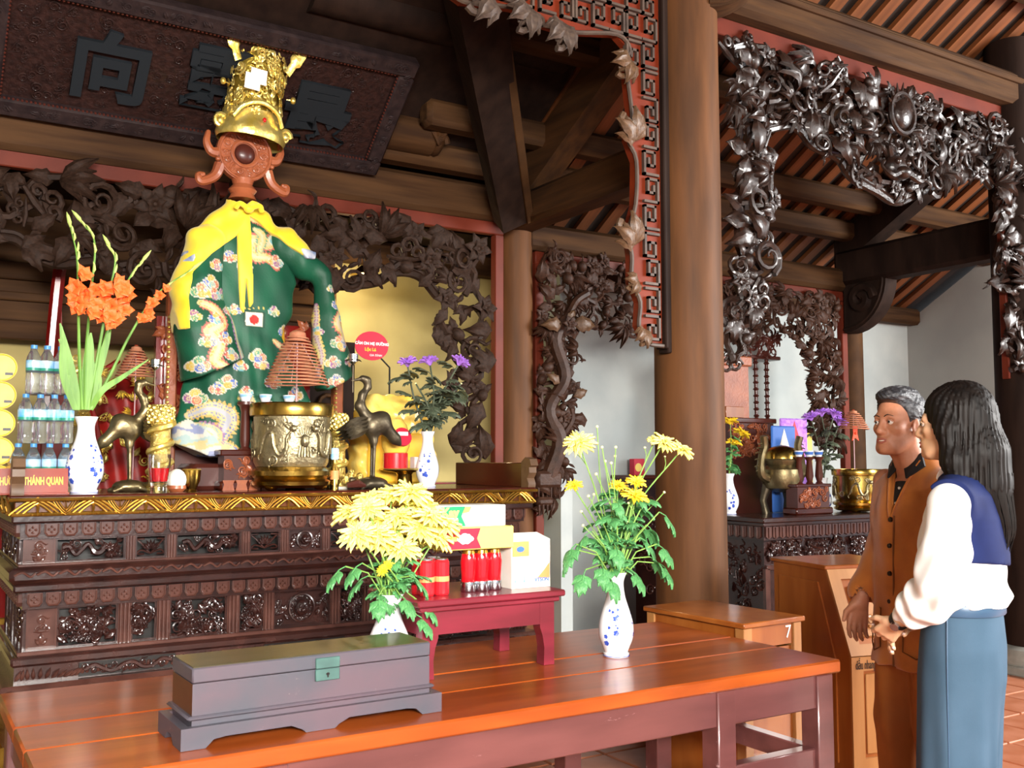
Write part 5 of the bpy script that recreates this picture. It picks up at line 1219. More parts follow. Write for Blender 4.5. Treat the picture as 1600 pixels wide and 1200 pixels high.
# gold pillars
def gpillar(label,px,Y,h,r):
    q=A(px,Y); t=thing('gold_pillar',label,'candlestick',q); m_=MB()
    m_.lathe([(r*1.15,0),(r*1.2,.02),(r*.9,.04),(r*.85,h*.3),(r*.82,h*.75),(r*1.05,h*.82),(r*1.15,h*.9),(r*.9,h)],24); m_.build('shaft','goldpaper',t)
    m_=MB(); m_.tube([(r*.95*math.cos(k*.5),r*.95*math.sin(k*.5),.05+k*(h*.72)/40) for k in range(40)],[.014]*34+[.02]*6,7); m_.build('coiled_dragon','gold',t)
    m_=MB()
    for k in range(60): a_=k*2.4; m_.ball((r*1.05*math.cos(a_),r*1.05*math.sin(a_),h*(.78+.2*(k/60))),.009,5)
    m_.build('bead_crown','gold',t); return t
gpillar('gold foil pillar behind the red candle glass',250,4.88,.41,.055)
gpillar('gold foil pillar to the right of the bronze urn',527,5.02,.40,.05)
# ---------------------------------------------------------------- bronze cranes on turtles
def crane(label,px,Y,H,flip,m='bronze',bowl=True):
    q=A(px,Y); t=thing('crane_statue',label,'statue',q,0); s_=H/0.62; f=flip
    F=Field((-.2,-.13,-.01),(.2,.13,.64),.005)
    F.ell((0,0,.028),(.085,.06,.035),.01)
    F.cap((f*.08,0,.03),(f*.115,0,.045),.016,.018,.015)
    for sx in (-1,1):
        for sy in (-1,1): F.cap((sx*.05,sy*.04,.02),(sx*.085,sy*.065,.008),.014,.012,.01)
    for sy in (-.014,.014): F.cap((0.0,sy,.06),(-f*.005,sy,.25),.008,.010,.008)
    F.cap((-f*.005,0,.25),(0,0,.30),.022,.035,.02)
    F.ell((-f*.02,0,.345),(.085,.05,.055),.03,rot=(0,-f*-.5,0))
    F.chain([(-f*.07,0,.32),(-f*.13,0,.26),(-f*.155,0,.235)],[.04,.025,.012],.03)
    F.chain([(f*.04,0,.38),(f*.075,0,.43),(f*.06,0,.49),(f*.03,0,.53),(f*.035,0,.565),(f*.06,0,.575)],[.032,.024,.019,.016,.018,.018],.02)
    F.cap((f*.06,0,.575),(f*.125,0,.56),.012,.004,.008)
    o=F.build('body',m,t); o.scale=(s_,s_,s_)
    for sy in (-1,1):
        m_=MB()
        for k in range(4): m_.add(*SPEAR,T=T((f*.05,sy*(.045+.004*k),.37-.02*k),(sy*PI/2,0.5*f if f>0 else PI-.5,0),.15-.01*k))
        o=m_.build('wing',m,t); o.scale=(s_,s_,s_)
    if bowl:
        m_=MB(); m_.cyl((f*.115,0,.50),(f*.115,0,.64),.003,n=6); 
        for k in range(6): m_.add(*SPEAR,T=T((f*.115,0,.645),(0,-.5,k*PI/3),.05))
        o=m_.build('lotus_branch','bronze_dark',t); o.scale=(s_,s_,s_)
        m_=MB(); m_.lathe([(.008,.645),(.024,.66),(.026,.70),(.022,.70),(.018,.665),(.0001,.66)],16,T=T((f*.115,0,0))); o=m_.build('candle_cup','silver',t); o.scale=(s_,s_,s_)
    return t
crane('bronze crane standing on a turtle beside the gladioli',203,4.92,Ssz(185,203,4.92),1)
crane('dark bronze crane on a turtle holding a candle cup, right of the urn',582,4.80,Ssz(185,582,4.8),-1,'bronze_dark')
# ---------------------------------------------------------------- urns
def urn(label,q,h,r,m1,m2):
    t=thing('incense_urn',label,'urn',q); m_=MB()
    m_.lathe([(r*.80,.03*h),(r*.92,.06*h),(r*.94,.10*h),(r*.85,.13*h),(r*.97,.17*h),(r*.98,.22*h),(r*.82,.27*h),(r*.86,.30*h)],48,cap=False); m_.build('foot_ring',m1,t)
    m_=MB(); m_.lathe([(r*.83,.27*h),(r*.88,.32*h),(r*.9,.5*h),(r*.89,.7*h),(r*.9,.84*h)],48,cap=False); m_.build('bowl',m2,t)
    m_=MB(); m_.lathe([(r*.9,.84*h),(r*.99,.855*h),(r*1.0,.90*h),(r*1.0,.985*h),(r*.98,h),(r*.88,h),(r*.86,.9*h),(r*.0001,.9*h)],48,cap=False); m_.build('lip',m1,t)
    m_=MB(); m_.lathe([(.0001,.93*h),(r*.86,.93*h)],32,cap=False); m_.build('ash','stone',t)
    for k in range(3): a_=k*2*PI/3-.5; m_=MB(); m_.ball((r*.7*math.cos(a_),r*.7*math.sin(a_),.03*h),(r*.16,r*.16,.03*h),10); m_.build('foot',m1,t)
    rg2=random.Random(8); m_=MB(); rb=r*.905
    def on(a_,z,d=0.0): return ((rb+d)*math.cos(a_),(rb+d)*math.sin(a_),z)
    for c in (-PI/2-.75,-PI/2+.75,PI/2-.75,PI/2+.75):
        sgn=1 if c in (-PI/2-.75,PI/2-.75) else -1
        pts=spline([on(c+sgn*u,h*z,.004) for u,z in ((-.45,.42),(-.3,.62),(-.1,.66),(-.02,.5),(.12,.40),(.28,.46),(.3,.6),(.42,.68))],4)
        n=len(pts); m_.tube(pts,[r*.055*(0.45+.6*math.sin(PI*k/n)) for k in range(n)],7)
        for k in range(0,n,2):
            p=np.array(pts[k]); nn=p/np.linalg.norm(p[:2]); m_.add(*SPEAR,T=Matrix.Translation(tuple(p))@Vector((rg2.uniform(-.3,.3),rg2.uniform(-.3,.3),rg2.choice((-1,1)))).to_track_quat('X','Z').to_matrix().to_4x4()@Matrix.Scale(r*.16,4))
        e=on(c+sgn*.46,h*.7,.01); m_.ball(e,r*.085,8)
        for k in range(5): m_.cyl(e,on(c+sgn*(.5+.05*k),h*(.62+.04*k),.02),r*.02,r*.004,5)
    for k in range(26):
        a_=rg2.uniform(0,6.28); z=h*rg2.choice((rg2.uniform(.33,.45),rg2.uniform(.68,.8))); M4=Matrix.Translation(on(a_,z,-.002))@Vector((math.cos(a_),math.sin(a_),0)).to_track_quat('Z','Y').to_matrix().to_4x4()@Matrix.Rotation(rg2.uniform(0,6),4,'Z')@Matrix.Scale(r*.26,4)
        m_.add(*TGEO[rg2.choice(['cloud_curl','scroll'])],T=M4)
    for c in (-PI/2,PI/2):
        m_.ball(on(c,h*.56,.004),(r*.11,r*.11,h*.08),10)
        for k in range(5): m_.cyl(on(c+(k-2)*.08,h*.38,.006),on(c+(k-2)*.06,h*.5,.006),r*.03,n=6)
        for k in range(9): a_=k*PI/8; m_.cyl(on(c+.1*math.cos(a_),h*(.6+.03*math.sin(a_)),.004),on(c+.22*math.cos(a_),h*(.6+.14*math.sin(a_)),.006),r*.022,r*.004,5)
    m_.build('dragon_relief','bronze_grey',t)
    return t
UQ=A(455,4.82); UH=Ssz(134,455,4.82); UR=Ssz(65,455,4.82)
urn('big bronze incense urn with dragon relief in front of the robed statue',UQ,UH,UR,'brass','bronze_grey')
def coil(label,base,ztop,h,r,turns,stick0,group=None,rod=.0025):
    t=thing('incense_coil',label,'incense',base); m_=MB(); n=turns*28; pts=[]
    for k in range(n+1):
        u=k/n; rr=r*(0.26+.74*u**.8); a_=2*PI*turns*u; pts.append((rr*math.cos(a_),rr*math.sin(a_),ztop-h*.1-u*h*.9))
    m_.tube(pts,rod,6); m_.build('spiral','incense',t)
    m_=MB(); m_.lathe([(r*.28,ztop-h*.2),(r*.25,ztop-h*.05),(r*.16,ztop-.004),(r*.07,ztop),(.0001,ztop-.004)],24,cap=False); m_.build('tip','incense',t)
    m_=MB(); m_.lathe([(r*.1,ztop+.001),(r*.07,ztop+.004),(.0001,ztop+.003)],16); m_.build('ember_ring','incense_tip',t)
    m_=MB(); m_.cyl((0,0,stick0),(0,0,ztop-h*.1),.0035,n=6); m_.build('stick','pinkstick',t)
    for k in range(3): a_=k*2.1; m_=MB(); m_.cyl((0,0,ztop-h*.12),(r*.95*math.cos(a_),r*.95*math.sin(a_),ztop-h*.96),.0016,n=5); m_.build('strut','pinkstick',t)
    return t
c=P(465,516,Y=4.82); c0=UQ.z+UH*.93
coil('tall coiled incense spiral standing in the big bronze urn',(c.x,4.82,c0),c.z-c0,Ssz(88,465,4.82),Ssz(50,465,4.82),15,0.0,rod=.0042)
q=A(208,5.25); coil('incense coil behind the crane beside the gladioli',(q.x,5.25,AZ),P(208,540,Y=5.25).z-AZ,Ssz(50,208,5.25),Ssz(30,208,5.25),10,0.0,rod=.004)
# ---------------------------------------------------------------- cup stand behind the urn
q=A(392,4.97); t=thing('cup_stand','reddish carved tiered stand for wine cups behind the urn','stand',q); CS=Ssz(1,392,4.97)
zc=P(384,628,Y=4.97).z-AZ
m_=MB(); m_.box((-.17,-.07,0),(.17,.07,.045),bev=.01); m_.build('base','altar_red',t)
m_=MB(); m_.box((-.15,-.055,.045),(.15,.055,.17)); m_.build('body','redwood_dark',t,smooth=False)
m_=MB(); m_.box((-.17,-.065,.17),(.17,.065,.20),bev=.006); m_.build('shelf','altar_red',t)
m_=MB()
for k in range(26): m_.add(*TGEO[rg.choice(['scroll','leaf','cloud_curl'])],T=Matrix.Translation((rg.uniform(-.14,.14),-.055,rg.uniform(.06,.16)))@FN@T((0,0,0),(0,0,k),.05))
m_.build('front_carving','redwood',t)['kind']='stuff'
for k in range(5): m_=MB(); m_.prism([(-.03,0),(.03,0),(.022,.03),(.03,.05),(-.03,.05),(-.022,.03)],-.072,-.06,T=T((-.13+.065*k,0,-.001))); m_.build('foot_scroll','redwood',t)
for px in (384,415,452): 
    x=P(px,620,Y=4.97).x-q.x; m_=MB(); m_.lathe([(.035,.2),(.02,.215),(.026,.25),(.022,zc-.05),(.03,zc-.025),(.042,zc-.015),(.042,zc)],18,T=T((x,0,0))); m_.build('pedestal','redwood_dark',t)
for k,px in enumerate((384,415,452)):
    x=P(px,620,Y=4.97).x; t=thing('wine_cup',['left','middle','right'][k]+' small white porcelain cup on the stand behind the urn','cup',(x,4.97,AZ+zc+.001))
    m_=MB(); m_.lathe([(.018,0),(.022,.004),(.030,.03),(.033,.04),(.031,.04),(.02,.008),(.0001,.006)],20); m_.build('bowl','porcelain',t,smooth=60); m_=MB(); m_.lathe([(.0285,.022),(.0322,.035)],20,cap=False,T=T((0,0,0),(0,0,0),(1.012,1.012,1))); m_.build('painted_band','label_blue',t)
# ---------------------------------------------------------------- small altar clutter
q=A(300,4.85); t=thing('brass_cup','small polished brass cup beside the red candle glass','cup',(q.x,q.y,q.z)); m_=MB(); m_.lathe([(.03,0),(.022,.01),(.04,.05),(.043,.10),(.04,.10),(.036,.05),(.0001,.03)],24); m_.build('bowl','brass',t,smooth=60); m_=MB(); m_.lathe([(.042,.1),(.046,.103),(.042,.106)],24,cap=False); m_.build('rim','gold',t)
q=A(277,4.82); t=thing('paper_lotus','cream paper ball resting beside the brass cup','ornament',q); m_=MB(); m_.ball((0,0,.055),(.045,.045,.052),14); m_.build('ball','whitecard',t); m_=MB(); m_.lathe([(.03,0),(.045,.015),(.043,.03)],18,cap=False); m_.build('holder','redwood',t)
q=A(557,4.72); t=thing('wooden_block','pair of small dark crescent wooden divination blocks on the altar','wooden block',q); m_=MB(); m_.tube([(-.05,0,.02),(0,-.015,.03),(.05,0,.018)],[.012,.024,.008],8); m_.build('block','redwood_dark',t); m_=MB(); m_.tube([(-.03,.05,.02),(.02,.045,.028),(.06,.05,.018)],[.012,.022,.008],8); m_.build('block','redwood_dark',t)
q=A(523,4.78); t=thing('offering_bottle','small bottle with orange label and blue paper right of the urn','bottle',q); m_=MB(); m_.lathe([(.022,0),(.022,.10),(.010,.125),(.010,.15),(.0001,.15)],16); m_.build('body','brass',t); m_=MB(); m_.lathe([(.0226,.05),(.0226,.095)],16,cap=False); m_.build('label','orangecard',t); m_=MB(); m_.box((-.02,-.012,.15),(.02,.012,.21),bev=.006); m_.build('paper','label_blue',t)
q=A(546,4.86); t=thing('gold_ingot','heap of crumpled silver and gold votive paper behind the crane','votive paper',q); m_=MB()
for k in range(24): m_.ball((rg.uniform(-.07,.07),rg.uniform(-.05,.05),rg.uniform(.015,.085)),rg.uniform(.014,.026),6)
m_.build('paper_heap','goldpaper',t); m_=MB(); m_.box((-.09,-.06,0),(.09,.06,.012),bev=.004); m_.build('tray','whitecard',t)
# brass pedestal dish with offerings
q=A(632,4.98); dh=.085; t=thing('pedestal_dish','brass footed dish at the right of the altar','dish',q); m_=MB(); m_.lathe([(.07,0),(.06,.012),(.045,.02),(.042,.07),(.05,dh-.004),(.13,dh+.008),(.135,dh+.016),(.125,dh+.014),(.0001,dh+.008)],32); m_.build('dish','brass',t,smooth=50); m_=MB(); m_.lathe([(.131,dh+.01),(.138,dh+.017),(.131,dh+.02)],32,cap=False); m_.build('rim','gold',t)
dz=AZ+dh+.0165
q2=A(618,4.96); t=thing('red_canister','glossy red round canister with yellow wrapped top on the brass dish','canister',(q2.x,4.96,dz)); m_=MB(); m_.lathe([(.068,0),(.068,.085),(.06,.088),(.0001,.088)],28); m_.build('can','redplastic',t)
m_=MB(); m_.lathe([(.062,.088),(.075,.12),(.08,.17),(.06,.24),(.035,.27),(.0001,.275)],14); m_.build('wrapped_top','yellowfilm',t); m_=MB(); m_.cyl((0,-.078,.17),(0,-.092,.175),.052,n=20); sl_=m_.build('oval_sticker','redcard',t); m_=MB(); m_.box((-.03,-.094,.18),(.03,-.0925,.2)); m_.box((-.025,-.094,.14),(.02,-.0925,.165)); m_.build('sticker_print','white',sl_,smooth=False)
q2=A(652,4.94); t=thing('small_box','small white carton beside the red canister','box',(q2.x,4.93,dz)); m_=MB(); m_.box((-.035,-.03,0),(.035,.03,.065),bev=.003); m_.build('carton','whitecard',t); m_=MB(); m_.box((.005,-.0312,.02),(.02,-.0302,.028)); m_.build('print','bluecard',t,smooth=False)
# big yellow wrapped offering behind
q=A(612,5.22); t=thing('yellow_offering','big yellow film-wrapped offering stack behind the right crane','offering',q); F=Field((-.3,-.14,-.01),(.3,.14,.60),.009)
F.loft([(0,0,0,.24,.1),(.2,0,0,.25,.11),(.42,0,0,.22,.1),(.52,0,0,.16,.07)],0,p=5); F.mod(lambda X,Y,Z,f: f+.006*np.sin(X*70+Z*20)*np.cos(Z*55)); F.build('wrapping','yellowfilm',t)
m_=MB(); m_.box((-.2,-.125,.02),(.15,-.105,.3),bev=.01); m_.build('inner_box','yellowpaper',t)
fanp=P(583,540,Y=5.3); t=thing('round_fan','red oval paper fan with white lettering above the yellow offering','sign',(fanp.x,5.32,AZ)); zf_=fanp.z-AZ
m_=MB(); n=32; m_.prism([(.105*math.cos(k*2*PI/n),zf_+.085*math.sin(k*2*PI/n)) for k in range(n)],-.003,.003); m_.build('disc','redcard',t,smooth=False)
m_=MB(); m_.cyl((.12,.01,zf_-.12),(.03,.006,zf_-.04),.005,n=8); m_.cyl((.12,.01,0),(.12,.01,zf_-.12),.005,n=8); m_.build('handle','black',t)
text_mesh('CẢM ƠN MẸ ĐƯỜNG',0.022,0.0005,'white','lettering',t,T((0,-.0042,zf_+.012))@FACE_Y,bold=.0008); text_mesh('Lộc Lá',0.026,0.0005,'goldtext','lettering',t,T((-.01,-.0042,zf_-.022))@FACE_Y,bold=.0008); text_mesh('GIA ĐÌNH',0.018,0.0005,'white','lettering',t,T((.025,-.0042,zf_-.055))@FACE_Y)
# ---------------------------------------------------------------- gift boxes on the red stand
def gx(px,Y): return P(px,860,Y=Y).x
yb=STY-.03
# packs of red cans under film
x0,x1=gx(655,yb-.06),gx(717,yb-.06)
canm=MB(); canm.lathe([(.024,0),(.0265,.006),(.0265,.108),(.022,.116),(.0001,.115)],16); canme=canm.mesh('can_body','redplastic'); cs=MB(); cs.lathe([(.0267,.045),(.0267,.062)],16,cap=False); csm=cs.mesh('can_stripe','orangecard'); ctp=MB(); ctp.lathe([(.0222,.1155),(.0222,.119),(.0001,.118)],16); ctm_=ctp.mesh('can_lid','silver')
xs=[x0+.028+.055*k for k in range(int((x1-x0)/.055))]
for k,x in enumerate(xs):
    for r_ in range(2):
        t=thing('drink_can',['left','second','third','fourth'][min(k,3)]+' red drink can in the '+['front','back'][r_]+' row on the red stand','can',(x,yb-.06+r_*.056,STZ+.0005),rg.uniform(0,6),'red drink cans on the stand'); inst(canme,'can_body',t); inst(csm,'can_stripe',t); inst(ctm_,'can_lid',t)
x2=gx(722,yb-.06); xw=gx(782,yb-.06)
t=None
for k in range(3):
    x=x2+.03+k*(xw-x2-.05)/2
    t=thing('syrup_bottle',['left','middle','right'][k]+' red glass bottle with gold neck under the gift boxes','bottle',(x,yb-.05,STZ+.0005)); m_=MB(); m_.lathe([(.022,0),(.027,.005),(.024,.05),(.028,.10),(.024,.125),(.02,.14)],18); m_.build('body','redliquid',t,smooth=60); m_=MB(); m_.lathe([(.0245,.118),(.0215,.14),(.016,.143),(.0001,.143)],16,cap=False); m_.build('foil_neck','goldleaf',t); m_=MB(); m_.lathe([(.0245,.0),(.0285,.006),(.0255,.035)],18,cap=False); m_.build('crystal_foot','silver',t)
zt=STZ+.146
def giftbox(label,xa,xb,y0,y1,z0,h,mfront,split,m2):
    t=thing('gift_box',label,'box',((xa+xb)/2,(y0+y1)/2,z0)); w_=(xb-xa)/2; d_=(y1-y0)/2; m_=MB(); m_.box((-w_,-d_,0),(w_,d_,h),bev=.003); m_.build('carton',m2,t)
    m_=MB(); m_.prism([(-w_+.003,.003),(-w_+2*w_*split,.003),(-w_+2*w_*(split-.06),h*.5),(-w_+2*w_*(split-.01),h-.003),(-w_+.003,h-.003)],-d_-.0012,-d_-.0002); m_.build('printed_face',mfront,t,smooth=False)
    return t,w_,d_
t,w_,d_=giftbox('cream gift box with a red printed face lying on the red bottles',gx(694,yb-.09),gx(803,yb-.09),yb-.09,yb+.09,zt,.074,'redcard',.52,'yellowcard')
m_=MB(); n=20; m_.prism([(-w_*.42+.03*math.cos(k*2*PI/n)*(1+.12*math.cos(5*k)),.037+.018*math.sin(k*2*PI/n)*(1+.1*math.cos(4*k))) for k in range(n)],-d_-.002,-d_-.0012); m_.build('white_cloud','white',t,smooth=False)
m_=MB(); m_.box((-w_*.85,-d_-.002,.03),(-w_*.65,-d_-.0012,.045)); m_.build('small_print','yellowcard',t,smooth=False)
zt2=zt+.0745
t,w_,d_=giftbox('white and green biscuit box on top of the pile',gx(672,yb-.05),gx(788,yb-.05),yb-.06,yb+.06,zt2,.072,'greencard',.45,'whitecard')
text_mesh('Kay',0.042,0.0005,'yellowcard','lettering',t,T((-w_*.52,-d_-.0018,.048))@FACE_Y,bold=.002)
m_=MB(); 
for k in range(3): m_.box((-w_*.75,-d_-.002,.010+.008*k),(-w_*.32,-d_-.0012,.015+.008*k))
m_.build('small_print','white',t,smooth=False)
m_=MB(); m_.prism([(-w_*.1,h_) if False else (-w_*.12,.068),(w_*.05,.068),(-w_*.02,.05),(-w_*.2,.045)],-d_-.002,-d_-.0012); m_.build('leaf_print','orangecard',t,smooth=False)
# white carton with open flap
xa,xb=gx(798,yb-.06),gx(858,yb-.06); h_=.165; t=thing('white_carton','white cardboard carton with open flap at the right end of the stand','box',((xa+xb)/2,yb-.005,STZ+.0005)); w_=(xb-xa)/2; d_=.06
m_=MB(); m_.box((-w_,-d_,0),(w_,d_,h_)); m_.build('carton','whitecard',t,smooth=False)
m_=MB(); m_.add([(-w_,-d_,h_),(w_,-d_,h_),(w_*.7,-d_*.2,h_+.022),(-w_*.8,-d_*.2,h_+.022),(-w_,-d_,h_+.002),(w_,-d_,h_+.002),(w_*.7,-d_*.2,h_+.024),(-w_*.8,-d_*.2,h_+.024)],[(0,1,2,3),(7,6,5,4),(0,4,5,1),(1,5,6,2),(2,6,7,3),(3,7,4,0)]); m_.build('flap','whitecard',t,smooth=False)
m_=MB(); m_.box((-w_+.003,-d_-.001,h_-.055),(-w_*.1,-d_-.0002,h_-.003)); bd=m_.build('orange_square','orangecard',t,smooth=False); m_=MB(); m_.prism([(-w_*.55+.016*math.cos(k*PI/8),h_-.03+.01*math.sin(k*PI/8)) for k in range(16)],-d_-.002,-d_-.001); m_.build('blue_oval','bluecard',bd,smooth=False)
m_=MB(); m_.prism([(w_*.3,.03),(w_*.97,.03),(w_*.97,.085),(w_*.7,.06)],-d_-.001,-d_-.0002); m_.build('orange_swash','orangecard',t,smooth=False)
text_mesh('VTSON',0.018,0.0004,'bluecard','lettering',t,T((w_*.55,-d_-.0015,.026))@FACE_Y,bold=.0006)
m_=MB()
for k in range(4): m_.box((-w_*.85+.012*k,-d_-.0012,.02),(-w_*.85+.012*k+.008,-d_-.0004,.05))
m_.build('bar_print','label_blue',t,smooth=False)
# ================================================================ robed statue
SY=5.17
SO=Vector((P(385,500,Y=SY).x,SY,AZ+0.0005))
def Rp(px,py,dy=0.0): q=P(px,py,Y=SY)-SO; return (q.x,dy,q.z)
def R2(px,py): q=P(px,py,Y=SY)-SO; return (q.x,q.z)
st=thing('robed_statue','tall shrine statue in green dragon robe, yellow scarf and golden crown','statue',SO)
lo,hi=(-.62,-.34,-.02),(.68,.30,1.62); HG=.0065
def polysd(poly,X,Z):
    """signed distance to 2D polygon"""
    d=np.full(np.broadcast(X,Z).shape,1e9); ins=np.zeros(d.shape,bool); n=len(poly)
    for i in range(n):
        ax,az=poly[i]; bx,bz=poly[(i+1)%n]; ex,ez=bx-ax,bz-az; L=ex*ex+ez*ez+1e-12
        t_=np.clip(((X-ax)*ex+(Z-az)*ez)/L,0,1); d=np.minimum(d,(X-ax-ex*t_)**2+(Z-az-ez*t_)**2)
        c=((az>Z)!=(bz>Z))&(X<(bx-ax)*(Z-az)/(bz-az+1e-12)+ax); ins^=c
    d=np.sqrt(d); return np.where(ins,-d,d)
def secs(rows):
    out=[]
    for y,l,r,ry,cy in rows:
        a_=R2(l,y); b_=R2(r,y); out.append((a_[1],(a_[0]+b_[0])/2,cy,(b_[0]-a_[0])/2,ry))
    return out
# body of the robe
FB=Field(lo,hi,HG)
FB.loft(secs([(318,362,396,0.036,0),(345,338,420,0.058,0),(380,312,448,0.079,0),(430,308,462,0.094,0),(480,318,455,0.101,0),(520,315,440,0.108,0),(560,300,455,0.122,0),(620,285,482,0.151,0),(680,272,500,0.169,0),(712,268,505,0.173,0)]),0)
FB.mod(lambda X,Y,Z,f: f+np.clip((1.0-Z)/1.2,0,1)*0.010*np.sin(np.arctan2(Y,X)*13+Z*3)+.003*np.sin(X*40+Z*22))
hem=[R2(200,640),R2(262,690),R2(300,705),R2(342,728),R2(420,735),R2(560,735),R2(560,200),R2(200,200)]
FB.mod(lambda X,Y,Z,f: np.maximum(f,polysd(hem,X,Z)))
# sleeves
FL=Field(lo,hi,HG)
FL.chain([Rp(322,385,-.02),Rp(306,450,-.05),Rp(314,520,-.06),Rp(332,600,-.06)],[.085,.105,.14,.175],.04)
cutl=[R2(230,300),R2(250,590),R2(280,597),R2(300,592),R2(352,570),R2(430,540),R2(450,300)]
FL.mod(lambda X,Y,Z,f: np.maximum(f+.006*np.sin(X*46+Z*10),polysd(cutl,X,Z)))
FR=Field(lo,hi,HG)
FR.chain([Rp(440,385,0),Rp(468,412,-.02),Rp(497,432,-.03)],[.085,.075,.06],.03)
FR.chain([Rp(500,438,-.03),Rp(506,500,-.04),Rp(513,560,-.05),Rp(519,610,-.05)],[.05,.075,.10,.11],.03)
cutr=[R2(420,300),R2(420,480),R2(470,455),R2(478,500),R2(462,600),R2(500,612),R2(549,585),R2(549,420),R2(520,300)]
FR.mod(lambda X,Y,Z,f: np.maximum(f+.006*np.sin(X*50+Z*8),polysd(cutr,X,Z)))
FA=np.minimum(np.minimum(FB.f,FL.f),FR.f)
# embroidery: coloured thread patterns in the cloth's own front plane
GREEN=np.array(rgb('#0a4630')[:3]); GREEN2=np.array(rgb('#105a3e')[:3]); CREAM=np.array(rgb('#c8b986')[:3]); WHT=np.array(rgb('#cfcabc')[:3])
PALC=[np.array(rgb(c)[:3]) for c in ('#2c58b0','#c49a24','#b83a2e','#5aa3b0','#8a4488','#cfae3c','#3a8a66','#cc6a50')]
def embroider(clouds,dragons,waves=None,extra=None):
    def fn(v):
        x,z=v[:,0],v[:,2]; n_=len(x)
        c=GREEN+(GREEN2-GREEN)*(0.5+0.5*np.sin(x*31+z*17+3*np.sin(z*9)))[:,None]*.8; c=c.copy()
        for pts,wd,ci in dragons:
            P2=[np.array(R2(*p)) for p in pts]; sp=np.array([q for q in spline([(p[0],0,p[1]) for p in P2],6)])[:,[0,2]]
            d=np.full(n_,9.0); u=np.zeros(n_)
            for i in range(len(sp)-1):
                e=sp[i+1]-sp[i]; L=e@e+1e-12; t_=np.clip(((x-sp[i,0])*e[0]+(z-sp[i,1])*e[1])/L,0,1); dd=np.hypot(x-sp[i,0]-e[0]*t_,z-sp[i,1]-e[1]*t_); m_=dd<d; d=np.where(m_,dd,d); u=np.where(m_,i+t_,u)
            w_=wd*(0.55+.6*np.sin(np.pi*np.clip(u/len(sp),0,1)))
            sp_=w_*(1+.55*np.abs(np.sin(u*3.1))); m_=d<sp_; c[m_]=PALC[(ci+1)%8]*.85+WHT*.15
            m_=d<w_; c[m_]=CREAM; sc=(np.sin(u*9)+np.sin(d*400))>.7; c[m_&sc]=PALC[ci]*.8+CREAM*.2
            m_=(d<w_*.3); c[m_]=PALC[ci%8]*.35+WHT*.65
        for k,(px,py,s_) in enumerate(clouds):
            cx,cz=R2(px,py); s_=s_/400
            for j,(ox,oz,r_) in enumerate(((-.62,-.1,.6),(.0,.42,.62),(.62,-.12,.58),(.05,-.35,.55))):
                dx,dz=x-cx-ox*s_,z-cz-oz*s_; d=np.hypot(dx,dz)/(r_*s_); a_=np.arctan2(dz,dx)/(2*np.pi)
                col=PALC[(k*3+j)%8]; m_=d<1; c[m_]=WHT; m_=d<.84; c[m_]=col*.92+WHT*.08
                m_=(d<.72)&(np.mod(d*2.2-a_,1)<.42); c[m_]=CREAM
        if waves is not None:
            poly,=waves; sd=polysd([R2(*p) for p in poly],x,z); m_=sd<0
            w_=np.sin(x*55+3*np.sin(z*40))*.5+z*38; k=np.floor(w_).astype(int)%5
            cols=[WHT,PALC[0]*.6+WHT*.4,WHT,CREAM,PALC[3]*.5+WHT*.5]
            for i in range(5): c[m_&(k==i)]=cols[i]
        if extra is not None: extra(x,z,c)
        return c
    return fn
def belt(x,z,c):
    # square badge with red disc
    a_=R2(372,488); b_=R2(404,516); m_=(x>a_[0])&(x<b_[0])&(z<a_[1])&(z>b_[1]); c[m_]=np.array(rgb('#e9e2c8')[:3]); e=.008; m2=m_&((x<a_[0]+e)|(x>b_[0]-e)|(z>a_[1]-e)|(z<b_[1]+e)); c[m2]=GREEN*.7
    cx,cz=R2(388,503); d=np.hypot(x-cx,z-cz); c[d<.026]=np.array(rgb('#d8261e')[:3])
    for k in range(5):
        q=R2(374+7*k,484); m_=np.abs(x-q[0])<(z-q[1]+.03)*-.35+.012; m_&=(z>q[1]-.01)&(z<q[1]+.025); c[m_]=np.array(rgb('#e6c060')[:3])
FB.build('robe','robe',st,embroider([(418,352,15),(432,378,20),(440,395,16),(425,412,15),(375,420,14),(352,405,14),(398,572,14),(430,575,15),(365,575,13),(330,572,13),(345,600,16),(372,615,12),(415,600,16),(452,618,16),(480,640,16),(392,560,16),(440,520,14),(420,490,12),(358,488,12),(410,640,14),(300,622,18),(330,610,14),(455,560,14)],
    [([(388,345),(412,352),(428,370),(412,385),(388,380),(386,402),(412,408),(425,420)],.026,1),([(392,362),(404,372),(398,396)],.02,5),([(420,535),(440,548),(455,545),(470,560)],.016,1),([(360,625),(375,618),(385,640),(400,645)],.012,5),([(290,650),(320,640),(345,655),(330,690),(350,705)],.034,0),([(300,665),(325,680),(318,705)],.03,3)],
    waves=([(262,668),(290,655),(330,690),(345,700),(345,735),(262,705)],),extra=belt))
FL.build('sleeve','robe',st,embroider([(318,448,16),(338,465,13),(302,462,17),(322,466,15),(348,490,12),(336,535,14),(345,560,14),(296,575,18),(322,505,14),(290,500,13),(308,540,14),(330,420,14)],
    [([(300,480),(322,492),(330,512),(312,525),(325,545),(318,568),(335,580)],.028,1),([(350,455),(355,490),(362,530),(366,565)],.018,3)]))
FR.build('sleeve','robe',st,embroider([(520,480,16),(528,500,13),(515,540,16),(505,570,14),(532,568,13),(510,598,14),(488,520,10),(508,455,9)],
    [([(522,490),(515,510),(526,525),(518,548)],.024,1),([(488,478),(486,520),(490,560),(486,600)],.012,4)]))
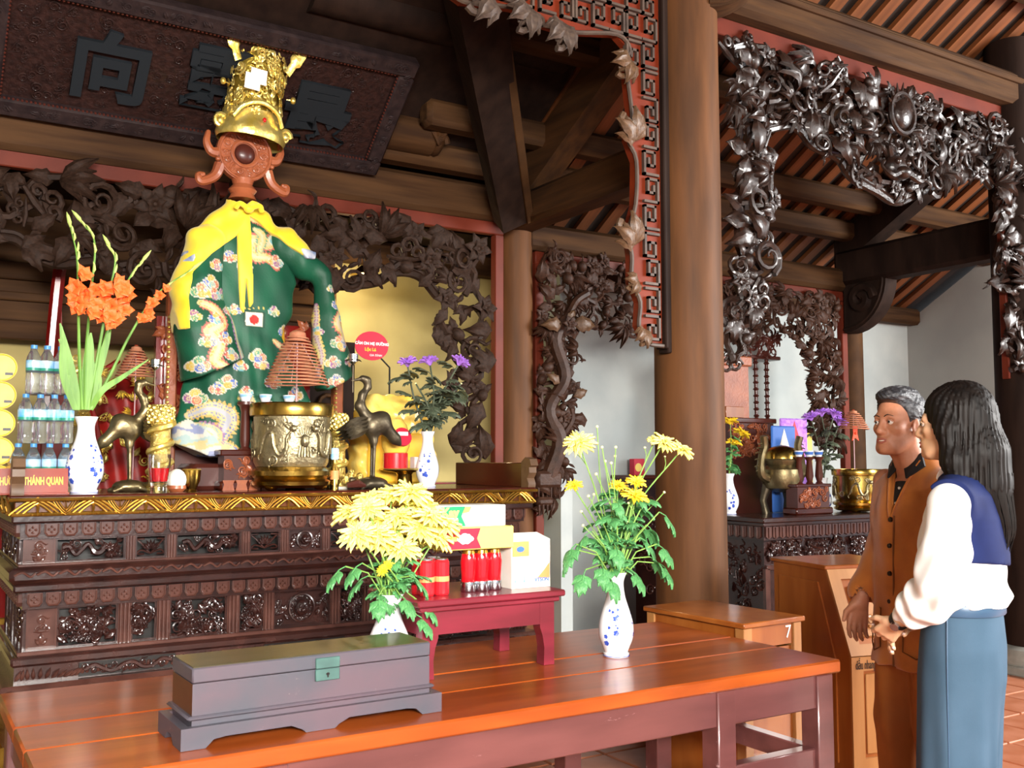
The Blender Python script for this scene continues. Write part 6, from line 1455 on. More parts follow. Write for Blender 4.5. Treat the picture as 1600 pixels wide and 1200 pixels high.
# yellow scarf draped over the shoulders, with two hanging straps
def shell(poly,thick,name,m,fold=True):
    F=Field(lo,hi,HG); p2=[R2(*p) for p in poly]
    X,Y,Z=np.meshgrid(*F.ax,indexing='ij',sparse=True); sd=polysd(p2,X[:,0,:],Z[0,0,:][None,:])[:,None,:]
    f=FA-thick
    if fold: f=f+.005*np.sin(X*30-Z*46)
    F.f=np.maximum(np.maximum(f,sd),-(FA+.012)).astype(np.float32)
    F.f=np.maximum(F.f,(Y-.12).astype(np.float32))
    return F.build(name,m,st)
shell([(345,306),(378,326),(400,306),(414,322),(446,350),(482,402),(470,410),(438,386),(400,352),(382,340),(362,374),(322,402),(290,432),(284,470),(282,520),(270,520),(258,450),(258,405),(288,362),(318,328)],.022,'scarf','scarf')
shell([(366,332),(385,332),(386,478),(380,486),(376,440),(372,494),(366,486),(363,400)],.018,'scarf_strap','scarf',False)
shell([(262,392),(300,398),(292,416),(262,410)],.026,'scarf_band','scarf_trim',False)
shell([(455,392),(486,398),(482,410),(466,410)],.026,'scarf_band','scarf_trim',False)
m_=MB(); k0=Rp(378,334,-.12); m_.ball(k0,(.028,.022,.022),10); m_.tube(spline([k0,(k0[0]-.05,k0[1]-.015,k0[2]+.02),(k0[0]-.07,k0[1],k0[2]-.005)],4),.014,7); m_.tube(spline([k0,(k0[0]+.05,k0[1]-.015,k0[2]+.02),(k0[0]+.07,k0[1],k0[2]-.005)],4),.014,7); m_.build('scarf_knot','scarf',st)
# carved wooden face disc on a neck
fc=Rp(380,243,-.02); R_=Ssz(44,380,SY)
neck=Rp(380,300,-.02)
m_=MB(); m_.lathe([(.075,fc[2]-R_*1.65),(.06,fc[2]-R_*1.45),(.075,fc[2]-R_*1.3),(.05,fc[2]-R_*1.1),(.06,fc[2]-R_*.9)],24,T=T((fc[0],fc[1]+.02,0))); m_.build('neck','redwood',st)
RX=Matrix.Translation(fc)@Matrix.Rotation(PI/2,4,'X')
m_=MB(); m_.lathe([(R_,-.03),(R_,.012),(R_*.9,.02),(R_*.86,.012),(R_*.45,.008),(.0001,.008)],40); o=m_.build('face_disc','redwood',st); o.matrix_local=RX
m_=MB(); m_.tube([(R_*.93*math.cos(k*PI/20),R_*.93*math.sin(k*PI/20),.022) for k in range(40)],.007,6,closed=True); m_.tube([(R_*.46*math.cos(k*PI/16),R_*.46*math.sin(k*PI/16),.014) for k in range(32)],.010,6,closed=True); o=m_.build('disc_ring','redwood',st); o.matrix_local=RX
m_=MB(); m_.ball((0,0,.006),(R_*.38,R_*.38,.03),18); o=m_.build('disc_boss','redwood_dark',st); o.matrix_local=RX
m_=MB()
for k in range(14): a_=k*2*PI/14; m_.add(*TGEO['cloud_curl' if k%2 else 'scroll'],T=T((R_*.68*math.cos(a_),R_*.68*math.sin(a_),.008),(0,0,a_),R_*.36))
o=m_.build('disc_carving','redwood',st); o['kind']='stuff'; o.matrix_local=RX
for sx in (-1,1):
    for pts in ([(sx*R_*.85,-R_*.5,0),(sx*R_*1.05,-R_*.95,0),(sx*R_*1.5,-R_*1.2,0),(sx*R_*1.6,-R_*1.0,0),(sx*R_*1.45,-R_*.95,0)],[(sx*R_*.95,-R_*.1,0),(sx*R_*1.2,-R_*.05,0),(sx*R_*1.35,R_*.25,0),(sx*R_*1.3,R_*.6,0)]):
        m_=MB(); sp=spline(pts,6); n=len(sp); m_.tube(sp,[.026*(1.2-.7*k/n) for k in range(n)],8); m_.ball(tuple(sp[-1]),.014,8); o=m_.build('side_scroll','redwood',st); o.matrix_local=RX
    m_=MB(); m_.ball((sx*R_*.98,-R_*.35,.02),.014,8); o=m_.build('stud','redwood',st); o.matrix_local=RX
# golden crown (tilted a little)
cb=Rp(385,222,-.07); s1=Ssz(1,385,SY)
Mc=Matrix.Translation(cb)@Matrix.Rotation(math.radians(5),4,'Y')@Matrix.Diagonal((1,1,1.22,1))
def crown_part(m_,name,mt,smooth=50,kind=None):
    o=m_.build(name,mt,st,smooth); o.matrix_local=Mc
    if kind: o['kind']=kind
    return o
rw=52*s1
m_=MB(); m_.lathe([(rw*1.0,-.02),(rw*1.06,0),(rw*1.02,.03),(rw*.92,.06),(rw*.90,.10)],48,cap=False,sq=.8); crown_part(m_,'crown_band','gold')
m_=MB(); m_.lathe([(rw*.86,.02),(rw*.80,.10),(rw*.70,.18),(rw*.72,.26),(rw*.82,.33),(rw*.74,.39),(rw*.45,.42),(.0001,.43)],32,sq=.75); crown_part(m_,'crown_cap','gold_dark')
m_=MB(); rg3=random.Random(6)
for k in range(240):
    u=rg3.random(); z=.06+.36*u; r_=rw*float(np.interp(z,[0,.1,.18,.26,.33,.39,.43],[.88,.82,.72,.75,.86,.78,.5])); a_=rg3.uniform(0,6.28)
    d=Vector((math.cos(a_),math.sin(a_)*.8,rg3.uniform(-.1,.3))).normalized()
    m_.add(*TGEO[rg3.choice(['scroll','flower','cloud_curl','leaf'])],T=Matrix.Translation((r_*math.cos(a_),r_*.77*math.sin(a_),z))@d.to_track_quat('Z','Y').to_matrix().to_4x4()@Matrix.Rotation(rg3.uniform(0,6),4,'Z')@Matrix.Scale(rg3.uniform(.045,.075),4))
crown_part(m_,'filigree','gold',kind='stuff')
for sx in (-1,1):
    m_=MB(); m_.tube(spline([(sx*rw*.75,-.09,.30),(sx*rw*.98,-.11,.37),(sx*rw*1.16,-.12,.435)],5),[.02]*4+[.034]*6+[.026],10,flat=.4,up=(0,1,0)); crown_part(m_,'crown_wing','gold')
    m_=MB(); m_.tube([(sx*rw*1.0+.036*math.cos(k*.55)*(1-k/18),-.03,.035+.036*math.sin(k*.55)*(1-k/18)) for k in range(14)],[.012]*14,7); m_.ball((sx*rw*1.0,-.035,.035),.02,8); crown_part(m_,'end_scroll','gold')
    m_=MB(); m_.cyl((sx*rw*.9,-.05,.2),(sx*rw*1.08,-.06,.2+.0),.003,n=5); m_.ball((sx*rw*1.08,-.06,.2),.016,8); crown_part(m_,'pompom','gold')
m_=MB(); m_.tube(spline([(-rw*.75,-rw*.62,.05),(-rw*.5,-rw*.78,.10),(0,-rw*.86,.125),(rw*.5,-rw*.78,.10),(rw*.75,-rw*.62,.05)],6),.011,7); crown_part(m_,'brow_arch','gold')
m_=MB(); m_.ball((rw*.12,-rw*.88,.05),.011,10); crown_part(m_,'ruby','ruby')
m_=MB(); m_.box((-.075,-rw*.80-.012,.20),(.01,-rw*.80-.008,.265)); m_.box((-.10,-rw*.80-.009,.17),(-.02,-rw*.80-.006,.24)); crown_part(m_,'paper_tag','white',False)
# wooden body block under the robe, standing on the altar
m_=MB(); m_.box((-.30,-.16,0),(.30,.2,.13),bev=.02); m_.build('plinth','redwood_dark',st)
# ---------------------------------------------------------------- throne behind the statue
th=thing('shrine_throne','wooden throne with gold beaded posts behind the robed statue','throne',(SO.x,SY+.22,AZ))
for i,px in enumerate((268,530)):
    x=P(px,600,Y=SY+.1).x-SO.x; m_=MB(); m_.box((x-.028,-.12,0),(x+.028,-.06,P(268,440,Y=SY+.1).z-AZ if i==0 else .62),bev=.008); m_.build('post','redwood',th)
    m_=MB(); n=34 if i==0 else 22
    for k in range(n): m_.ball((x-.02,-.125,.03+k*.026),.009,6)
    m_.build('gold_beads','gold',th)
m_=MB(); m_.box((-.42,-.05,.2),(.42,.0,.9)); m_.build('back','redlac',th,smooth=False)
m_=MB(); m_.box((-.40,-.06,0),(.40,.02,.2)); m_.build('seat_box','redwood_dark',th,smooth=False)
m_=MB()
for k in range(60): m_.add(*TGEO[rg3.choice(['scroll','leaf_spray','cloud_curl'])],T=Matrix.Translation((rg3.uniform(-.4,.4),-.055,rg3.uniform(.25,.9)))@FN@T((0,0,0),(0,0,k),.09))
m_.build('gilt_carving','redwood',th)['kind']='stuff'
q=Rp(448,540,.12); m_=MB(); m_.tube(spline([(q[0],-.06,q[2]+.2),(q[0]+.01,-.08,q[2]),(q[0],-.06,q[2]-.35)],5),.035,8,flat=.5); m_.build('yellow_hanging','yellowpaper',th)
# ---------------------------------------------------------------- inner shrine behind the altar
IY=5.86
def I(px,py,Y=IY): return P(px,py,Y=Y)
sh=thing('inner_shrine','red and gold inner shrine with idols glimpsed behind the gladioli','shrine',(I(190,700).x,IY,0)); sx_=sh.location.x
m_=MB(); m_.box((-.6,-.1,0),(2.2,.25,1.26)); m_.build('table','redlac',sh,smooth=False)
for k,z in enumerate((.55,.9,1.2)): m_=MB(); m_.box((-.62,-.12,z),(2.22,-.095,z+.05),bev=.006); m_.build('moulding','goldleaf',sh)
m_=MB(); q=I(86,420); m_.tube(spline([(q.x-sx_-.02,0,1.26),(q.x-sx_-.01,0,1.8),(q.x-sx_+.02,-.02,q.z-.03),(q.x-sx_+.05,-.03,q.z)],5),.035,8); m_.build('chair_post','redlac',sh)
m_=MB(); m_.prism([(I(60,530).x-sx_,1.26),(I(110,530).x-sx_,1.26),(I(95,440).x-sx_,I(95,445).z),(I(86,440).x-sx_,I(86,445).z)],-.02,.02); m_.build('chair_side','redcloth',sh,smooth=False)
F=Field((-.45,-.16,1.2),(.45,.2,2.1),.012); 
F.loft([(1.22,.05,0,.30,.13),(1.5,.05,0,.26,.12),(1.75,.05,0,.18,.10),(1.85,.05,0,.09,.07)],0); F.ell((.05,-.02,1.93),(.065,.06,.085),.03)
F.mod(lambda X,Y,Z,f: f+.008*np.sin(X*55+Z*10)); F.build('red_idol','redcloth',sh)
m_=MB()
for k in range(90):
    a_=rg3.uniform(0,1); m_.add(*TGEO[rg3.choice(['scroll','cloud_curl','leaf','feather_tuft'])],T=Matrix.Translation((rg3.uniform(-.3,.4),-.14,rg3.uniform(1.3,1.95)))@FN@T((0,0,0),(0,0,k),.06))
m_.build('gold_ornament','gold',sh)['kind']='stuff'
for x in (-.25,.35): m_=MB(); m_.tube(spline([(x,-.1,1.3),(x+.1,-.16,1.5),(x+.05,-.14,1.8),(x+.2,-.12,1.95)],5),[.03]*6+[.015]*10,7); m_.build('red_ribbon','redcloth',sh)
# two further idols / boards to the right of the statue
m_=MB(); xr_=I(560,460).x-sx_; m_.box((xr_-.35,0,1.26),(xr_-.02,.06,2.15)); m_.build('dark_panel','dark_timber',sh,smooth=False)
m_=MB(); m_.tube([(xr_-.2+.06*math.cos(k*.6),-.01,1.75+.06*math.sin(k*.6)) for k in range(12)],.014,6); m_.build('panel_scroll','timber_x',sh)
# warm lamp hanging inside the shrine
lp_=thing('shrine_lamp','small warm lamp hanging inside the inner shrine','lamp',(2.55,5.95,2.92)); m_=MB(); m_.cyl((0,0,-.25),(0,0,0),.004,n=6); m_.build('cord','black',lp_); m_=MB(); m_.lathe([(.02,-.25),(.09,-.31),(.088,-.312),(.018,-.255)],20,cap=False); m_.build('shade','brass',lp_)
mat('lamp_glow','#ffdca0',0.5,emit='#ffd08a',estr=14); m_=MB(); m_.ball((0,0,-.315),.03,12); m_.build('bulb','lamp_glow',lp_)
lt=bpy.data.lights.new('shrine_lamp_light','POINT'); lt.energy=7; lt.color=(1,.80,.48); lt.shadow_soft_size=.05; lo_l=bpy.data.objects.new('shrine_lamp_light',lt); COL.objects.link(lo_l); lo_l.location=(2.55,5.95,2.53)
# ================================================================ things on the side altar
def B(px,Y,Z=None): q=P(px,760,Y=Y); return Vector((q.x,Y,BZ+.0005 if Z is None else Z))
q=B(1139,5.43); vase('blue and white vase of yellow flowers half hidden by the thick column',q,.30,.07,-2.4,6)
mth=q+Vector((0,0,.285))
for a_,b_,lab in ((1141,662,'upper yellow bloom beside the thick column'),(1158,680,'right yellow bloom beside the thick column'),(1146,695,'lower yellow bloom beside the thick column')):
    flower(lab,'yellow flowers beside the column',(mth.x,mth.y,mth.z-.03),P(a_,b_,Y=5.43),H_deep,.07,'stemgreen',LF,rg,5,.1,leafz=(.3,.8))
# carved shrine stand behind
q=P(1170,700,Y=5.9); t=thing('shrine_stand','tiered carved stand with turned balusters behind the side altar','stand',(q.x-.05,5.9,0)); 
z1=P(1170,655,Y=5.9).z; z2=P(1170,562,Y=5.9).z; z3=P(1170,522,Y=5.9).z
m_=MB(); m_.box((-.3,-.15,0),(.16,.15,z1-.34)); m_.build('body','redwood_dark',t,smooth=False)
m_=MB(); m_.box((-.34,-.18,z1-.04),(.19,.18,z1),bev=.006); m_.build('top','altar_red',t)
m_=MB(); m_.box((-.32,-.16,z1-.34),(.17,.16,z1-.04)); m_.build('frieze','redwood_dark',t,smooth=False)
m_=MB()
for k in range(50): m_.add(*TGEO[rg.choice(['scroll','leaf','cloud_curl'])],T=Matrix.Translation((rg.uniform(-.3,.15),-.16,z1-rg.uniform(.06,.32)))@FN@T((0,0,0),(0,0,k),.075))
m_.build('frieze_carving','redwood',t)['kind']='stuff'
for px in (1157,1174,1191):
    x=P(px,600,Y=5.9).x-t.location.x; m_=MB(); n=9; pr=[(.02,z1)]
    for k in range(n): zz=z1+(z2-z1)*(k+.5)/n; pr+=[(.014,zz-.012),(.026,zz),(.014,zz+.012)]
    pr.append((.018,z2)); m_.lathe(pr,12,T=T((x,-.05,0))); m_.build('baluster','redwood_dark',t)
m_=MB(); xa=P(1152,550,Y=5.9).x-t.location.x; xb=P(1206,550,Y=5.9).x-t.location.x; m_.box((xa,-.1,z2),(xb,.1,z2+.03),bev=.006); m_.build('canopy','redwood_dark',t)
m_=MB()
for k in range(16): m_.add(*TGEO[rg.choice(['scroll','leaf','feather_tuft'])],T=Matrix.Translation((rg.uniform(xa,xb),-.1,rg.uniform(z2+.03,z3)))@FN@T((0,0,0),(0,0,k),.11))
m_.build('canopy_carving','redwood_dark',t)['kind']='stuff'
m_=MB(); m_.box((-.32,-.1,z1),(-.04,.12,z1+.42)); m_.box((-.36,-.13,z1+.42),(-.02,.14,z1+.5),bev=.01); m_.build('tablet_case','redwood',t)
m_=MB(); x=P(1150,640,Y=5.75).x-t.location.x; m_.box((x-.1,-.14,z1),(x+.1,-.1,z1+.09),bev=.004); m_.build('step_block','orangewood',t)
# bronze tripod burner
q=B(1222,5.3); s_=Ssz(1,1222,5.3); t=thing('tripod_burner','bronze tripod burner with dragon handles on the side altar','burner',q); r_=32*s_
m_=MB(); m_.lathe([(r_*.3,.16),(r_*.85,.19),(r_*1.05,.26),(r_*.98,.33),(r_*.72,.36),(r_*.8,.38),(r_*.84,.40),(r_*.8,.41)],28); m_.build('bowl','bronze',t)
m_=MB(); m_.lathe([(r_*.82,.41),(r_*.8,.45),(r_*.6,.49),(r_*.2,.51),(.0001,.515)],28); m_.build('lid','brass',t)
for k in range(3): a_=k*2.09+.5; m_=MB(); m_.tube([(r_*.7*math.cos(a_),r_*.7*math.sin(a_),.22),(r_*.95*math.cos(a_),r_*.95*math.sin(a_),.1),(r_*.8*math.cos(a_),r_*.8*math.sin(a_),0.0)],[.04,.025,.03],10); m_.build('leg','bronze_dark',t)
for sx in (-1,1):
    m_=MB(); sp=spline([(sx*r_*.9,0,.26),(sx*r_*1.4,0,.30),(sx*r_*1.35,0,.42),(sx*r_*1.15,0,.5),(sx*r_*1.25,-.01,.58)],5); m_.tube(sp,[.035]*8+[.028]*13,8)
    for k in range(6): m_.add(*SPEAR,T=Matrix.Translation(tuple(sp[4+k*2]))@Vector((sx*.8,0,.5)).to_track_quat('X','Z').to_matrix().to_4x4()@Matrix.Scale(.07,4))
    m_.build('dragon_handle','bronze',t)
# packets
for k,(px,py,w_,m1,m2,lab) in enumerate(((1222,690,.13,'whitecard','bluecard','diamond-faced white and blue snack packet on the side altar'),(1240,678,.15,'redcard','purpleflower','pink and purple snack packet behind the bronze burner'),(1257,700,.1,'bluecard','yellowcard','blue and yellow snack packet beside the purple flowers'))):
    p=P(px,py,Y=5.44); t=thing('snack_packet',lab,'packet',(p.x,5.43+.012*k,BZ+.0005)); h=p.z-BZ+.12
    m_=MB(); m_.box((-w_,-.012,0),(w_,.012,h),bev=.01); m_.build('bag',m2,t); m_=MB(); m_.prism([(0,h-.02),(w_*.7,h*.6),(0,h*.25),(-w_*.7,h*.6)],-.0145,-.0122); m_.build('diamond_print',m1,t,smooth=False)
# purple flowers
q=B(1287,5.42); vase('small vase of purple chrysanthemums on the side altar',q,.26,.06,-2,8); mth=q+Vector((0,0,.25))
for a_,b_,lab in ((1268,656,'left purple bloom'),(1284,650,'middle purple bloom'),(1302,652,'right purple bloom'),(1310,664,'lowest purple bloom')):
    flower(lab+' in the vase on the side altar','',(mth.x+rg.uniform(-.02,.02),mth.y,mth.z-.03),P(a_,b_,Y=5.42),H_pur,.075,'leafdark',LFD,rg,6,.12,leafz=(.2,.9),r=.005)
# cup stand
q=B(1262,5.16); t=thing('cup_stand','reddish carved cup stand on the side altar','stand',q); zz=P(1264,714,Y=5.16).z-BZ
m_=MB(); m_.box((-.2,-.07,0),(.2,.07,.05),bev=.01); m_.build('base','altar_red',t); m_=MB(); m_.box((-.17,-.055,.05),(.17,.055,.2)); m_.build('body','redwood_dark',t,smooth=False); m_=MB(); m_.box((-.19,-.065,.2),(.19,.065,.225),bev=.006); m_.build('shelf','altar_red',t)
m_=MB()
for k in range(26): m_.add(*TGEO[rg.choice(['scroll','leaf','cloud_curl'])],T=Matrix.Translation((rg.uniform(-.16,.16),-.055,rg.uniform(.06,.19)))@FN@T((0,0,0),(0,0,k),.055))
m_.build('front_carving','redwood',t)['kind']='stuff'
for k,px in enumerate((1248,1264,1279)):
    x=P(px,710,Y=5.16).x; m_=MB(); m_.lathe([(.03,.225),(.018,.24),(.03,.28),(.02,zz-.03),(.04,zz)],16,T=T((x-q.x,0,0))); m_.build('pedestal','redwood_dark',t)
    c_=thing('wine_cup',['left','middle','right'][k]+' small blue and white cup on the side altar stand','cup',(x,5.16,BZ+zz+.0015)); m_=MB(); m_.lathe([(.022,0),(.032,.035),(.034,.045),(.03,.045),(.0001,.01)],18); m_.build('bowl','porcelain',c_,smooth=60); m_=MB(); m_.lathe([(.0275,.015),(.0335,.036)],18,cap=False,T=T((0,0,0),(0,0,0),(1.015,1.015,1))); m_.build('painted_band','bluecard',c_)
# brass urn with coil
q=B(1339,5.2); uh=Ssz(66,1339,5.2); ur=Ssz(38,1339,5.2); urn('brass incense urn with pale dragon relief on the side altar',q,uh,ur,'brass','brass')
c=P(1333,641,Y=5.2); c0=q.z+uh*.93; coil('small incense coil in the brass urn of the side altar',(c.x,5.2,c0),c.z-c0,Ssz(30,1333,5.2),Ssz(23,1333,5.2),8,0.0,rod=.005)
m_=MB(); z_=P(1333,677,Y=5.2).z; t=thing('paper_ribbon','red paper ribbon tied to the incense stick on the side altar','ribbon',(c.x,5.19,z_)); m_.prism([(-.03,.06),(.03,.06),(.022,0),(.04,-.06),(0,-.035),(-.04,-.06),(-.022,0)],-.006,-.002); m_.build('ribbon','incense_tip',t,smooth=False); m_=MB(); m_.ball((0,-.008,0),.012,8); m_.build('knot','incense_tip',t)
q=B(1368,5.36); t=thing('wrapped_offering','translucent wrapped pink and yellow offering beside the brass urn','offering',q); F=Field((-.2,-.1,-.01),(.2,.1,.36),.01); F.loft([(0,0,0,.15,.07),(.18,0,0,.13,.06),(.3,.02,0,.06,.04)],0); F.mod(lambda X,Y,Z,f: f+.008*np.sin(X*60+Z*30)); F.build('wrapping','whitecard',t); m_=MB(); m_.ball((.02,-.06,.2),(.08,.03,.05),10); m_.build('fruit','yellowpaper',t); m_=MB(); m_.ball((-.08,-.03,.3),(.05,.03,.03),8); m_.build('pink_bow','purpleflower',t)
# ================================================================ people
def hand(F,w,d,n,s,curl=.35,sc=1.0,spread=.004):
    w,d,n,s=[np.array(Vector(x)) for x in (w,d,n,s)]; d/=np.linalg.norm(d); n=n-d*(n@d); n/=np.linalg.norm(n); s=s-d*(s@d)-n*(s@n); s/=np.linalg.norm(s)
    L=[.068,.076,.071,.056]; tips=[]
    F.cap(w-d*.02,w+d*.02*sc,.024*sc,.024*sc,.015)
    for i in range(4):
        k=w+(d*.088+s*(.031-.0205*i)-n*.002)*sc; F.cap(w+d*.01*sc+s*(.016-.011*i)*sc,k,.0155*sc,.0115*sc,.010)
        p=k; a_=curl*.55; 
        for j,(q,r0,r1) in enumerate(((.44,.0096,.0088),(.31,.0088,.0080),(.25,.0080,.0066))):
            v=d*math.cos(a_)+n*math.sin(a_)+s*(1.5-i)*spread*6; v/=np.linalg.norm(v); e=p+v*L[i]*q*sc*1.12; F.cap(p,e,r0*sc,r1*sc,.003); p=e; a_+=curl*(1.1 if j==0 else .8)
        tips.append((p,v))
    b=w+(d*.03+s*.026+n*.004)*sc; m_=b+(d*.030+s*.028+n*.010)*sc; e=m_+(d*.032+s*.010+n*.012)*sc
    F.cap(w+d*.01,b,.017*sc,.015*sc,.012); F.cap(b,m_,.0135*sc,.0105*sc,.006); F.cap(m_,e,.0105*sc,.0078*sc,.003); tips.append((e,d))
    return tips
def head(F,o,yaw,pitch,sc=1.0,male=True):
    Rm=(Matrix.Rotation(yaw,3,'Z')@Matrix.Rotation(pitch,3,'Y')); eu=Rm.to_euler()
    def h(x,y,z): return tuple(Vector(o)+Rm@Vector((x*sc,y*sc,z*sc)))
    def E(c,r,k,op='u',rot=None):
        e=(Rm@Euler(rot).to_matrix()).to_euler() if rot else eu
        F.ell(h(*c),tuple(x*sc for x in r),k*sc,op,rot=e)
    def C(a_,b_,r0,r1,k,op='u'): F.cap(h(*a_),h(*b_),r0*sc,r1*sc,k*sc,op)
    E((-.014,0,.055),(.094,.074,.084),.02); E((.030,0,-.012),(.058,.058,.088),.03); E((.05,0,-.072),(.040,.042,.034),.03)
    for s in (-1,1):
        E((.056,s*.042,-.008),(.026,.020,.020),.02); C((.0,s*.056,-.045),(.06,s*.034,-.088),.018,.014,.03)
    C((.074,-.034,.034),(.074,.034,.034),.012,.012,.02)
    for s in (-1,1): E((.094,s*.030,.016),(.018,.017,.009),.008,'s')
    C((.086,0,.026),(.104,0,-.018),.008,.0125,.012); E((.098,0,-.022),(.013,.0165,.010),.010)
    for s in (-1,1): E((.090,s*.0145,-.024),(.010,.008,.008),.006)
    E((.072,0,-.055),(.022,.030,.020),.02)
    E((.088,0,-.050),(.011,.022,.0055),.006); E((.087,0,-.062),(.011,.019,.0062),.005)
    C((.096,-.022,-.0557),(.096,.022,-.0557),.0022,.0022,.003,'s')
    E((.078,0,-.090),(.018,.020,.016),.018)
    for s in (-1,1):
        C((.062,s*.026,-.030),(.064,s*.034,-.062),.0025,.003,.008,'s') if male else None
        E((-.008,s*.075,.0),(.019,.008,.033),.008,rot=(0,-.2,0)); E((-.002,s*.081,.004),(.010,.005,.018),.004,'s',rot=(0,-.2,0)); E((-.004,s*.073,-.028),(.009,.007,.010),.006)
    return h,Rm
def add_face(h,Rm,p,sc,lipm,brow,skin):
    for s in (-1,1):
        m_=MB(); m_.ball(h(.0775,s*.030,.015),.0118*sc,12); e=m_.build('eye','eyewhite',p)
        m_=MB(); a_=Vector(h(.0885,s*.0305,.0145)); m_.ball(tuple(a_),.0048*sc,10); m_.build('iris','iris',e)
        m_=MB(); m_.tube(spline([h(.0825,s*.014,.018),h(.0905,s*.029,.0245),h(.0805,s*.044,.017)],4),.0028*sc,6); m_.build('eyelid',skin,p)
        m_=MB(); m_.tube(spline([h(.092,s*.012,.036),h(.0925,s*.028,.043),h(.082,s*.046,.037)],4),[.0024*sc]*5+[.0016*sc]*4,6,flat=.6); m_.build('eyebrow',brow,p)
    m_=MB(); m_.tube(spline([h(.092,-.022,-.055),h(.0995,-.008,-.0488),h(.1005,0,-.0505),h(.0995,.008,-.0488),h(.092,.022,-.055)],4),.0032*sc,6); m_.build('upper_lip',lipm,p)
    m_=MB(); m_.tube(spline([h(.092,-.020,-.0575),h(.099,0,-.0645),h(.092,.020,-.0575)],5),.004*sc,6); m_.build('lower_lip',lipm,p)
# ---------------------------------------------------------------- the man
mp=P(1428,700,D=3.70); MX,MY=mp.x,mp.y
man=thing('person','person in ochre jacket and trousers looking towards the altar','person',(MX,MY,0),math.radians(171))
F=Field((-.24,-.36,.62),(.30,.34,1.69),.0042)
hy=math.radians(6); h,Rm=head(F,(.072,0,1.525),hy,-.03,.96)
F.cap((.04,0,1.46),(-.012,0,1.30),.052,.062,.03); F.cap((.08,-.018,1.43),(.035,-.01,1.34),.012,.012,.02); F.cap((.08,.02,1.43),(.035,.012,1.34),.010,.010,.02)
F.loft([(.64,0,0,.09,.13),(.9,0,0,.09,.14),(1.2,0,0,.09,.16),(1.33,-.01,0,.07,.15)],.02)
sh_r=[(-.01,-.155,1.32),(-.005,-.18,1.08),(.10,-.185,.89)]
F.chain(sh_r,[.05,.042,.028],.02); F.chain([(-.01,.155,1.32),(-.02,.20,1.08),(.05,.205,.88)],[.05,.042,.028],.02)
tipsR=hand(F,(.106,-.185,.877),(.22,.02,-1),(.35,.9,-.1),(.95,-.25,.1),.42,1.0)
tipsL=hand(F,(.055,.205,.868),(.15,-.02,-1),(.3,-.9,0),(.95,.2,0),.4,1.0)
for s in (-1,1): F.cap((0.0,s*.09,.72),(0,s*.095,.63),.08,.075,.02)
F.build('body','skin_man',man)
add_face(h,Rm,man,.96,'lip','brow','skin_man')
m_=MB(); m_.tube(spline([h(.0935,-.013,-.0557),h(.097,0,-.0565),h(.0935,.013,-.0557)],4),.0022,6); m_.build('teeth','tooth',man)
# hair: short, swept up, greying
FH=Field((-.13,-.14,1.42),(.26,.14,1.72),.004)
def hh(c,r,k): FH.ell(h(*c),r,k,rot=Rm.to_euler())
hh((-.020,0,.062),(.100,.080,.090),.01); hh((.045,.012,.118),(.056,.058,.026),.02); hh((.078,.02,.112),(.03,.045,.018),.02); hh((0,0,.125),(.07,.06,.03),.02)
Ri=np.array(Rm.inverted()); ho=np.array((.072,0,1.525))
def cutm(X,Y,Z,f):
    x=((X-ho[0])*Ri[0,0]+(Y-ho[1])*Ri[0,1]+(Z-ho[2])*Ri[0,2])/.96; y=((X-ho[0])*Ri[1,0]+(Y-ho[1])*Ri[1,1])/.96+0*Z; z=((X-ho[0])*Ri[2,0]+(Z-ho[2])*Ri[2,2])/.96+0*Y
    hl=np.interp((x+0*y+0*z).ravel(),[-.12,-.06,-.03,-.012,.004,.014,.03,.05,.07,.11],[-.055,-.05,-.02,.018,.024,.012,.05,.082,.092,.10]).reshape(f.shape)
    f=f+.0028*np.sin(y*330+x*60+40*np.sin(z*30))*np.sin(x*150+z*90)
    return np.maximum(f,(hl-z)*.8)
FH.mod(cutm); FH.build('hair','hair_man',man)
# dark shirt
FS=Field((-.2,-.22,1.05),(.2,.22,1.46),.006); FS.loft([(1.06,.0,0,.108,.10),(1.25,-.006,0,.100,.10),(1.34,-.014,0,.074,.09),(1.385,-.015,0,.064,.072),(1.43,-.012,0,.060,.062)],0); FS.cap((.03,0,1.46),(.0,0,1.38),.046,.048,.0,'s'); FS.build('shirt','shirt_dark',man)
for s in (-1,1):
    m_=MB(); m_.add([(.055,s*.008,1.385),(.02,s*.062,1.425),(.03,s*.085,1.38),(.082,s*.045,1.335),(.062,s*.008,1.388),(.028,s*.062,1.43),(.04,s*.088,1.382),(.09,s*.045,1.337)],[(0,1,2,3),(7,6,5,4),(0,4,5,1),(1,5,6,2),(2,6,7,3),(3,7,4,0)]); m_.build('shirt_collar','shirt_dark',man,smooth=False)
# jacket
FJ=Field((-.24,-.36,.62),(.26,.36,1.47),.0055)
JS=[(.655,.0,0,.14,.18),(.8,.0,0,.135,.17),(.95,.0,0,.128,.163),(1.1,.0,0,.124,.165),(1.22,-.005,0,.118,.17),(1.30,-.015,0,.10,.158),(1.35,-.02,0,.086,.125),(1.395,-.026,0,.074,.09),(1.43,-.03,0,.066,.074)]
FJ.loft(JS,0,p=2.3)
FJ.chain([(-.015,.142,1.295),(-.015,.198,1.08),(.055,.208,.92),(.07,.207,.885)],[.070,.062,.053,.050],.03); FJ.chain([(-.012,-.132,1.29),(-.005,-.174,1.08),(.078,-.184,.93),(.098,-.185,.897)],[.066,.057,.050,.047],.03)
FJ.cap((.05,0,1.50),(-.01,0,1.36),.06,.056,.0,'s')
FJ.cap((.07,.207,.88),(.085,.207,.80),.044,.055,.0,'s'); FJ.cap((.10,-.185,.89),(.12,-.185,.81),.041,.053,.0,'s')
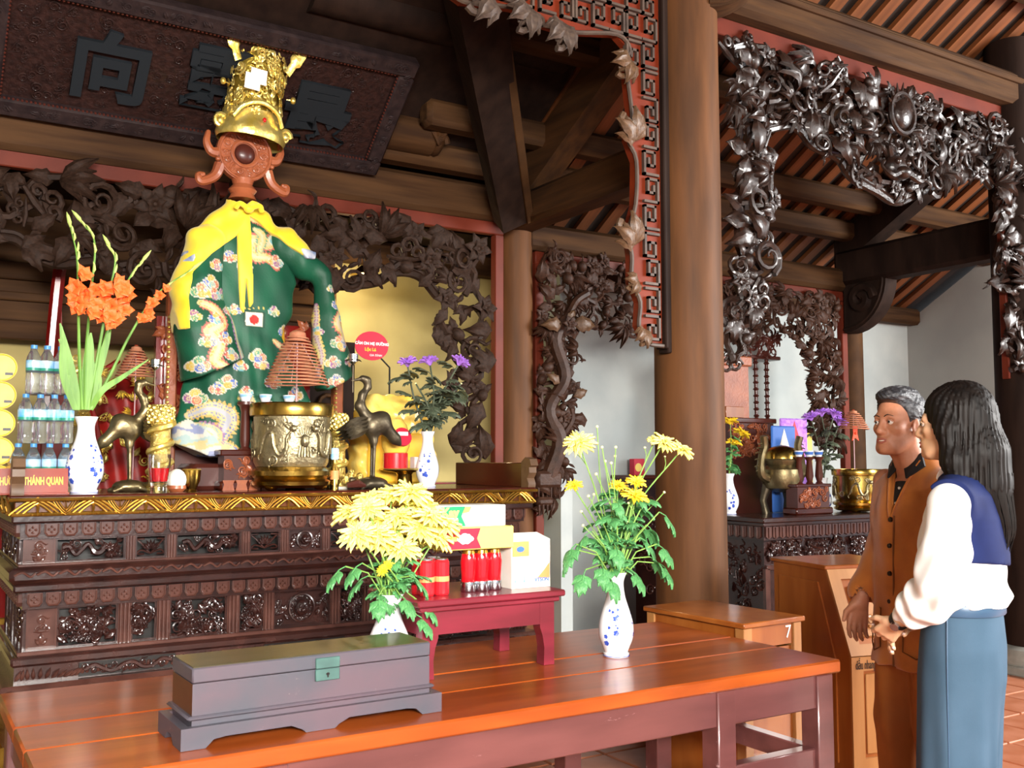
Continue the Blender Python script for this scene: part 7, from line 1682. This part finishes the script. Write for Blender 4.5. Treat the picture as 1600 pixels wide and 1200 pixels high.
def jcut(X,Y,Z,f):
    f=f+.0035*np.sin(Z*38+Y*30+3*np.sin(X*18))*np.clip((1.3-Z)*3,0,1)+.0025*np.sin(Y*55+Z*12)
    v=np.minimum((Z-1.195)*.30-np.abs(Y)-.002,X-.0); return np.maximum(f,v)
FJ.mod(jcut); FJ.build('jacket','jacket',man)
def jx(z,y=0):
    zs=[r[0] for r in JS]; rx=np.interp(z,zs,[r[3] for r in JS]); ry=np.interp(z,zs,[r[4] for r in JS]); cx=np.interp(z,zs,[r[1] for r in JS]); return float(cx+rx*(1-min(.99,abs(y)/ry)**2.3)**(1/2.3))
m_=MB(); m_.tube([(jx(z,.0)+.001,.012,z) for z in np.linspace(.66,1.2,14)],.0035,5); m_.build('placket','jacket_dark',man)
for s in (-1,1):
    m_=MB(); m_.tube([(jx(z,(z-1.195)*.30)+.004,s*((z-1.195)*.30+.004),z) for z in np.linspace(1.195,1.40,12)],.008,6,flat=.6); m_.build('lapel','jacket',man)
    m_=MB(); y0=s*.055; y1=s*.15; pts=[(jx(.86,y0)+.002,y0,.86),(jx(.86,y1)+.003,y1,.86),(jx(.72,y1)+.003,y1,.72),(jx(.70,(y0+y1)/2)+.003,(y0+y1)/2,.70),(jx(.72,y0)+.003,y0,.72)]; m_.tube(pts,.0028,5,closed=True); m_.build('pocket','jacket_dark',man)
for z in (1.185,1.09,.99,.89,.79): m_=MB(); m_.cyl((jx(z)-.002,-.006,z),(jx(z)+.006,-.006,z),.0095,.008,12); m_.build('button','button',man)
for z in (1.245,1.30): m_=MB(); m_.cyl((np.interp(z,[1.25,1.34],[.092,.058]),0,z),(np.interp(z,[1.25,1.34],[.098,.064]),0,z),.005,n=10); m_.build('shirt_button','eyewhite',man)
# trousers and shoes
FT=Field((-.2,-.24,.04),(.2,.24,.76),.007)
for s in (-1,1): FT.chain([(0,s*.085,.74),(.012,s*.095,.45),(-.005,s*.1,.06)],[.105,.088,.078],.02)
FT.mod(lambda X,Y,Z,f: np.maximum(f+.004*np.sin(Y*70+Z*9),np.maximum(.055-Z,Z-.74))); FT.build('trousers','trousers',man)
def shoe(p,y,m):
    F=Field((-.12,y-.07,-.01),(.2,y+.07,.11),.006); F.chain([(-.06,y,.04),(.04,y,.04),(.13,y,.03)],[.038,.042,.032],.02); F.cap((-.03,y,.05),(-.02,y,.085),.04,.042,.02); F.mod(lambda X,Y,Z,f: np.maximum(f,-Z)); F.build('shoe',m,p)
shoe(man,-.1,'leather'); shoe(man,.1,'leather')
# ---------------------------------------------------------------- the woman
wp=P(1496,700,D=3.2); WX,WY=wp.x,wp.y
wo=thing('person','person with long dark hair, white blouse, navy collar and grey-blue trousers','person',(WX,WY,0),math.radians(112))
F=Field((-.2,-.3,.70),(.36,.34,1.66),.0042)
h2,Rm2=head(F,(.02,0,1.505),math.radians(3),0.0,.93,False)
F.cap((.0,0,1.45),(-.02,0,1.31),.044,.05,.03); F.loft([(.72,0,0,.085,.13),(.95,0,0,.08,.115),(1.2,0,0,.09,.14),(1.31,-.01,0,.06,.13)],.02)
F.chain([(-.01,.165,1.29),(-.0,.225,1.04),(.155,.14,.90)],[.042,.038,.024],.02); F.chain([(-.01,-.165,1.29),(0,-.22,1.04),(.15,-.11,.89)],[.042,.038,.024],.02)
tL=hand(F,(.165,.135,.892),(.66,-.52,-.62),(-.1,-.75,.55),(.55,.2,.75),.55,.92)
tR=hand(F,(.165,-.075,.866),(.62,.62,-.5),(-.25,.35,-.85),(.6,-.1,.75),.5,.92)
F.build('body','skin_woman',wo); add_face(h2,Rm2,wo,.93,'lip','brow','skin_woman')
for (p,v) in tL+tR:
    m_=MB(); q=np.array(p)+np.array((.002,.003,.005)); m_.ball(tuple(q),(.0058,.0048,.0046),8); m_.build('fingernail','nail',wo)
# long hair
FH=Field((-.24,-.2,.98),(.16,.2,1.68),.005)
FH.ell(h2(-.026,0,.052),(.102,.084,.097),.02)
FH.chain([h2(-.05,0,.06),(-.058,.0,1.42),(-.07,0.0,1.32),(-.085,-.0,1.22),(-.10,0,1.12)],[.084,.085,.076,.052,.025],.05)
FH.chain([h2(.02,.055,.085),(.012,.082,1.50),(-.008,.088,1.40),(-.03,.088,1.31),(-.06,.075,1.22)],[.03,.03,.036,.036,.026],.03)
FH.chain([h2(.02,-.055,.085),(.012,-.082,1.50),(-.01,-.088,1.40),(-.04,-.085,1.31),(-.07,-.065,1.22)],[.03,.03,.036,.036,.026],.03)
Ri2=np.array(Rm2.inverted())
def wcut(X,Y,Z,f):
    a_=np.arctan2(Y,X+.05); f=f+.0020*np.sin(a_*40+3*np.sin(Z*6))+.0016*np.sin(a_*77+2*np.sin(Z*8))
    return np.maximum(f,-(((X-.115)/.058)**2+(Y/.062)**2+((Z-1.47)/.115)**2-1)*.05)
FH.mod(wcut); FH.build('hair','hair_woman',wo)
m_=MB(); r4=random.Random(3)
for k in range(90):
    a_=r4.uniform(1.3,5.0); r0=.084; x0,y0=-.06+r0*math.cos(a_),r0*math.sin(a_); zb=1.10+r4.uniform(-.03,.10)
    m_.tube(spline([(x0,y0,1.44),(x0*1.0-.008,y0*1.02,1.32),(x0*.7-.06,y0*.55,1.19),(x0*.35-.085,y0*.28+r4.uniform(-.01,.01),zb)],4),[.0032]*6+[.0024]*4+[.0010]*3,4)
m_.build('hair_strands','hair_woman',wo)['kind']='stuff'
# blouse
FBm=Field((-.24,-.34,.86),(.32,.36,1.40),.0055)
TS=[(.952,-.0,0,.125,.155),(.975,0,0,.138,.17),(1.02,0,0,.125,.165),(1.12,0,0,.125,.165),(1.22,-.005,0,.112,.172),(1.29,-.012,0,.092,.165),(1.335,-.02,0,.068,.10),(1.365,-.022,0,.056,.066)]
FT0=Field((-.24,-.34,.86),(.32,.36,1.40),.0055); FT0.loft(TS,0)
for s in (-1,1): FT0.cap((-.012,s*.11,1.295),(-.01,s*.168,1.275),.05,.058,.03)
FBm.f=FT0.f.copy()
FBm.chain([(-.01,.175,1.26),(.0,.225,1.12),(.005,.232,1.03),(.06,.195,.97),(.11,.165,.935),(.13,.155,.922)],[.06,.068,.072,.064,.05,.036],.03)
FBm.chain([(-.01,-.175,1.26),(.0,-.23,1.12),(.005,-.24,1.02),(.07,-.18,.945),(.12,-.13,.915),(.135,-.12,.905)],[.06,.068,.072,.064,.05,.036],.03)
FBm.cap((.02,0,1.45),(-.02,0,1.31),.05,.046,.0,'s')
FBm.mod(lambda X,Y,Z,f: f+.0055*np.sin(Z*44+Y*40+4*np.sin(X*24))*np.clip((1.28-Z)*6,0,1)+.003*np.sin(X*90+Z*50)*np.clip((1.25-Z)*5,0,1)); FBm.build('blouse','blouse',wo)
for s in (-1,1):
    m_=MB(); m_.tube(spline([(.05,s*.012,1.335),(.02,s*.055,1.372),(-.03,s*.062,1.385)],4),[.012,.02,.022,.022,.022,.022,.022,.022,.02],8,flat=.5,up=(0,0,1)); m_.build('blouse_collar','blouse',wo)
# navy sailor collar over shoulders and back
FN_=Field((-.24,-.34,.86),(.32,.36,1.40),.0055); X,Y,Z=np.meshgrid(*FN_.ax,indexing='ij',sparse=True)
mask=np.maximum(np.maximum(1.075+.10*np.clip(Y,-1,.2)-Z, np.abs(Y+.0)-.19), X-(.0+.55*np.clip(Z-1.24,0,1)))
FN_.f=np.maximum(np.maximum(FT0.f-.015,mask),-(FT0.f+.01)).astype(np.float32); FN_.cap((.02,0,1.45),(-.02,0,1.30),.062,.06,.0,'s'); FN_.build('navy_collar','navy',wo)
# belt, trousers, shoes
m_=MB(); m_.lathe([(.122,.922),(.124,.926),(.124,.956),(.122,.96)],40,cap=False,sq=1.24); m_.build('belt','belt',wo)
m_=MB(); m_.box((.02,.150,.915),(.034,.158,.962),bev=.003); m_.build('belt_loop','skirt',wo)
FP=Field((-.22,-.28,.02),(.24,.28,.97),.0065)
FP.loft([(.03,.035,0,.120,.20),(.4,.03,0,.117,.187),(.62,.018,0,.122,.176),(.72,.010,0,.128,.170),(.82,.004,0,.126,.160),(.90,.002,0,.118,.148),(.96,0,0,.112,.140)],0)
FP.mod(lambda X,Y,Z,f: np.maximum(f+.006*np.sin(np.arctan2(Y,X)*11+Z*1.5)*np.clip((.9-Z)*1.3,0,1)+.03*np.exp(-(Y/.018)**2)*np.clip((.72-Z)*2,0,1),np.maximum(.03-Z,Z-.955))); FP.build('trousers','skirt',wo)
m_=MB(); m_.tube([(.015+.0*z,float(np.interp(z,[.03,.4,.62,.72,.82,.90,.96],[.20,.187,.176,.170,.160,.148,.140]))+.003,z) for z in np.linspace(.93,.05,20)],.0024,5); m_.build('side_seam','belt',wo)
shoe(wo,-.1,'leather'); shoe(wo,.1,'leather')
# wrist watch on the left wrist
wv=Vector((.165,.135,.892)); wd=Vector((.66,-.52,-.62)).normalized(); qv=wd.to_track_quat('Z','Y').to_matrix().to_4x4()
wt=MB(); wt.lathe([(.030,-.010),(.0315,0),(.030,.010)],24,cap=False); o=wt.build('watch_strap','leather',wo); o.matrix_local=Matrix.Translation(wv-wd*.008)@qv
oc=Vector((-.4,.85,.2)); oc=(oc-wd*oc.dot(wd)).normalized(); c_=wv-wd*.008+oc*.030; wt=MB(); wt.cyl(tuple(c_),tuple(c_+oc*.009),.0155,.014,18); wt.build('watch_case','silver',wo)
